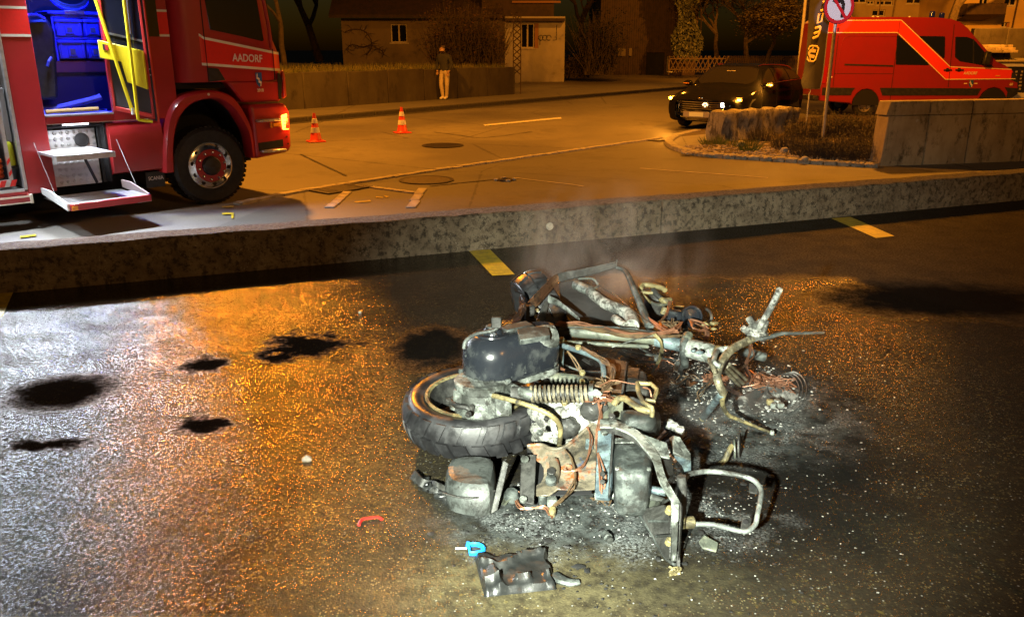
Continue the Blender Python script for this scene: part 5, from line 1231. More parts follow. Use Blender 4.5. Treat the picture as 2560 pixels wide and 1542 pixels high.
# face of the car
nose = lambda y: 2.455 - .40 * (abs(y) / .9) ** 2.2
def fp(pts, off=0): return [Vector((nose(y) + off, y, z)) for y, z in pts]
gp = [(-.56, .50), (-.46, .41), (.46, .41), (.56, .50), (.58, .62), (.50, .70), (-.50, .70), (-.58, .62)]
MB().prism(fp(gp, .0), (.02, 0, 0)).build('grille', M_['dark'], car)
gpo = gp + [gp[0]]; MB().tube(fp(gpo, .03), .014, 6).build('grille_frame', M_['trim'], car, smooth=True)
for k in range(5):
    z = .455 + k * .05; MB().tube(fp([(y, z) for y in (-.53, -.3, 0, .3, .53)], .032), .011, 5).build('grille_bar', M_['trim'], car)
MB().blob((nose(0) - .03, 0, .735), (.02, .065, .026), 1, 0, 14, 8).build('badge', M_['trim'], car, smooth=True)
MB().box((nose(.2) + .055, .17, .585), (.02, .15, .12)).build('lamp_cluster', M_['trim'], car, bevel=.03)
M_['flash'] = mat('front_flasher', (.9, .75, .5), rough=.2, emit=(1, .78, .45), es=2.2)
for (dy_, dz2) in ((0, -.02), (-.05, .015), (.05, .015), (-.022, .045), (.024, .045)): MB().blob((nose(.2) + .068, .17 + dy_, .585 + dz2), (.012, .024, .022), 1, 0, 10, 6).build('flasher_lens', M_['flash'], car, smooth=True)
MB().box((nose(0) + .05, -.04, .375), (.02, .66, .13)).build('plate_holder', mat('pale_bumper_plate', (.35, .32, .28), rough=.4), car, bevel=.01)
MB().box((nose(0) + .066, -.03, .375), (.008, .36, .095)).build('number_plate', mat('blank_plate', (.80, .85, .60), rough=.5), car)
lg = [(-.62, .22), (.62, .22), (.58, .32), (-.58, .32)]; MB().prism(fp(lg, .004), (.02, 0, 0)).build('lower_grille', M_['dark'], car)
for z in (.245, .275, .30): MB().tube(fp([(y, z) for y in (-.58, -.3, 0, .3, .58)], .03), .009, 5).build('lower_bar', M_['trim'], car)
M_['amberhot'] = mat('amber_bulb', (.95, .6, .1), rough=.3, emit=(1, .6, .12), es=30)
M_['drl'] = mat('white_running_lamp', (.9, .9, .85), rough=.3, emit=(1, .92, .75), es=12)
MB().box((nose(.55) + .055, .53, .60), (.02, .06, .10)).build('running_lamp', M_['drl'], car, bevel=.01)
M_['lens'] = mat('clear_headlamp', (.35, .30, .22), rough=.08, spec=.8)
M_['amberlit'] = mat('flashing_amber', (.95, .5, .05), rough=.3, emit=(1, .34, .025), es=7)
for s_ in (1, -1):
    hl = [(s_ * .60, .635), (s_ * .74, .64), (s_ * .86, .70), (s_ * .89, .755), (s_ * .80, .765), (s_ * .62, .70)]
    hm = MB().prism([Vector((nose(y) - .02, y, z)) for y, z in hl], (.05, 0, 0)).build('headlamp', M_['lens'], car, bevel=.008)
    for k in range(3): MB().blob((nose(.66 + k * .05) + .035, s_ * (.645 + k * .05), .668 + k * .012), (.018, .018, .018), k, 0, 8, 6).build('led', M_['trim'], hm, smooth=True)
    MB().box((nose(.80) + .045, s_ * .785, .712), (.05, .27, .06)).build('turn_signal', M_['amberlit'], hm, bevel=.01); MB().box((nose(.80) + .072, s_ * .785, .712), (.01, .13, .03)).build('bulb', M_['amberhot'], hm, bevel=.003)
    fg = [(s_ * .66, .30), (s_ * .80, .34), (s_ * .80, .44), (s_ * .68, .40)]; MB().prism([Vector((nose(y) + .0, y, z)) for y, z in fg], (.02, 0, 0)).build('fog_lamp', M_['lens'], car)
    mr = MB().blob((.86, s_ * 1.06, 1.02), (.09, .12, .075), 2, .04, 12, 8).build('wing_mirror', M_['carblack'], car, smooth=True)
    MB().tube([(.84, s_ * .90, .96), (.86, s_ * .99, .98)], .03, 6).build('mirror_arm', M_['carblack'], mr)
    MB().box((.945, s_ * 1.08, 1.015), (.03, .14, .022)).build('mirror_signal', M_['amberlit'] if s_ > 0 else M_['amber_off'], mr)
    for fx in (6.45, 7.65):
        p = surf(fi(fx), 18.2); MB().box((p.x, s_ * (p.y + .02), p.z), (.19, .03, .03)).build('door_handle', M_['carblack'], car, bevel=.008)
    for fx in (5.0, 6.8, 8.0):
        sm_ = [surf(fi(fx), k) + Vector((0, .001, 0)) for k in range(9, 21)]; MB().tube([(p.x, p.y * s_, p.z) for p in sm_], .004, 4).build('door_seam', M_['dark'], car)
    tl_ = [(-2.16, .82, .84), (-2.33, .75, .80), (-2.35, .74, .92), (-2.2, .80, .98)]; MB().prism([(x, s_ * (y + .02), z) for x, y, z in tl_], (0, s_ * .03, 0)).build('tail_lamp', mat('tail_lens', (.35, .02, .02), rough=.1) if s_ > 0 else bpy.data.materials['tail_lens'], car)
    sl_ = [(1.05, .30, .25), (-1.05, .30, .25)]; MB().bx(-1.05, 1.05, s_ * .86, s_ * .93, .20, .24).build('sill_strip', M_['black'], car)
MB().box((.72, .0, 1.30), (.05, .26, .06)).build('rear_view_mirror', mat('mirror_grey', (.5, .46, .38), rough=.2), car, bevel=.02)
mv = [surf(fi(1.0), 22), surf(fi(3.6), 22.4)]
# glows of the flashing lamps
for nm, p in (('left', (2.25, .86, .72)), ('right', (2.25, -.86, .72)), ('mirror', (1.02, 1.12, 1.02))):
    q = thingM(car) @ Vector(p); lamp('car_flasher_light', 'POINT', tuple(q), 85, (1, .36, .03), .05)
q = TR @ Vector((1.2, -.15, .95)); lamp('engine_indicator_light', 'POINT', tuple(q), 10, (1, .36, .04), .04)
# ------------------------------------------------------------------ cones, person, sign, banner, pole
M_['cone_red'] = mat('cone_red', (.75, .06, .03), (.65, .05, .03), 8, rough=.45)
M_['cone_white'] = mat('cone_reflective_white', (.88, .88, .88), rough=.35)
for (px, py, lb) in ((790, 355, 'red and white traffic cone nearer to the fire engine'), (1006, 333, 'red and white traffic cone farther out in the street')):
    c = W(px, py, RD); H_ = .58; t = thing('traffic_cone', lb, 'traffic cone', tuple(c), .5, 'traffic cones on the street')
    MB().bx(-.17, .17, -.17, .17, .0, .03).build('base', M_['cone_red'], t, bevel=.02, seg=2)
    rr_ = lambda z: .125 - .10 * z / H_
    MB().lathe([(rr_(.036) + .02, .036), (rr_(.06), .06), (rr_(H_ - .02), H_ - .02), (.024, H_), (.014, H_), (.012, H_ - .03)], None, 24).build('body', M_['cone_red'], t, smooth=True, ang=40)
    for z0, z1 in ((.19, .295), (.38, .475)): MB().lathe([(rr_(z0) + .002, z0), (rr_(z0) + .005, z0 + .002), (rr_(z1) + .005, z1 - .002), (rr_(z1) + .002, z1)], None, 24).build('reflective_band', M_['cone_white'], t, smooth=True)

def person(px, py):
    c = W(px, py, FW); Hs = 1.86; k = Hs / 1.80
    t = thing('person', 'person in a dark jacket and pale trousers standing before the garden wall', 'person', tuple(c), R(-25))
    J = {'pel': (0, 0, .96), 'sp': (0, .01, 1.15), 'ch': (-.02, .0, 1.36), 'nk': (-.04, -.01, 1.52), 'hd': (-.06, -.03, 1.62), 'top': (-.07, -.03, 1.74),
         'hl': (.10, 0, .92), 'kl': (.11, -.05, .52), 'al': (.05, .02, .09), 'tl': (.03, -.14, .05), 'hr': (-.10, 0, .92), 'kr': (-.09, -.10, .52), 'ar': (-.05, -.06, .09), 'tr': (-.08, -.22, .05),
         'sl': (.18, .01, 1.43), 'el': (.27, .03, 1.16), 'wl': (.22, -.10, .96), 'ml': (.20, -.14, .89), 'sr': (-.22, .0, 1.43), 'er': (-.30, .04, 1.17), 'wr': (-.22, -.12, 1.0), 'mr': (-.18, -.16, .93)}
    Rr = {'pel': .15, 'sp': .145, 'ch': .165, 'nk': .062, 'hd': .085, 'top': .075, 'hl': .105, 'kl': .078, 'al': .058, 'tl': .045, 'hr': .105, 'kr': .078, 'ar': .058, 'tr': .045, 'sl': .085, 'el': .062, 'wl': .042, 'ml': .036, 'sr': .085, 'er': .062, 'wr': .042, 'mr': .036}
    E_ = [('pel', 'sp'), ('sp', 'ch'), ('ch', 'nk'), ('nk', 'hd'), ('hd', 'top'), ('pel', 'hl'), ('hl', 'kl'), ('kl', 'al'), ('al', 'tl'), ('pel', 'hr'), ('hr', 'kr'), ('kr', 'ar'), ('ar', 'tr'), ('ch', 'sl'), ('sl', 'el'), ('el', 'wl'), ('wl', 'ml'), ('ch', 'sr'), ('sr', 'er'), ('er', 'wr'), ('wr', 'mr')]
    K = list(J); me = bpy.data.meshes.new('body'); me.from_pydata([tuple(Vector(J[q]) * k) for q in K], [(K.index(a), K.index(b)) for a, b in E_], [])
    o = bpy.data.objects.new('body', me); C.objects.link(o); sk_ = o.modifiers.new('sk', 'SKIN'); ss = o.modifiers.new('ss', 'SUBSURF'); ss.levels = ss.render_levels = 2
    for i, q in enumerate(K):
        v = me.skin_vertices[0].data[i]; v.radius = (Rr[q] * k, Rr[q] * k * (.72 if q in ('pel', 'sp', 'ch') else 1)); v.use_root = (q == 'pel')
    m2 = bpy.data.meshes.new_from_object(o.evaluated_get(bpy.context.evaluated_depsgraph_get())); o.modifiers.clear(); o.data = m2
    ms = [mat('skin', (.42, .26, .18), rough=.6), mat('dark_jacket', (.022, .024, .035), (.03, .03, .04), 9, rough=.8), mat('pale_trousers', (.52, .44, .33), (.44, .37, .27), 7, rough=.85), mat('pale_shoe', (.7, .66, .6), rough=.6)]
    for m in ms: m2.materials.append(m)
    for p in m2.polygons:
        q = p.center / k; x, y, z = q
        if z < .115: i = 3
        elif z > 1.545: i = 0
        elif (abs(x) > .155 and z < .985 and y < -.06 and z > .8): i = 0
        elif z < .97 and abs(x) < .24: i = 2
        else: i = 1
        p.material_index = i; p.use_smooth = True
    o.parent = t; WM[o.name] = WM[t.name]
    h = Vector((-.065, -.03, 1.68)) * k
    MB().blob(h + Vector((0, .045, .04)), (.094, .09, .085), 2, .03, 14, 9).build('hair', mat('brown_hair', (.05, .03, .018), rough=.7), t, smooth=True)
    MB().blob(h + Vector((0, -.095, -.02)), (.014, .022, .022), 2, 0, 8, 6).build('nose', ms[0], t, smooth=True)
    for s_ in (-1, 1):
        MB().blob(h + Vector((s_ * .09, 0, -.02)), (.014, .022, .03), 2, 0, 8, 6).build('ear', ms[0], t, smooth=True)
        MB().blob(h + Vector((s_ * .033, -.078, .0)), (.012, .008, .008), 2, 0, 8, 6).build('eye', M_['black'], t, smooth=True)
        hb = Vector((J['ml'] if s_ > 0 else J['mr'])) * k
        for f_ in range(5): MB().tube([hb + Vector((.02 * (f_ - 2) * .8, -.01, -.01)), hb + Vector((.02 * (f_ - 2), -.035, -.05 - .008 * (2 - abs(f_ - 2)))), hb + Vector((.02 * (f_ - 2) * .9, -.03, -.085 - .012 * (2 - abs(f_ - 2)))) ], .009, 6).build('finger', ms[0], t)
    MB().blob(h + Vector((0, -.088, -.06)), (.026, .008, .006), 2, 0, 8, 6).build('mouth', mat('lips', (.32, .14, .11), rough=.6), t, smooth=True)
person(1113, 250)

# no left turn sign
sp_ = W(2056, 350, RD + .05); sp_.z = RD
sn = thing('road_sign', 'round no left turn sign on a grey post in the planting bed', 'road sign', tuple(sp_), R(8))
zc = 2.62; sr_ = .31
MB().tube([(0, 0, 0), (0, 0, zc + .25)], .034, 12).build('post', M_['galv'] if 'galv' in M_ else M_.setdefault('galv', mat('galvanised_post', (.42, .40, .36), (.33, .31, .28), 20, rough=.5, metal=.4)), sn, smooth=True)
F_ = axisM((0, -.05, zc), (0, -1, 0))
FS = frame((0, -.06, zc), (1, 0, 0), (0, 0, 1))
def dsk(r0, r1, z, m, name, par):
    if r0 == 0: return MB().disc(r1, z, FS, 48).build(name, m, par)
    return MB().lathe([(r0, z), (r1, z)], FS, 48).build(name, m, par)
MB().lathe([(0, -.02), (sr_, -.02), (sr_ + .012, -.01), (sr_ + .012, .008), (sr_, .010), (0, .010)], FS, 48).build('plate_rim', M_['black'], sn, smooth=True, ang=30)
fc_ = dsk(0, sr_ * .86, .0115, mat('sign_white', (.86, .86, .88), rough=.35), 'sign_face', sn)
M_['signred'] = mat('sign_red', (.70, .02, .03), rough=.35)
dsk(sr_ * .80, sr_, .013, M_['signred'], 'red_ring', sn)
ar = [(.05, -.20), (.12, -.20), (.12, .06), (.07, .14), (-.02, .15), (-.02, .20), (-.16, .105), (-.02, .02), (-.02, .07), (.03, .065), (.05, .03)]
MB().prism([FS @ Vector((x, y, .0125)) for x, y in ar], (0, -.001, 0)).build('arrow', M_['black'], sn)
q = Matrix.Rotation(R(-52), 4, 'Z'); MB().prism([FS @ (q @ Vector((x, y, .0145))) for x, y in ((-.255, -.028), (.255, -.028), (.255, .028), (-.255, .028))], (0, -.001, 0)).build('red_slash', M_['signred'], sn)
for z in (zc - .12, zc + .12): MB().tube([(-.05, -.01, z), (-.05, -.05, z), (.05, -.05, z), (.05, -.01, z)], .012, 6).build('clamp', M_['galv'], sn)

# beach flag banner
fy = 20.6
fb = WY(2028, 240, fy); fl = thing('banner_flag', 'tall black advertising banner with pale emblem and letters between the car and the van', 'banner', (fb.x, fy, RD))
def FP(px, py, dy=0): p = WY(px, py, fy); return Vector((p.x - fb.x, dy, p.z - RD))
left = [(2032, -120), (2025, 10), (2016, 120), (2008, 180), (2003, 205), (2008, 222)]; right = [(2090, -120), (2082, 10), (2072, 60), (2063, 140), (2057, 190), (2050, 222)]
lc, rc_ = catmull([FP(*p) for p in left], 4), catmull([FP(*p) for p in right], 4); rws = []
for a, b in zip(lc, rc_): rws.append([a.lerp(b, u_) + Vector((0, -.10 * math.sin(math.pi * u_) + .03 * math.sin(a.z * 3 + u_ * 4), 0)) for u_ in [i / 8 for i in range(9)]])
M_['banner'] = mat('black_banner_cloth', (.045, .040, .034), (.035, .032, .028), 4, rough=.7)
MB().slab(rws, .004).build('cloth', M_['banner'], fl, smooth=True)
MB().tube([FP(2024, 236, .02), FP(2028, 222, .02)] + [p + Vector((.0, .02, 0)) for p in rc_[::-1]], .016, 8).build('mast', M_['galv'], fl)
MB().tube([FP(2024, 236, .02), Vector((FP(2024, 236).x, .02, .03))], .02, 8).build('mast', M_['galv'], fl)
for a in range(4): MB().tube([Vector((FP(2024, 236).x, .02, .03)), Vector((FP(2024, 236).x + .45 * math.cos(a * 1.57 + .5), .02 + .45 * math.sin(a * 1.57 + .5), .02))], .016, 6).build('foot', M_['galv'], fl)
M_['cream'] = mat('cream_print', (.80, .62, .26), rough=.6)
cz5 = lambda x, y: (1980 + x / 8.729, y / 8.729)
def stroke(name, pts, w_, closed=False):
    pp = [FP(*cz5(*p), -.125) for p in pts]; MB().tube(pp, w_ / 8.729 / 2 * fy / F_PX * 1.02, 6, closed).build(name, M_['cream'], fl)
stroke('letter', catmullp := [(415, 845), (520, 800), (550, 740), (585, 590)], 46); stroke('letter', [(440, 740), (555, 700)], 44); stroke('letter', [(465, 625), (585, 590)], 44)
stroke('letter', [(545, 320), (635, 300), (600, 480), (515, 520)], 40, True)
stroke('letter', [(585, 250), (690, 215)], 44); stroke('letter', [(690, 215), (720, 60)], 44); stroke('letter', [(625, 65), (720, 40)], 44)
stroke('emblem', [(345, 1030), (395, 1005), (500, 1015), (540, 1060), (525, 1130), (470, 1310), (430, 1345), (325, 1330), (300, 1290)], 30)
stroke('emblem', [(318, 1085), (345, 1030)], 20); stroke('emblem', [(300, 1290), (300, 1240)], 20)
MB().prism([FP(*cz5(x, y), -.13) for x, y in ((345, 1090), (400, 1065), (490, 1090), (470, 1155), (370, 1145), (350, 1165), (360, 1190), (460, 1205), (440, 1275), (340, 1260), (310, 1160))], (0, .008, 0)).build('emblem', M_['cream'], fl)
stroke('emblem', [(410, 1070), (430, 1020)], 22); stroke('emblem', [(355, 1270), (368, 1330)], 22)
# pale lamp pole behind the car
b = WY(2006, 80, 28); t = thing('lamp_pole', 'slim pale lamp pole rising behind the roof of the black car', 'lamp pole', (b.x, 28, RD))
MB().tube([(0, 0, 0), (0, 0, 6.0)], [.055, .045], 12).build('mast', mat('pale_pole', (.62, .58, .50), (.55, .5, .43), 5, rough=.5), t, smooth=True)
MB().lathe([(.08, 0), (.08, .5), (.056, .54)], None, 12).build('socket', M_['galv'], t)

# ------------------------------------------------------------------ burnt scooter, lying on its side
so = W(1480, 1010)
sk = thing('burnt_scooter', 'burnt out scooter lying on its side, bare metal, rust and ash', 'scooter', (so.x, so.y, 0))
def burnt(name, a, b, c, sa=14, sb=34, rough=.55, metal=.25, lo=.42, hi=.6, lo3=.56, hi3=.66, bmp=.5, d=None):
    t = NT(name); q = t.co
    col = t.mix(t.ramp(t.noise(sa, 7, .68), lo, hi), a, b); col = t.mix(t.ramp(t.noise(sb, 8, .72), lo3, hi3), col, c)
    if d: col = t.mix(t.ramp(t.noise(sa * .6, 6, .7, dist=.5), .58, .66), col, d)
    col = t.mix(t.math('MULTIPLY', t.ramp(t.noise(max(6, sa * .45), 7, .7, dist=.8), .47, .60), .8), col, (.014, .014, .012))
    col = t.mix(t.math('MULTIPLY', t.ramp(t.noise(160, 3, .7), .58, .70), .7), col, (.008, .008, .008))
    t.put(t.b.inputs['Base Color'], col); t.put(t.b.inputs['Roughness'], t.ramp(t.noise(30, 5, .7), .3, .7, rough - .15, rough + .2)); t.set(Metallic=metal)
    t.put(t.b.inputs['Normal'], t.bump(t.noise(70, 6, .7), bmp, .004)); return t.m
B = {}
B['grey'] = burnt('ashy_metal', (.035, .041, .039), (.115, .13, .122), (.02, .018, .014), lo=.45, hi=.62)
B['pale'] = burnt('pale_ash_metal', (.10, .112, .10), (.29, .315, .29), (.03, .03, .024), lo3=.52, hi3=.62)
B['ashalu'] = burnt('whitened_aluminium', (.17, .175, .155), (.38, .38, .345), (.05, .046, .038), 20, 50, lo3=.50, hi3=.60, rough=.75, metal=.05, bmp=.9)
B['dark'] = burnt('sooty_steel', (.022, .022, .021), (.06, .06, .055), (.12, .10, .07), lo3=.62, hi3=.72)
B['rust'] = burnt('rusty_plate', (.13, .11, .075), (.26, .23, .17), (.28, .075, .016), 9, 9, lo3=.50, hi3=.60, d=(.05, .07, .12))
B['brown'] = burnt('browned_steel', (.085, .04, .02), (.16, .09, .05), (.03, .02, .015), 8, 20, metal=.5, rough=.35)
B['olive'] = burnt('scorched_tube', (.085, .095, .075), (.17, .18, .13), (.05, .075, .085), 9, 14)
B['yel'] = burnt('yellowed_metal', (.26, .22, .10), (.17, .14, .065), (.05, .04, .025), 18, 40, lo3=.55, hi3=.66)
B['blue'] = burnt('blued_steel', (.06, .085, .10), (.14, .19, .20), (.03, .03, .03), 12, 30)
B['black'] = mat('glossy_sooted_case', (.012, .014, .018), (.05, .055, .055), 9, .5, .7, rough=.22, rough2=.5, bump=.25, bscale=30, bdist=.004, c3=(.20, .22, .20), s3=14, lo3=.62, hi3=.72)
B['tyre'] = mat('wet_burnt_tyre', (.012, .012, .013), (.03, .03, .032), 10, rough=.28, rough2=.55, bump=.25, bscale=60)
B['copper'] = mat('bare_copper_wire', (.27, .125, .07), (.15, .07, .04), 30, rough=.45, metal=.5)
B['copper2'] = mat('scorched_copper_wire', (.14, .09, .045), (.06, .04, .025), 30, rough=.55, metal=.4)
B['spring'] = burnt('scorched_spring', (.24, .21, .14), (.13, .115, .08), (.05, .045, .035), 30, 60)
def dep(p): return p.y * math.cos(TH) - (p.z - HC) * math.sin(TH)
def SP(pts): return [W(*p) for p in pts]
def pipe(name, pts, wpx, m, par=None, n=10, cv=4, closed=False, flat=1.0):
    pp = SP(pts)
    if cv: pp = catmull(pp + ([pp[0]] if closed else []), cv)
    if closed and cv: pp = pp[:-1]
    rs = [(wpx if not isinstance(wpx, (list, tuple)) else wpx[0] + (wpx[1] - wpx[0]) * i / (len(pp) - 1)) / 2 * dep(p) / F_PX for i, p in enumerate(pp)]
    return MB().tube(pp, rs, n, closed, flat).build(name, m, par or sk, world=True, smooth=True, ang=60)
def plate(name, pts, m, th=.006, par=None, bevel=.002, dirv=None):
    pp = SP(pts); nn = Vector((0, 0, 0))
    for i in range(len(pp)): nn += (pp[i] - pp[0]).cross(pp[(i + 1) % len(pp)] - pp[0])
    nn = nn.normalized() if dirv is None else Vector(dirv)
    return MB().prism(pp, nn * th).build(name, m, par or sk, world=True, bevel=bevel)
def wires(name, pts, n, jit, r_, m, par=None, seed=0, jend=1.0):
    rn = random.Random(seed); mb = MB(); base = SP(pts)
    for k in range(n):
        pp = [p + Vector((rn.gauss(0, jit), rn.gauss(0, jit), rn.gauss(0, jit * .6))) * (jend if i in (0, len(base) - 1) else 1) for i, p in enumerate(base)]
        for p in pp: p.z = max(p.z, .004)
        mb.tube(catmull(pp, 4), r_ * rn.uniform(.7, 1.2), 4)
    return mb.build(name, m, par or sk, world=True, smooth=True)
def curls(name, c, rad, n, r_, m, seed=0, flat=.5):
    rn = random.Random(seed); mb = MB(); c = W(*c)
    for k in range(n):
        a = rn.uniform(0, 6.28); q = [c + Vector((rn.gauss(0, rad), rn.gauss(0, rad), abs(rn.gauss(0, rad * flat)))) for _ in range(5)]
        for p in q: p.z = max(p.z, .004)
        mb.tube(catmull(q, 4), r_, 4)
    return mb.build(name, m, sk, world=True, smooth=True)
def cyl(name, p, ax, r_, l, m, par=None, n=24, prof=None):
    M = axisM(W(*p) if not isinstance(p, Vector) else p, ax)
    return MB().lathe(prof or [(0, 0), (r_ * .9, 0), (r_, l * .06), (r_, l * .94), (r_ * .9, l), (0, l)], M, n).build(name, m, par or sk, world=True, smooth=True, ang=35)

# rear wheel
def scooter_wheel(name, c, ax, R_, wd, rimr, seed, rimm, spokes=True, lugs=26):
    M = axisM(c, ax); h = wd / 2
    prof = [(rimr, -h * .55), (rimr * 1.06, -h * .85), (R_ * .88, -h * .98), (R_ * .95, -h * .8), (R_ * .99, -h * .4), (R_, 0), (R_ * .99, h * .4), (R_ * .95, h * .8), (R_ * .88, h * .98), (rimr * 1.06, h * .85), (rimr, h * .55)]
    wh = MB().lathe(prof, M, 56).build(name, B['tyre'], sk, world=True, smooth=True, ang=60)
    lg = MB(); rn = random.Random(seed)
    for k in range(lugs):
        a0 = 2 * math.pi * k / lugs
        for s_ in (-1, 1):
            rws = []
            for i in range(5):
                v_ = i / 4; zz = s_ * h * (.06 + .80 * v_); rad = R_ * (1.0 - .055 * v_ ** 2.2) + .011; a = a0 + (.09 * v_ if s_ > 0 else .09 * v_ + .11)
                dw = 2 * math.pi / lugs * .33
                rws.append([M @ Vector((rad * math.cos(a + dw * t_), rad * math.sin(a + dw * t_), zz)) for t_ in (-1, -.33, .33, 1)])
            up = rws; o = len(lg.v); lg.grid(up)
            dn_ = [[p + (W0 - p).normalized() * .015 for p in q] for q in rws for W0 in (c,)]
            lg.grid([rws[0], dn_[0]]); lg.grid([rws[-1], dn_[-1]]); lg.grid([[q[0] for q in rws], [q[0] for q in dn_]]); lg.grid([[q[-1] for q in rws], [q[-1] for q in dn_]])
    lg.build('tread_blocks', B['tyre'], wh, world=True, smooth=True, ang=50)
    rm = MB().lathe([(rimr * 1.06, h * .80), (rimr * 1.07, h * .92), (rimr * 1.01, h * .95), (rimr * .97, h * .84)], M, 48).build('rim', rimm, wh, world=True, smooth=True, ang=35)
    MB().lathe([(rimr * .97, h * .84), (rimr * .94, h * .3), (rimr * .86, -h * .1), (rimr * .93, -h * .5), (rimr * 1.03, -h * .6)], M, 48).build('rim_well', B['dark'], rm, world=True, smooth=True, ang=35)
    if spokes:
        for k in range(5):
            a = 2 * math.pi * k / 5 + .4; q = M @ Matrix.Rotation(a, 4, 'Z'); MB().add([q @ Vector((x, y, z)) for x, w0 in ((.04, .03), (rimr * .94, .022)) for y in (-w0, w0) for z in (-h * .3, 0)], [(0, 1, 3, 2), (4, 6, 7, 5), (0, 4, 5, 1), (2, 3, 7, 6), (0, 2, 6, 4), (1, 5, 7, 3)]).build('spoke', B['dark'], rm, world=True, bevel=.004)
    return wh, M
RC = W(1192, 1022, .135)
rwh, RM = scooter_wheel('rear_wheel', RC, (-.02, -.05, 1), .264, .145, .176, 1, B['yel'])
MB().lathe([(0, -.01), (.10, -.01), (.10, .02), (.094, .03), (0, .03)], RM, 32).build('brake_drum', B['pale'], rwh, world=True, smooth=True, ang=35)
# gearbox and hub on the wheel
gx = W(1205, 1005, .215)
MB().lathe([(.092, -.06), (.096, -.045), (.096, -.01), (.088, .0), (.088, .055), (.095, .06), (.098, .085), (.09, .09), (0, .09)], Matrix.Translation(gx), 28).build('gear_case', B['pale'], sk, world=True, smooth=True, ang=30)
MB().box(gx + Vector((.075, -.055, .02)), (.06, .055, .085)).build('case_boss', B['pale'], sk, world=True, bevel=.008)
MB().box(gx + Vector((-.075, -.03, .03)), (.045, .05, .07)).build('case_boss', B['pale'], sk, world=True, bevel=.008)
pipe('brake_arm', [(1123, 1000, .23), (1140, 1013, .235), (1165, 1018, .235), (1182, 1030, .22)], 13, B['dark'])
pipe('brake_arm', [(1150, 975, .25), (1140, 990, .24), (1118, 1008, .23)], 9, B['dark'])
for (px, py) in ((1120, 1005), (1170, 1040), (1178, 1022)): cyl('nut', (px, py, .235), (.2, -.3, 1), .010, .014, B['dark'], n=6)
# transmission case
cx = W(1231, 880, .40)
dr_ = W(1352, 838, .40) - W(1231, 862, .40); dr_.z = 0; ln = dr_.length; e1 = dr_.normalized(); e2 = Vector((-e1.y, e1.x, 0))
def tcase(rA, rB, off=0):
    q = []
    for i in range(13): a = math.pi / 2 + math.pi * i / 12; q.append(e1 * (math.cos(a) * rA) + e2 * (math.sin(a) * rA))
    for i in range(9): a = -math.pi / 2 + math.pi * i / 8; q.append(e1 * (ln + math.cos(a) * rB) + e2 * (math.sin(a) * rB))
    return q
base_c = W(1231, 862, .40); base_c.z = 0
def tz(q, z): return [base_c + p + Vector((0, 0, z)) for p in q]
rws = [tz(tcase(.098, .062), .285), tz(tcase(.108, .068), .30), tz(tcase(.110, .07), .375), tz(tcase(.102, .066), .405), tz(tcase(.074, .050), .438), tz(tcase(.055, .034), .443)]
tc = MB().grid(rws, close=True).add(rws[-1], [list(range(22))]).add(rws[0], [list(range(22))]).build('transmission_case', B['black'], sk, world=True, smooth=True, ang=42)
kq = base_c + e1 * .0 + Vector((0, 0, .441))
MB().lathe([(.062, 0), (.06, .006), (.046, .008), (.042, .004), (.036, .004), (.032, .018), (.024, .026), (0, .028)], Matrix.Translation(kq), 24).build('case_cap', B['black'], tc, world=True, smooth=True, ang=30)
MB().lathe([(.026, .02), (.024, .032), (0, .034)], Matrix.Translation(kq), 6).build('cap_nut', B['grey'], tc, world=True, bevel=.003)
MB().box(base_c + e1 * .10 + Vector((0, 0, .448)), (.12, .06, .018), Matrix.Rotation(math.atan2(e1.y, e1.x), 3, 'Z')).build('case_ridge', B['grey'], tc, world=True, bevel=.006)
rws = [tz(tcase(.100, .064), .262), tz(tcase(.112, .07), .266), tz(tcase(.112, .07), .282), tz(tcase(.10, .064), .285)]
MB().grid(rws, close=True).add(rws[0], [list(range(22))]).build('case_flange', B['pale'], tc, world=True, smooth=True, ang=30)
for i in range(7):
    a = math.pi / 2 + math.pi * i / 6; p = base_c + (e1 * math.cos(a) + e2 * math.sin(a)) * .112; MB().lathe([(.011, .27), (.011, .305), (.007, .31), (0, .31)], Matrix.Translation((p.x, p.y, 0)), 8).build('case_bolt', B['grey'], tc, world=True)
cyl('front_lug', W(1352, 846, .40), (e1.x, e1.y, -.05), .045, .055, B['pale'], prof=[(.028, .05), (.03, .055), (.045, .05), (.048, .02), (.045, -.03), (.03, -.05)])
plate('lug_cover', [(1290, 812, .455), (1372, 818, .455), (1376, 838, .44), (1300, 850, .45)], B['grey'], .02)
pipe('kick_lever', [(1160, 872, .42), (1165, 852, .445), (1190, 835, .46), (1234, 826, .47), (1243, 815, .485), (1244, 800, .50)], 10, B['grey'])
MB().box(W(1241, 806, .505), (.035, .012, .04)).build('kick_pedal', B['dark'], sk, world=True, bevel=.003)
wires('melted_harness', [(1235, 842, .45), (1262, 815, .42), (1290, 795, .38), (1302, 770, .36), (1306, 742, .36)], 5, .008, .007, B['black'], seed=3)
B['muff'] = burnt('wet_muffler_steel', (.05, .056, .054), (.085, .095, .09), (.02, .02, .018), 7, 20, rough=.4, metal=.3, bmp=.3)
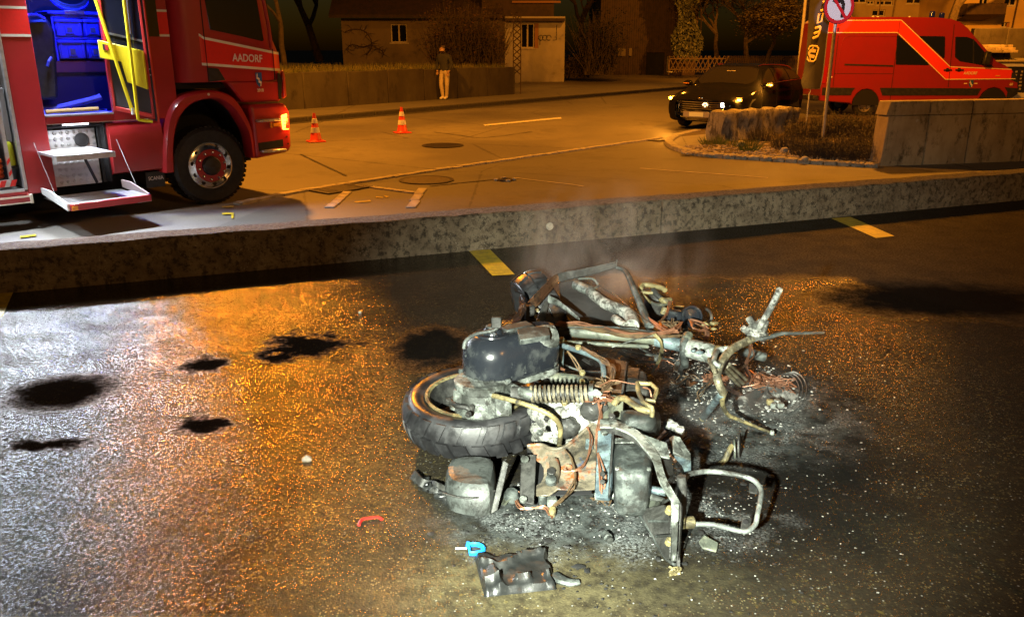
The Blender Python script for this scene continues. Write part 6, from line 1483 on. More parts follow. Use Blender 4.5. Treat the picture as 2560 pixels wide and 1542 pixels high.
# muffler and heat shield in front of the wheel
mc = W(1180, 1235, .0); 
mrows = []
for i, (z, s_) in enumerate(((.002, .86), (.012, .97), (.045, 1.0), (.085, .95), (.103, .86), (.107, .70))):
    q = []
    for px, py in ((1112, 1222), (1122, 1195), (1160, 1184), (1215, 1186), (1240, 1200), (1238, 1240), (1226, 1268), (1185, 1270), (1140, 1262), (1117, 1248)):
        p = W(px, py + 30, 0); q.append(mc + (p - (mc + Vector((0, 0, 0)))) * s_ + Vector((0, .03 * z / .15, z)))
    mrows.append(catmull(q + [q[0]], 2)[:-1])
mf = MB().grid(mrows, close=True).add(mrows[-1], [list(range(len(mrows[0])))]).build('muffler', B['muff'], sk, world=True, smooth=True, ang=35)
plate('heat_shield', [(1258, 1150, .16), (1272, 1158, .15), (1244, 1275, .02), (1226, 1285, .01)], B['dark'], .01)
pipe('muffler_seam', [(1107, 1232, .065), (1150, 1243, .07), (1200, 1242, .07), (1236, 1226, .07)], 5, B['dark'], mf)
# engine block and shock absorber
for k, (px, py, z, s_) in enumerate(((1395, 1030, .20, .10), (1440, 1045, .20, .09), (1380, 1075, .13, .08), (1420, 1090, .10, .09))):
    MB().blob(W(px, py, z), (s_, s_ * .8, s_ * .75), k + 3, .16, 18, 12, 2.2).build('engine_block', B['ashalu'], sk, world=True, smooth=True, ang=80)
MB().blob(W(1484, 1022, .27), (.045, .045, .04), 8, .12, 16, 10, 2).build('melted_boot', B['dark'], sk, world=True, smooth=True)
MB().blob(W(1420, 1068, .20), (.04, .035, .035), 9, .14, 16, 10, 2).build('melted_boot', B['dark'], sk, world=True, smooth=True)
a, b = W(1302, 985, .30), W(1482, 984, .32); d = b - a; L_ = d.length; Ms = axisM(a, d)
MB().lathe([(0, -.03), (.026, -.03), (.026, .05), (.018, .055), (.016, L_), (0, L_)], Ms, 20).build('shock_absorber', B['dark'], sk, world=True, smooth=True, ang=30)
pp = []
for i in range(14 * 13 + 1):
    t_ = i / (14 * 13); an = 2 * math.pi * 13 * t_; pp.append(Ms @ Vector((.027 * math.cos(an), .027 * math.sin(an), .035 + (L_ - .045) * t_)))
MB().tube(pp, .0052, 6).build('spring', B['spring'], sk, world=True, smooth=True)
MB().lathe([(0, L_ - .01), (.034, L_ - .01), (.034, L_ + .004), (0, L_ + .004)], Ms, 18).build('spring_seat', B['grey'], sk, world=True)
pipe('shock_bracket', [(1278, 968, .30), (1305, 982, .31), (1330, 985, .31)], 26, B['pale'])
pipe('brake_hose', [(1232, 988, .30), (1303, 1007, .30), (1371, 1034, .28), (1400, 1066, .22), (1398, 1112, .14)], 13, B['yel'])
# frame behind the engine
pipe('frame_tube', [(1372, 853, .33), (1420, 868, .33), (1468, 884, .33), (1500, 900, .33), (1509, 925, .32), (1508, 968, .30)], 14, B['blue'])
pipe('frame_tube', [(1340, 945, .20), (1400, 948, .20), (1460, 955, .20), (1510, 965, .20)], 34, B['olive'])
pipe('frame_post', [(1402, 870, .30), (1400, 925, .22)], 18, B['blue'])
plate('gusset', [(1376, 862, .30), (1384, 862, .30), (1382, 930, .22), (1374, 930, .22)], B['dark'], .012)
for k, (px, py) in enumerate(((1404, 852), (1445, 872), (1480, 962), (1455, 958))): cyl('frame_bolt', (px, py, .345 if k < 2 else .23), (0, -.2, 1), .011, .014, B['yel'], n=6)
wires('loose_wire', [(1420, 878, .30), (1440, 905, .27), (1455, 932, .24)], 3, .004, .0035, B['copper2'], seed=4)
wires('loose_wire', [(1377, 895, .30), (1392, 912, .27), (1406, 925, .25)], 3, .004, .0035, B['copper'], seed=5)
wires('loose_wire', [(1455, 870, .35), (1490, 886, .36), (1515, 905, .36), (1530, 925, .36), (1530, 950, .35), (1508, 975, .34)], 4, .006, .003, B['copper2'], seed=6)
curls('wire_tangle', (1498, 1000, .30), .022, 20, .0024, B['copper'], 7)
curls('wire_tangle', (1508, 968, .33), .02, 10, .0024, B['copper2'], 8)
MB().blob(W(1490, 982, .33), (.02, .012, .012), 4, .2, 10, 8).build('connector', B['pale'], sk, world=True, smooth=True)
wires('loose_wire', [(1500, 1010, .31), (1500, 1050, .26), (1492, 1090, .20), (1497, 1130, .18), (1500, 1190, .15), (1503, 1235, .10)], 4, .005, .0032, B['copper'], seed=9)
wires('loose_wire', [(1500, 968, .36), (1530, 950, .37), (1575, 958, .37), (1600, 962, .37)], 1, .002, .003, B['copper'], seed=11)
wires('loose_wire', [(1610, 968, .36), (1625, 975, .36), (1630, 995, .34)], 1, .002, .003, B['copper'], seed=12)
# seat tub and tank
plate('seat_tub', [(1510, 892, .32), (1568, 903, .32), (1556, 975, .30), (1508, 968, .30)], B['brown'], .015)
plate('tub_flange', [(1565, 905, .325), (1570, 905, .325), (1558, 980, .30), (1553, 980, .30)], B['dark'], .03)
plate('seat_tub', [(1507, 985, .30), (1560, 990, .30), (1555, 1055, .26), (1505, 1050, .26)], B['olive'], .02)
MB().prism(SP([(1568, 918, .30), (1616, 926, .29), (1624, 980, .27), (1562, 976, .28)]), (0, 0, -.14)).build('battery_box', B['dark'], sk, world=True, bevel=.012, seg=2)
plate('box_lid', [(1570, 916, .305), (1600, 920, .305), (1594, 945, .30), (1568, 942, .30)], B['brown'], .006)
pipe('seat_catch', [(1594, 958, .37), (1628, 959, .37), (1643, 974, .37), (1634, 1003, .36), (1615, 999, .36)], 11, B['yel'], n=10, cv=0)
pipe('seat_catch', [(1594, 958, .37), (1594, 972, .37), (1608, 1005, .36), (1630, 1018, .36), (1630, 1040, .33)], 12, B['yel'], cv=2)
pipe('grab_rail', [(1535, 1010, .31), (1545, 997, .33), (1563, 996, .34), (1600, 1021, .34), (1628, 1028, .34)], 17, B['yel'], cv=2)
tk = []
for i in range(11):
    u_ = i / 10; row = []
    for k in range(15):
        v_ = k / 14; px = 1545 + 96 * v_ + 4 * math.sin(u_ * 3); py = 1032 + 52 * u_; z = .17 + .13 * math.sin(math.pi * min(1, max(0, .08 + .92 * (1 - u_)))) * .35 + .12 * (1 - (2 * v_ - 1) ** 6) - .10 * u_; row.append(W(px, py, max(.03, z)))
    tk.append(row)
MB().slab(tk, .01).build('fuel_tank', B['grey'], sk, world=True, smooth=True, ang=60)
# lower box tank between the hoop tubes
def boxtank(corners, z0, z1, name, m, bev):
    P0 = SP([(x, y, z1) for x, y in corners]); return MB().prism(P0, (0, 0, z0 - z1)).build(name, m, sk, world=True, bevel=bev, seg=3)
bt = boxtank(((1534, 1085), (1625, 1092), (1632, 1150), (1622, 1184), (1540, 1180)), .05, .205, 'fuel_tank', B['grey'], .025)
plate('tank_strap', [(1537, 1094, .214), (1628, 1094, .214), (1629, 1104, .212), (1537, 1106, .212)], B['pale'], .005, bt)
plate('tank_strap', [(1537, 1164, .200), (1628, 1166, .200), (1627, 1174, .20), (1538, 1172, .20)], B['pale'], .005, bt)
pipe('tank_loop', [(1582, 1190, .16), (1590, 1207, .12), (1612, 1208, .12), (1620, 1192, .15)], 9, B['yel'], cv=2)
hoopL = [(1500, 1050, .27), (1540, 1052, .275), (1595, 1078, .275), (1620, 1108, .27), (1648, 1140, .26), (1664, 1195, .24), (1700, 1258, .21)]
hoopR = [(1500, 1072, .27), (1538, 1074, .275), (1580, 1093, .275), (1606, 1122, .27), (1630, 1155, .26), (1648, 1210, .24), (1683, 1262, .21)]
hl_, hr_ = catmull(SP(hoopL), 5), catmull(SP(hoopR), 5)
MB().slab([[a_.lerp(b_, t_) for t_ in (.08, .36, .64, .92)] for a_, b_ in zip(hl_, hr_)], -.006).build('frame_hoop', B['pale'], sk, world=True, smooth=True, ang=30)
MB().slab([[a_ + Vector((0, 0, -.002)), a_ + Vector((.004, .004, -.05))] for a_ in hl_], .004).build('hoop_web', B['dark'], sk, world=True, smooth=True)
plate('channel', [(1494, 1075, .225), (1534, 1078, .225), (1526, 1212, .14), (1520, 1245, .10), (1487, 1242, .10)], B['blue'], .02)
plate('channel_edge', [(1530, 1078, .235), (1536, 1078, .235), (1526, 1235, .12), (1521, 1235, .12)], B['dark'], .03)
for (px, py) in ((1506, 1186), (1506, 1206)): cyl('rivet_hole', (px, py, .165 if py < 1200 else .155), (0, -.4, 1), .008, .006, B['dark'], n=12)
cyl('rivet', (1511, 1084, .228), (0, -.3, 1), .010, .006, B['pale'], n=14)
pipe('lower_tube', [(1487, 1240, .07), (1530, 1238, .075), (1576, 1233, .08), (1620, 1240, .085), (1658, 1254, .085)], 20, B['pale'])
pipe('lower_tube', [(1525, 1222, .09), (1575, 1217, .10), (1620, 1222, .10), (1665, 1230, .10)], 20, B['blue'])
plate('tail_plate', [(1602, 1082, .28), (1668, 1106, .28), (1675, 1145, .26), (1650, 1140, .26), (1625, 1105, .28)], B['pale'], .006)
plate('tail_plate', [(1655, 1140, .25), (1682, 1142, .24), (1684, 1185, .20), (1668, 1200, .22)], B['dark'], .006)
plate('tail_bracket', [(1684, 1088, .25), (1700, 1090, .25), (1727, 1132, .22), (1728, 1152, .20), (1684, 1130, .24)], B['pale'], .012)
plate('tail_bracket', [(1676, 1134, .23), (1710, 1150, .21), (1728, 1152, .20), (1729, 1180, .15), (1712, 1183, .15), (1705, 1165, .18)], B['blue'], .012)
plate('bracket_rim', [(1672, 1094, .24), (1683, 1087, .25), (1688, 1135, .23), (1676, 1136, .22)], B['dark'], .01)
pipe('tail_post', [(1703, 1190, .22), (1706, 1230, .17), (1704, 1290, .10), (1712, 1312, .07)], 24, B['dark'])
plate('number_plate_arm', [(1679, 1258, .21), (1698, 1260, .21), (1692, 1402, .025), (1678, 1404, .025)], B['pale'], .012)
plate('plate_edge', [(1700, 1262, .20), (1704, 1270, .19), (1697, 1400, .03), (1694, 1402, .025)], B['dark'], .02)
plate('inner_mudguard', [(1590, 1272, .05), (1605, 1272, .07), (1660, 1260, .12), (1676, 1300, .11), (1674, 1395, .03), (1664, 1400, .012)], B['dark'], .006)
pipe('mudguard_edge', [(1588, 1272, .05), (1625, 1325, .035), (1660, 1390, .015), (1690, 1412, .015)], 9, B['grey'])
plate('mudguard_web', [(1604, 1246, .06), (1650, 1252, .10), (1640, 1290, .08), (1625, 1300, .06)], B['olive'], .006)
for k, (x0, y0, x1, y1) in enumerate(((1622, 1302, 1672, 1302), (1640, 1340, 1676, 1338), (1650, 1262, 1676, 1245))): pipe('rung', [(x0, y0, .06), (x1, y1, .10)], 7, B['grey'], cv=0)
plate('tail_tip', [(1690, 1375, .05), (1700, 1376, .05), (1702, 1425, .004), (1692, 1426, .004)], B['dark'], .01)
cyl('clamp', (1706, 1306, .085), (1, .1, 0), .018, .035, B['yel']); cyl('clamp', (1671, 1280, .12), (.2, -.4, 1), .012, .02, B['yel'], n=8); cyl('clamp', (1671, 1358, .055), (.2, -.4, 1), .012, .02, B['yel'], n=8)
curls('burnt_plug', (1684, 1430, .010), .009, 7, .0035, B['yel'], 21)
# luggage rack
rk = pipe('luggage_rack', [(1712, 1200, .19), (1720, 1186, .185), (1763, 1178, .18), (1810, 1181, .178), (1861, 1191, .175), (1888, 1203, .17), (1903, 1226, .16), (1900, 1255, .145), (1893, 1290, .125), (1888, 1310, .11), (1870, 1326, .10), (1850, 1327, .095), (1815, 1318, .09), (1776, 1310, .085), (1720, 1310, .08)], 13, burnt('rack_tube', (.11, .12, .115), (.19, .21, .20), (.05, .045, .035), 12, 30))
plate('rack_lug', [(1873, 1206, .165), (1896, 1210, .165), (1894, 1234, .15), (1872, 1230, .15)], B['dark'], .006, rk); cyl('lug_hole', (1882, 1217, .163), (0, -.3, 1), .0085, .002, M_['dark'], rk, 14)
plate('rack_lug', [(1855, 1292, .115), (1880, 1293, .115), (1876, 1322, .10), (1851, 1322, .10)], B['dark'], .006, rk); cyl('lug_hole', (1864, 1304, .114), (0, -.3, 1), .0085, .002, M_['dark'], rk, 14)
for k, (px, py, z) in enumerate(((1660, 880, .02), (1690, 920, .02), (1600, 1015, .03), (1730, 960, .015), (1470, 905, .10), (1430, 930, .12), (1560, 1225, .04), (1610, 1250, .05), (1350, 960, .22), (1700, 780, .2))):
    rz_ = Matrix.Rotation(k * 1.3, 3, 'Z') @ Matrix.Rotation(.4 * math.sin(k * 2.1), 3, 'X'); c0 = W(px, py, z)
    MB().box(c0, (.06 + .02 * (k % 3), .016 + .006 * (k % 2), .006), rz_).box(c0 + rz_ @ Vector((.03, .0, .012)), (.006, .018, .026), rz_).build('bent_bracket', B[('dark', 'grey', 'olive', 'brown')[k % 4]], sk, world=True, bevel=.0015)
for k, (p, q) in enumerate((((1395, 905, .22), (1500, 930, .25)), ((1340, 900, .30), (1395, 860, .31)), ((1545, 880, .12), (1640, 905, .10)), ((1600, 870, .28), (1690, 900, .16)), ((1430, 1010, .24), (1500, 1060, .2)), ((1560, 1210, .08), (1640, 1260, .07)), ((1520, 860, .15), (1660, 890, .14)))):
    m_ = ((p[0] + q[0]) / 2, (p[1] + q[1]) / 2 + 8, (p[2] + q[2]) / 2 - .03); pipe('thin_rod', [p, m_, q], 5 + k % 3, B[('grey', 'olive', 'dark')[k % 3]])
for k, (px, py) in enumerate(((1450, 1000), (1410, 1010), (1365, 1050), (1350, 1085), (1520, 1010), (1530, 1045), (1640, 900), (1455, 935), (1395, 985))): cyl('bolt', (px, py, .30 - .02 * (k % 5)), (.2 * math.sin(k), -.4, 1), .008 + .003 * (k % 2), .014, B[('pale', 'yel', 'dark')[k % 3]], n=6)
for k, (px, py) in enumerate(((1650, 905), (1700, 940), (1600, 1000), (1590, 1240), (1690, 870))): wires('loose_wire', [(px - 40, py - 8, .05), (px - 12, py + 10, .02), (px + 14, py - 6, .03), (px + 44, py + 8, .01)], 3, .012, .0022, B['copper2' if k % 2 else 'copper'], seed=80 + k)
# rusty side plate
rp_ = plate('rusty_plate', [(1318, 1116, .14), (1352, 1114, .145), (1378, 1124, .15), (1405, 1122, .155), (1432, 1105, .165), (1462, 1078, .185), (1494, 1048, .215), (1492, 1100, .18), (1487, 1222, .10), (1440, 1225, .10), (1395, 1222, .10), (1372, 1238, .09), (1340, 1238, .085), (1340, 1212, .10), (1352, 1205, .10), (1359, 1190, .105), (1359, 1170, .112), (1352, 1156, .118), (1341, 1150, .12), (1341, 1140, .125)], B['rust'], .006)
pipe('plate_lip', [(1318, 1114, .145), (1352, 1111, .15), (1378, 1121, .155), (1405, 1119, .16), (1432, 1102, .17), (1494, 1046, .22)], 9, B['rust'])
pipe('plate_hump', [(1385, 1155, .135), (1388, 1180, .13), (1382, 1205, .115)], 26, B['rust'], rp_)
cyl('grommet', (1378, 1186, .13), (0, -.4, 1), .014, .02, B['dark'], rp_); cyl('grommet', (1377, 1205, .12), (0, -.4, 1), .017, .018, B['grey'], rp_); cyl('grommet', (1421, 1173, .135), (0, -.4, 1), .012, .01, B['rust'], rp_, prof=[(.007, .006), (.012, .010), (.016, .0)])
plate('dented_patch', [(1464, 1095, .188), (1484, 1097, .188), (1482, 1122, .175), (1463, 1120, .175)], B['blue'], .006, rp_)
bar_ = plate('support_bar', [(1303, 1136, .135), (1341, 1135, .135), (1334, 1260, .05), (1299, 1253, .05)], B['dark'], .012)
cyl('rivet', (1312, 1150, .137), (0, -.4, 1), .013, .008, B['pale'], bar_); cyl('rivet', (1308, 1250, .062), (0, -.4, 1), .012, .008, B['pale'], bar_)
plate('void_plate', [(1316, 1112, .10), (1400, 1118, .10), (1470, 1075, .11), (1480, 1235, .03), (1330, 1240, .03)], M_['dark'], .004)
wires('loose_wire', [(1468, 1066, .21), (1480, 1100, .19), (1466, 1150, .16), (1440, 1175, .15), (1402, 1178, .145)], 2, .003, .0028, B['copper'], seed=14)
wires('loose_wire', [(1410, 1125, .17), (1430, 1145, .16), (1436, 1190, .14), (1433, 1220, .12), (1405, 1250, .04), (1370, 1275, .012)], 3, .003, .0028, B['copper2'], seed=15)
wires('loose_wire', [(1297, 1228, .03), (1288, 1245, .015), (1305, 1270, .012), (1330, 1270, .012), (1360, 1268, .012), (1380, 1290, .01)], 4, .004, .0028, B['copper'], seed=16)
curls('wire_tangle', (1507, 1250, .03), .016, 8, .0022, B['copper2'], 17)
# spine tube, steering head
pipe('spine_tube', [(1398, 825, .30), (1480, 832, .30), (1560, 838, .30), (1640, 848, .30)], 30, B['olive'], n=16)
pipe('spine_tube', [(1640, 849, .30), (1700, 862, .295), (1745, 875, .29)], 34, B['blue'], n=16)
pipe('spine_rib', [(1390, 856, .29), (1450, 857, .29), (1540, 862, .29), (1620, 866, .28)], 11, B['olive'])
pipe('collar', [(1712, 852, .32), (1708, 872, .30), (1712, 905, .22), (1714, 912, .2)], 20, B['grey'])
pipe('collar', [(1720, 838, .33), (1716, 850, .32)], 26, B['olive'])
a, b = W(1735, 873, .30), W(1796, 888, .30); d = b - a; Mh = axisM(a, d); L_ = d.length
hd_ = MB().lathe([(0, -.02), (.036, -.02), (.038, 0), (.038, L_ * .7), (.033, L_ * .8), (.033, L_), (.024, L_ + .004), (.022, L_ - .03), (0, L_ - .03)], Mh, 24).build('steering_head', B['pale'], sk, world=True, smooth=True, ang=30)
for (px, py, s_) in ((1733, 876, .010), (1749, 880, .015)): MB().blob(W(px, py, .334), (s_, s_, .008), 1, 0, 12, 8).build('head_hole', B['blue'], hd_, world=True, smooth=True)
MB().lathe([(.024, L_ - .012), (.037, L_ - .012), (.037, L_ + .010), (.024, L_ + .010)], Mh, 24).build('head_ring', B['yel'], hd_, world=True, smooth=True, ang=30)
wires('wiring_loom', [(1395, 808, .335), (1440, 812, .33), (1500, 821, .33), (1560, 834, .33), (1600, 838, .33), (1650, 836, .33), (1690, 826, .34)], 16, .007, .0032, B['copper'], seed=20)
wires('wiring_loom', [(1380, 812, .33), (1440, 818, .33), (1500, 826, .33), (1560, 838, .33), (1640, 842, .33), (1700, 840, .33)], 10, .006, .003, B['copper2'], seed=21)
wires('loose_wire', [(1636, 838, .34), (1652, 855, .32), (1652, 880, .25), (1645, 905, .14), (1630, 930, .06)], 2, .003, .004, B['yel'], seed=22)
wires('control_cable', [(1400, 818, .335), (1540, 818, .335), (1640, 830, .335)], 3, .004, .003, B['grey'], seed=23)
wires('control_cable', [(1530, 868, .31), (1580, 852, .33), (1640, 838, .34)], 1, .001, .0022, B['pale'], seed=24)
# handlebar
mmb = B['yellowash'] = burnt('ash_crusted_bar', (.10, .085, .05), (.27, .245, .16), (.04, .034, .022), 22, 50)
pipe('handlebar', [(1886, 842, .36), (1862, 856, .35), (1832, 871, .345), (1808, 898, .33), (1793, 935, .29), (1798, 960, .26), (1808, 982, .22)], 21, mmb, n=14)
pipe('handlebar', [(1830, 871, .345), (1795, 876, .335), (1785, 905, .33), (1800, 915, .32)], 15, B['pale'])
pipe('bar_stay', [(1773, 898, .33), (1781, 915, .32), (1790, 934, .30)], 13, mmb)
pipe('upper_grip', [(1896, 822, .40), (1912, 795, .45), (1932, 760, .52), (1949, 724, .59)], [15, 16], B['ashalu'], n=12)
MB().blob(W(1893, 826, .385), (.036, .034, .04), 5, .18, 16, 10, 2.6).build('lever_clamp', B['ashalu'], sk, world=True, smooth=True, ang=70)
for (dx, dy, dz_) in ((-.03, 0, .04), (.03, .01, -.02), (.02, -.02, .035), (-.045, .01, 0)): MB().box(W(1893, 826, .385) + Vector((dx, dy, dz_)), (.024, .018, .03), Matrix.Rotation(dx * 20, 3, 'Y')).build('clamp_lug', B['ashalu'], sk, world=True, bevel=.004)
pipe('brake_lever', [(1900, 848, .36), (1925, 842, .37), (1952, 834, .38), (2000, 833, .38), (2060, 831, .38)], [14, 6], B['grey'])
pipe('lower_grip', [(1804, 985, .215), (1782, 1012, .13), (1757, 1044, .04)], 18, B['blue'], n=16)
cyl('grip_end', (1757, 1044, .042), W(1757, 1044, .04) - W(1782, 1012, .13), .0125, .006, B['yel'], n=16)
pipe('brake_lever', [(1810, 982, .22), (1806, 1008, .17), (1820, 1036, .11), (1850, 1050, .08), (1928, 1081, .03)], [15, 7], B['yel'])
MB().blob(W(1930, 1081, .03), (.0105, .0105, .0105), 1, 0, 14, 10).build('lever_ball', B['pale'], sk, world=True, smooth=True)
for k, (x0, y0, x1, y1) in enumerate(((1808, 922, 1848, 962), (1816, 916, 1858, 958), (1822, 910, 1864, 948))): pipe('meter_bracket', [(x0, y0, .28), ((x0 + x1) / 2, (y0 + y1) / 2, .20), (x1, y1, .10)], 10, mmb, cv=0)
cyl('lock_barrel', (1858, 878, .14), (1, -.12, -.25), .021, .10, B['grey'])
MB().blob(W(1856, 877, .14), (.022, .022, .022), 2, .1, 12, 8).build('lock_head', B['olive'], sk, world=True, smooth=True)
wires('loose_wire', [(1877, 862, .32), (1876, 885, .25), (1868, 910, .16), (1874, 940, .06), (1880, 962, .02)], 4, .006, .0028, B['copper'], seed=30)
wires('loose_wire', [(1866, 912, .15), (1845, 925, .18), (1820, 935, .22)], 2, .004, .0026, B['copper2'], seed=31)
wires('loose_wire', [(1790, 940, .25), (1770, 955, .12), (1748, 985, .02), (1745, 1000, .01)], 3, .006, .0026, B['copper2'], seed=32)
wires('loose_wire', [(1810, 955, .22), (1830, 975, .10), (1850, 985, .015)], 6, .006, .003, B['copper'], seed=33)
curls('wire_tangle', (1785, 955, .02), .03, 22, .0024, B['copper'], 34)
curls('wire_tangle', (1925, 965, .015), .05, 30, .0024, B['copper'], 35, .3)
# front wheel and the shield frame above it
M_['matt'] = mat('matt_soot', (.03, .032, .033), (.05, .052, .053), 6, rough=.9, spec=.1)
FWc = W(1350, 782, .185)
scooter_wheel('front_wheel', FWc, (.90, .30, .32), .20, .155, .13, 7, B['dark'], lugs=18)
MB().box(W(1325, 790, .27), (.045, .05, .10)).build('fork_bracket', B['dark'], sk, world=True, bevel=.006)
cyl('bracket_bore', (1325, 772, .295), (0, -1, .1), .019, .008, M_['dark'], n=18); cyl('bracket_bore', (1325, 800, .24), (0, -1, .1), .017, .008, M_['dark'], n=18)
for (px, py) in ((1338, 790), (1344, 800), (1342, 775)): cyl('nut', (px, py, .28), (.2, -1, .2), .009, .016, B['yel'], n=6)
plate('fork_leg', [(1345, 790, .26), (1362, 752, .30), (1374, 752, .30), (1360, 815, .22), (1348, 815, .22)], B['dark'], .02)
shl = [(1317, 758, .33), (1338, 735, .36), (1360, 712, .385), (1382, 692, .405), (1405, 683, .415), (1440, 677, .425), (1480, 669, .435), (1540, 658, .45)]
shr_ = [(1343, 762, .32), (1356, 746, .34), (1376, 724, .365), (1390, 706, .385), (1412, 699, .395), (1442, 693, .40), (1484, 684, .41), (1541, 668, .43)]
ca, cb_ = catmull(SP(shl), 4), catmull(SP(shr_), 4); k5 = 4 * 3 + 2
for nm, m_, i0, i1 in (('shield_stay', B['brown'], 0, k5), ('shield_stay', B['dark'], k5, len(ca) - 1)):
    MB().slab([[ca[i].lerp(cb_[i], t_) + Vector((0, 0, .012 * math.sin(math.pi * t_ * 2))) for t_ in (0, .25, .5, .75, 1)] for i in range(i0, i1 + 1)], .006).build(nm, m_, sk, world=True, smooth=True, ang=50)
pipe('shield_tube', [(1541, 669, .435), (1558, 674, .43), (1570, 688, .42), (1588, 730, .38), (1604, 768, .34), (1616, 800, .31), (1624, 815, .30)], [9, 24], B['grey'], n=12)
plate('shield_plate', [(1398, 707, .30), (1450, 695, .31), (1560, 770, .24), (1600, 805, .22), (1610, 815, .22), (1440, 812, .22), (1402, 770, .25)], M_['matt'], .004)
wires('thin_rod', [(1541, 664, .44), (1543, 648, .47)], 1, 0, .002, B['grey'], seed=40)
pipe('white_fin', [(1372, 748, .33), (1395, 757, .33), (1420, 775, .32), (1448, 798, .31)], [20, 8], B['pale'], flat=.35)
pipe('fork_stub', [(1440, 712, .34), (1458, 720, .34), (1476, 728, .34)], 26, B['pale'], cv=2)
pipe('ash_crusted_arm', [(1474, 727, .34), (1490, 742, .34), (1515, 760, .33), (1545, 772, .33), (1570, 785, .32), (1582, 805, .31), (1580, 815, .31)], [24, 36], B['ashalu'], n=16)
pipe('ash_crusted_arm', [(1536, 795, .31), (1552, 806, .31), (1566, 815, .31)], 20, B['ashalu'])
wires('control_cable', [(1446, 699, .37), (1478, 696, .38), (1492, 705, .37), (1496, 715, .36), (1480, 724, .36)], 2, .003, .004, B['pale'], seed=41)
wires('control_cable', [(1497, 716, .36), (1540, 740, .35), (1600, 790, .33), (1630, 812, .32)], 1, .001, .0028, B['grey'], seed=42)
plate('ash_bed', [(1372, 775, .2), (1400, 775, .2), (1440, 800, .2), (1370, 805, .2)], B['dark'], .03)
# burnt instruments right of the shield tube
hb = pipe('headlamp_bracket', [(1601, 722, .36), (1608, 712, .37), (1630, 714, .37), (1655, 720, .37), (1663, 726, .365)], 13, B['yel'])
pipe('headlamp_bracket', [(1603, 730, .35), (1625, 732, .35), (1640, 730, .355)], 8, B['yel'], hb); pipe('headlamp_bracket', [(1602, 732, .35), (1618, 748, .32), (1627, 757, .29)], 7, B['yel'], hb)
pipe('headlamp_arm', [(1632, 725, .36), (1648, 742, .34), (1655, 748, .33)], 14, B['dark'], hb)
pipe('switch_tube', [(1652, 748, .33), (1662, 752, .33), (1676, 750, .33)], 15, B['yel'], hb)
pipe('switch_tube', [(1663, 768, .31), (1657, 785, .28)], 15, B['yel'], hb)
cyl('instrument_cup', (1630, 795, .20), (.15, -.2, 1), .055, .10, B['dark'], prof=[(.0, .03), (.04, .04), (.046, .09), (.055, .10), (.056, .07), (.05, 0)])
MB().lathe([(.046, .098), (.058, .098), (.058, .108), (.046, .108)], axisM(W(1630, 795, .20), (.15, -.2, 1)), 26).build('cup_ring', B['olive'], sk, world=True, smooth=True, ang=30)
MB().box(W(1683, 800, .26), (.065, .05, .09), Matrix.Rotation(.1, 3, 'Y')).build('control_box', B['black'], sk, world=True, bevel=.006)
hn = cyl('horn', (1727, 792, .28), (.15, -.8, .55), .045, .02, B['black'], prof=[(.0, .012), (.016, .014), (.018, .008), (.034, .010), (.038, .022), (.045, .024), (.048, .012), (.046, -.02), (.02, -.03), (0, -.03)])
plate('horn_bracket', [(1702, 800, .27), (1718, 805, .27), (1720, 835, .2), (1706, 835, .2)], B['dark'], .01)
wires('loose_wire', [(1726, 800, .30), (1735, 820, .29), (1750, 825, .28), (1768, 825, .27), (1765, 850, .22)], 4, .005, .0034, B['copper'], seed=50)
wires('loose_wire', [(1726, 800, .30), (1750, 808, .29), (1766, 822, .27)], 3, .005, .0034, B['copper'], seed=51)
wires('loose_wire', [(1675, 752, .33), (1668, 785, .30), (1650, 808, .30), (1670, 822, .30)], 3, .004, .0034, B['copper'], seed=52)
wires('loose_wire', [(1620, 795, .32), (1640, 812, .32), (1660, 825, .32), (1690, 826, .33), (1700, 808, .33)], 7, .007, .003, B['copper'], seed=53)
curls('wire_tangle', (1668, 820, .28), .028, 22, .0024, B['copper2'], 54)
pipe('metal_strap', [(1765, 772, .26), (1775, 780, .25), (1779, 795, .23), (1773, 805, .20)], 7, B['grey'])
plate('fuse_plate', [(1738, 845, .22), (1772, 848, .22), (1772, 858, .21), (1736, 856, .21)], B['olive'], .02)
for (px, py, s_) in ((1765, 810, .014), (1785, 808, .012), (1784, 822, .008), (1697, 768, .012), (1645, 762, .010)): MB().blob(W(px, py, .24), (s_ * 1.6, s_, s_ * .7), int(px), .2, 10, 8).build('connector', B['yel'], sk, world=True, smooth=True)
pipe('bracket_leg', [(1712, 905, .2), (1706, 915, .15), (1702, 925, .08), (1704, 935, .02)], 12, B['grey'])

# ------------------------------------------------------------------ melted remains and small things on the ground
rn = random.Random(77); db = MB()
def flake(px, py, s0, s1, flat=.5):
    p = W(px, py, .004); s_ = rn.uniform(s0, s1); db.blob(p + Vector((0, 0, s_ * flat * .4)), (s_ * rn.uniform(.7, 1.6), s_, s_ * flat), rn.randrange(999), .3, 6, 4)
for k in range(650): flake(rn.gauss(1780, 95), rn.gauss(960, 62), .0012, .0055)
for k in range(260): flake(rn.gauss(1700, 60), rn.gauss(900, 28), .0015, .005)
for k in range(320): flake(rn.uniform(1250, 1900), rn.gauss(1290, 50), .001, .0032)
for k in range(160): flake(rn.gauss(1930, 45), rn.gauss(1000, 32), .002, .007)
for k in range(320): flake(rn.uniform(1550, 2300), rn.uniform(820, 1500), .001, .003)
B['ash'] = burnt('ash_flakes', (.42, .43, .41), (.22, .22, .20), (.05, .05, .045), 30, 60, rough=.85, metal=0)
tag(db.build('ash_debris', B['ash'], smooth=True), 'pale ash and burnt crumbs scattered round the wreck', kind='stuff')
db = MB()
for k in range(520): flake(rn.gauss(1640, 260), rn.gauss(1180, 190), .0015, .005, .35)
for k in range(160): flake(rn.gauss(1330, 110), rn.gauss(1330, 60), .0015, .0045, .35)
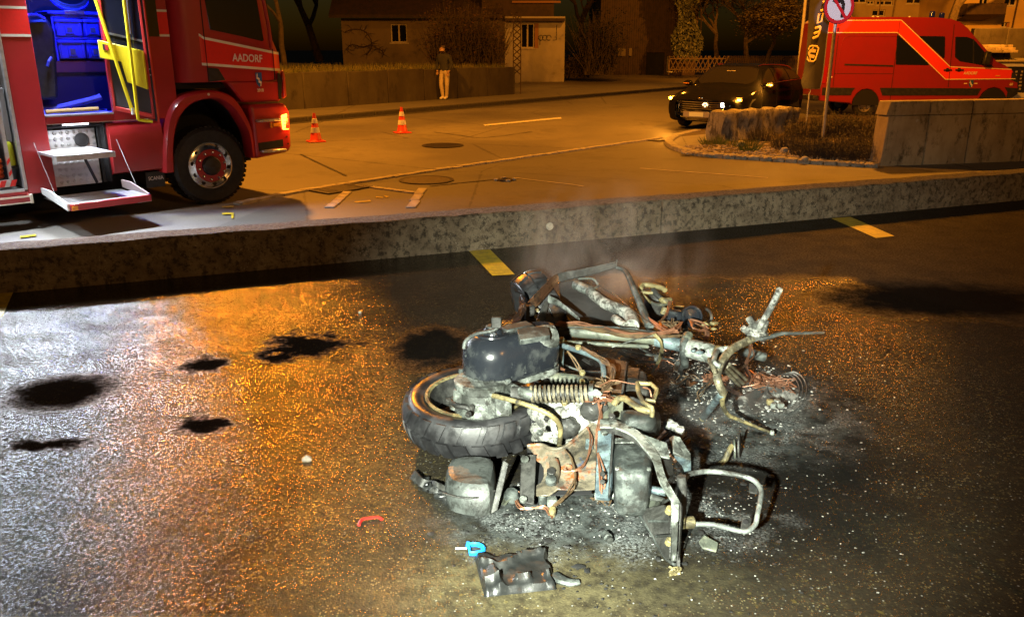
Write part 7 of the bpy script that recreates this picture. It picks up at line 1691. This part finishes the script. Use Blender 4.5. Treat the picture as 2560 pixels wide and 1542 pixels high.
for k in range(70): flake(rn.gauss(1620, 230), rn.gauss(1180, 140), .005, .013, .35)
for k in range(25): flake(rn.gauss(1300, 90), rn.gauss(1290, 40), .004, .010, .4)
tag(db.build('soot_debris', M_['rubber'], smooth=True), 'black burnt crumbs on the asphalt round the wreck', kind='stuff')
mel = thing('melted_heap', 'flat heap of ash and melted plastic with copper wires beyond the lower grip', 'melted heap', tuple(W(1925, 990)))
hm = []
for i in range(11):
    row = []; q_ = i / 10
    for k in range(30):
        a_ = 2 * math.pi * k / 30; rr2 = q_ * (1 + .22 * math.sin(3 * a_ + 1) + .12 * math.sin(7 * a_) + rn.uniform(-.05, .05) * (q_ > .5)); p = W(1918 + 84 * rr2 * math.cos(a_), 985 + 46 * rr2 * math.sin(a_), 0)
        p.z = max(.0015, .030 * (1 - q_) ** .9 * (.75 + .5 * math.sin(4 * a_ + 5 * q_)) + rn.uniform(0, .009) * (1 - q_)) if q_ < 1 else .0008; row.append(p)
    hm.append(row)
MB().grid(hm, close=True).build('ash_mound', burnt('ash_mound', (.03, .03, .028), (.30, .30, .28), (.02, .02, .02), 16, 40, rough=.9, metal=0, lo=.48, hi=.62), mel, world=True, smooth=True)
ringp = [(1965, 935, .01), (1985, 930, .014), (2005, 942, .016), (2016, 965, .016), (2012, 995, .014), (1995, 1015, .012), (1970, 1030, .01)]
for k in range(3): MB().tube(catmull([W(x - k * 9, y + k * 2, z * .5) for x, y, z in ringp], 5), .0045, 6, flat=.5).build('melted_rim', burnt('ash_rim', (.06, .06, .055), (.24, .24, .23), (.02, .02, .02), 30, 60, metal=0) if k == 0 else bpy.data.materials['ash_rim'], mel, world=True, smooth=True)
for k in range(4): MB().box(W(1925 + 9 * k, 1005 + 8 * (k % 2), .05), (.026, .02, .022), Matrix.Rotation(k, 3, 'Z')).build('burnt_terminal', B['pale'] if k else B['yel'], mel, world=True, bevel=.003)
# melted black panel
pc = [W(*p) for p in ((1186, 1402), (1362, 1388), (1388, 1474), (1211, 1494))]
mp_ = []
for i in range(21):
    v_ = i / 20; row = []
    for k in range(31):
        u_ = k / 30; p = pc[0].lerp(pc[1], u_).lerp(pc[3].lerp(pc[2], u_), v_)
        top = .018 * math.sin(u_ * 7 + .5) - .020 * math.exp(-((u_ - .3) / .12) ** 2) + .02 * math.exp(-((u_ - .62) / .2) ** 2); p = p + Vector((.006 * math.sin(v_ * 14) * (u_ > .9), top * (1 - v_), 0))
        ridge = .010 * math.exp(-((v_ - .25 - .12 * math.sin(u_ * 6)) / .05) ** 2) + .012 * math.exp(-((v_ - .8) / .05) ** 2) * (math.sin(u_ * 14) > -.2) + .011 * math.exp(-((u_ - .15 - .1 * v_) / .06) ** 2) * (v_ > .4)
        pock = .0028 * math.sin(u_ * 17 + 3 * math.sin(v_ * 6)) * math.sin(v_ * 11 + 2 * math.sin(u_ * 5))
        edge_ = min(u_, 1 - u_, v_, 1 - v_); p.z = max(.003, .022 + ridge * 1.7 + pock + rn.uniform(-.0008, .0008)) if edge_ > .02 else .002
        row.append(p)
    mp_.append(row)
M_['melt'] = mat('melted_black_plastic', (.012, .013, .013), (.022, .023, .022), 12, rough=.28, rough2=.5, bump=.3, bscale=50, bdist=.004, c3=(.06, .06, .055), s3=30, lo3=.62, hi3=.74)
o = MB().grid(mp_).build('plastic_sheet', M_['melt'], loc=tuple(pc[3]), smooth=True, ang=70); tag(o, 'melted black plastic panel lying on the asphalt in front of the scooter', 'plastic panel')
# trickle of melted plastic beside it
o = MB().tube([W(*p) for p in ((1385, 1440, .006), (1405, 1450, .01), (1425, 1456, .01), (1448, 1454, .008))], [.012, .010, .009, .006], 8, flat=1.6).build('melted_drip', B['grey'], loc=tuple(W(1415, 1452)), smooth=True); tag(o, 'grey tongue of melted plastic to the right of the black panel', 'melted plastic')
# blue loop tag
bt_ = thing('blue_tag', 'bright blue plastic loop with a white pin lying above the black panel', 'plastic tag', tuple(W(1188, 1371)))
lp = catmull([W(*p, .008) for p in ((1172, 1362), (1188, 1360), (1203, 1364), (1211, 1371), (1203, 1379), (1186, 1383), (1174, 1382))], 3)
MB().tube(lp, .0085, 6, flat=.55).build('loop', mat('bright_blue_plastic', (.01, .22, .70), rough=.4), bt_, world=True, smooth=True)
MB().prism([W(*p, .004) for p in ((1165, 1358), (1176, 1358), (1177, 1386), (1172, 1386), (1170, 1372), (1165, 1372))], (0, 0, .009)).build('grip', bpy.data.materials['bright_blue_plastic'], bt_, world=True, bevel=.002)
MB().tube([W(1139, 1370, .006), W(1166, 1370, .006)], .003, 6).build('pin', M_['white'], bt_, world=True)
# charred strip by the muffler
ch = thing('charred_strip', 'charred black strip of trim on the asphalt left of the muffler', 'charred trim', tuple(W(1075, 1225)))
MB().slab([[W(1032 + 96 * u_, 1190 + 62 * u_ + 14 * math.sin(u_ * 5), .004 + .01 * math.sin(u_ * 9) ** 2), W(1040 + 96 * u_, 1175 + 62 * u_ + 8 * math.sin(u_ * 7), .03 + .012 * math.sin(u_ * 12))] for u_ in [i / 16 for i in range(17)]], .006).build('strip', B['dark'], ch, world=True, smooth=True, ang=60)
for k in range(10): MB().blob(W(1040 + 9 * k, 1192 + 6 * k + rn.uniform(-6, 6), .012), (.022, .016, .014), k, .35, 9, 7).build('charred_lump', M_['melt'], ch, world=True, smooth=True, ang=70)
# red curl, white pebbles, bolts
o = MB().tube(catmull([W(*p, .008) for p in ((897, 1312), (905, 1298), (922, 1294), (945, 1292), (955, 1298))], 4), .0042, 6, flat=1.4).build('red_strip', mat('red_plastic', (.38, .02, .015), rough=.4), loc=tuple(W(925, 1298)), smooth=True); tag(o, 'curled red plastic strip lying alone on the wet asphalt', 'plastic strip')
def pebble(px, py, s_, lb, m, sd):
    c = W(px, py, 0); o = MB().blob((0, 0, s_ * .5), (s_, s_ * .8, s_ * .75), sd, .14, 14, 9).build('pebble', m, smooth=True); o.location = c; tag(o, lb, 'stone')
pebble(768, 1152, .017, 'pale pebble alone on the wet asphalt left of the scooter', M_['sett'], 4)
pebble(900, 783, .010, 'small pale pebble on the dark asphalt near the low wall', M_['white'], 5)
bz = thing('bulb_bracket', 'small ashy lamp bracket lying left of the dark support bar', 'bracket', tuple(W(1270, 1240)))
MB().add([W(*p) for p in ((1250, 1248, .006), (1282, 1218, .012), (1290, 1224, .03), (1284, 1240, .03), (1262, 1264, .012), (1254, 1262, .006))], [(0, 1, 2, 3, 4, 5)]).build('plate', B['olive'], bz, world=True)
MB().lathe([(0, 0), (.022, 0), (.026, .02), (.02, .035), (0, .038)], axisM(W(1277, 1248, .004), (.1, -.3, 1)), 18).build('bulb_cup', B['grey'], bz, world=True, smooth=True, ang=40)
lc_ = thing('light_socket', 'whitened bulb socket with bare wires in front of the rusty plate', 'socket', tuple(W(1380, 1262)))
MB().box(W(1380, 1256, .02), (.032, .03, .036)).build('housing', B['pale'], lc_, world=True, bevel=.004)
cyl_ = MB().lathe([(0, 0), (.012, 0), (.012, .022), (.008, .03), (0, .03)], axisM(W(1381, 1272, .014), (-.05, -1, -.2)), 14).build('thread', B['yel'], lc_, world=True, smooth=True, ang=30)
cap_ = MB().lathe([(0, 0), (.014, 0), (.015, .03), (.01, .036), (0, .036)], axisM(W(1357, 1258, .003), (0, 0, 1)), 16).build('end_cap', B['grey'], smooth=True, ang=40); tag(cap_, 'small grey metal cap standing left of the bulb socket', 'cap')
c_ = W(1514, 1345); o = MB().lathe([(0, 0), (.013, 0), (.014, .02), (.010, .024), (.010, .036), (0, .038)], axisM(Vector((c_.x, c_.y, .013)), (.25, -.9, .05)), 16).build('metal_bung', B['grey'], smooth=True, ang=40); tag(o, 'ash covered cap lying between the channel and the tail of the scooter', 'cap')
c_ = W(1756, 1376); o = MB().prism([Vector((0, 0, .004)), Vector((.035, -.02, .006)), Vector((.05, .015, .012)), Vector((.012, .045, .02)), Vector((-.008, .02, .012))], (0, 0, .006)).build('metal_scrap', B['olive'], bevel=.002); o.location = c_; tag(o, 'square scrap of scorched metal right of the tail of the scooter', 'metal scrap')
fr_ = thing('charred_bundle', 'bundle of charred slats in the shadow beside the tail plate', 'charred wood', tuple(W(1690, 1085)))
for k in range(9):
    o0 = W(1655 + 5 * k, 1090 + 6 * k, .05); MB().box(o0 + Vector((.02, .03, 0)), (.10, .014, .018), Matrix.Rotation(.5 + rn.uniform(-.2, .2), 3, 'Z') @ Matrix.Rotation(-.5, 3, 'Y')).build('slat', B['brown'] if k % 3 else B['ash'], fr_, world=True, bevel=.002)
for k in range(3): MB().box(W(1672 + 14 * k, 1062 + 9 * k, .11), (.03, .03, .04), Matrix.Rotation(.7 + k, 3, 'Z')).build('ash_block', B['ash'], fr_, world=True, bevel=.005)
rb = thing('bent_rod', 'bent yellowed metal rod with a washer right of the tail bracket', 'rod', tuple(W(1830, 1140)))
MB().tube(catmull([W(*p) for p in ((1800, 1160, .02), (1812, 1150, .03), (1822, 1128, .06), (1830, 1115, .07))], 4), .010, 8).build('rod', B['yel'], rb, world=True, smooth=True)
MB().lathe([(.012, 0), (.034, 0), (.034, .005), (.012, .005)], axisM(W(1834, 1122, .06), (1, -.2, .1)), 20).build('washer', B['olive'], rb, world=True)
MB().lathe([(0, 0), (.045, 0), (.045, .006), (0, .006)], axisM(W(1846, 1112, .05), (1, -.35, .1)), 20).build('plate', B['dark'], rb, world=True)

# ------------------------------------------------------------------ smoke rising from the wreck
def smoke(name, c, d, dens, label, ns=3.0, lo=.46, hi=.75):
    t = NT(name + '_vapour'); t.n.remove(t.b); out = t.n['Material Output']
    pv = t.node('ShaderNodeVolumePrincipled'); t.put(pv.inputs['Color'], (.86, .88, .88)); pv.inputs['Anisotropy'].default_value = .25
    sx = t.node('ShaderNodeSeparateXYZ', {0: t.co}); e = None
    mp = t.node('ShaderNodeMapping', {'Vector': t.co}); mp.inputs['Scale'].default_value = (1, 1, .55)
    f_ = t.ramp(t.noise(ns, 4, .6, mp.outputs[0], 1.1), lo, hi)
    q = t.node('ShaderNodeVectorMath', {0: t.co, 1: (1 / (d[0] / 2), 1 / (d[1] / 2), 1 / (d[2] / 2))}, operation='MULTIPLY').outputs[0]
    l_ = t.node('ShaderNodeVectorMath', {0: q}, operation='LENGTH').outputs['Value']
    t.put(pv.inputs['Density'], t.math('MULTIPLY', t.math('MULTIPLY', f_, t.ramp(l_, 1.0, .1)), dens)); t.link(pv.outputs[0], out.inputs['Volume'])
    o = MB().bx(-d[0] / 2, d[0] / 2, -d[1] / 2, d[1] / 2, -d[2] / 2, d[2] / 2).build(name, t.m); o.location = c; tag(o, label, kind='stuff'); return o
smoke('smoke', (W(1500, 730, .3) + Vector((.04, .2, .14))), (1.15, 1.3, .90), 3.6, 'thin smoke drifting up from the front of the wreck')
smoke('smoke', (W(1700, 980, .12)), (1.3, 1.1, .5), .9, 'thin smoke hanging over the middle of the wreck', 4.0)
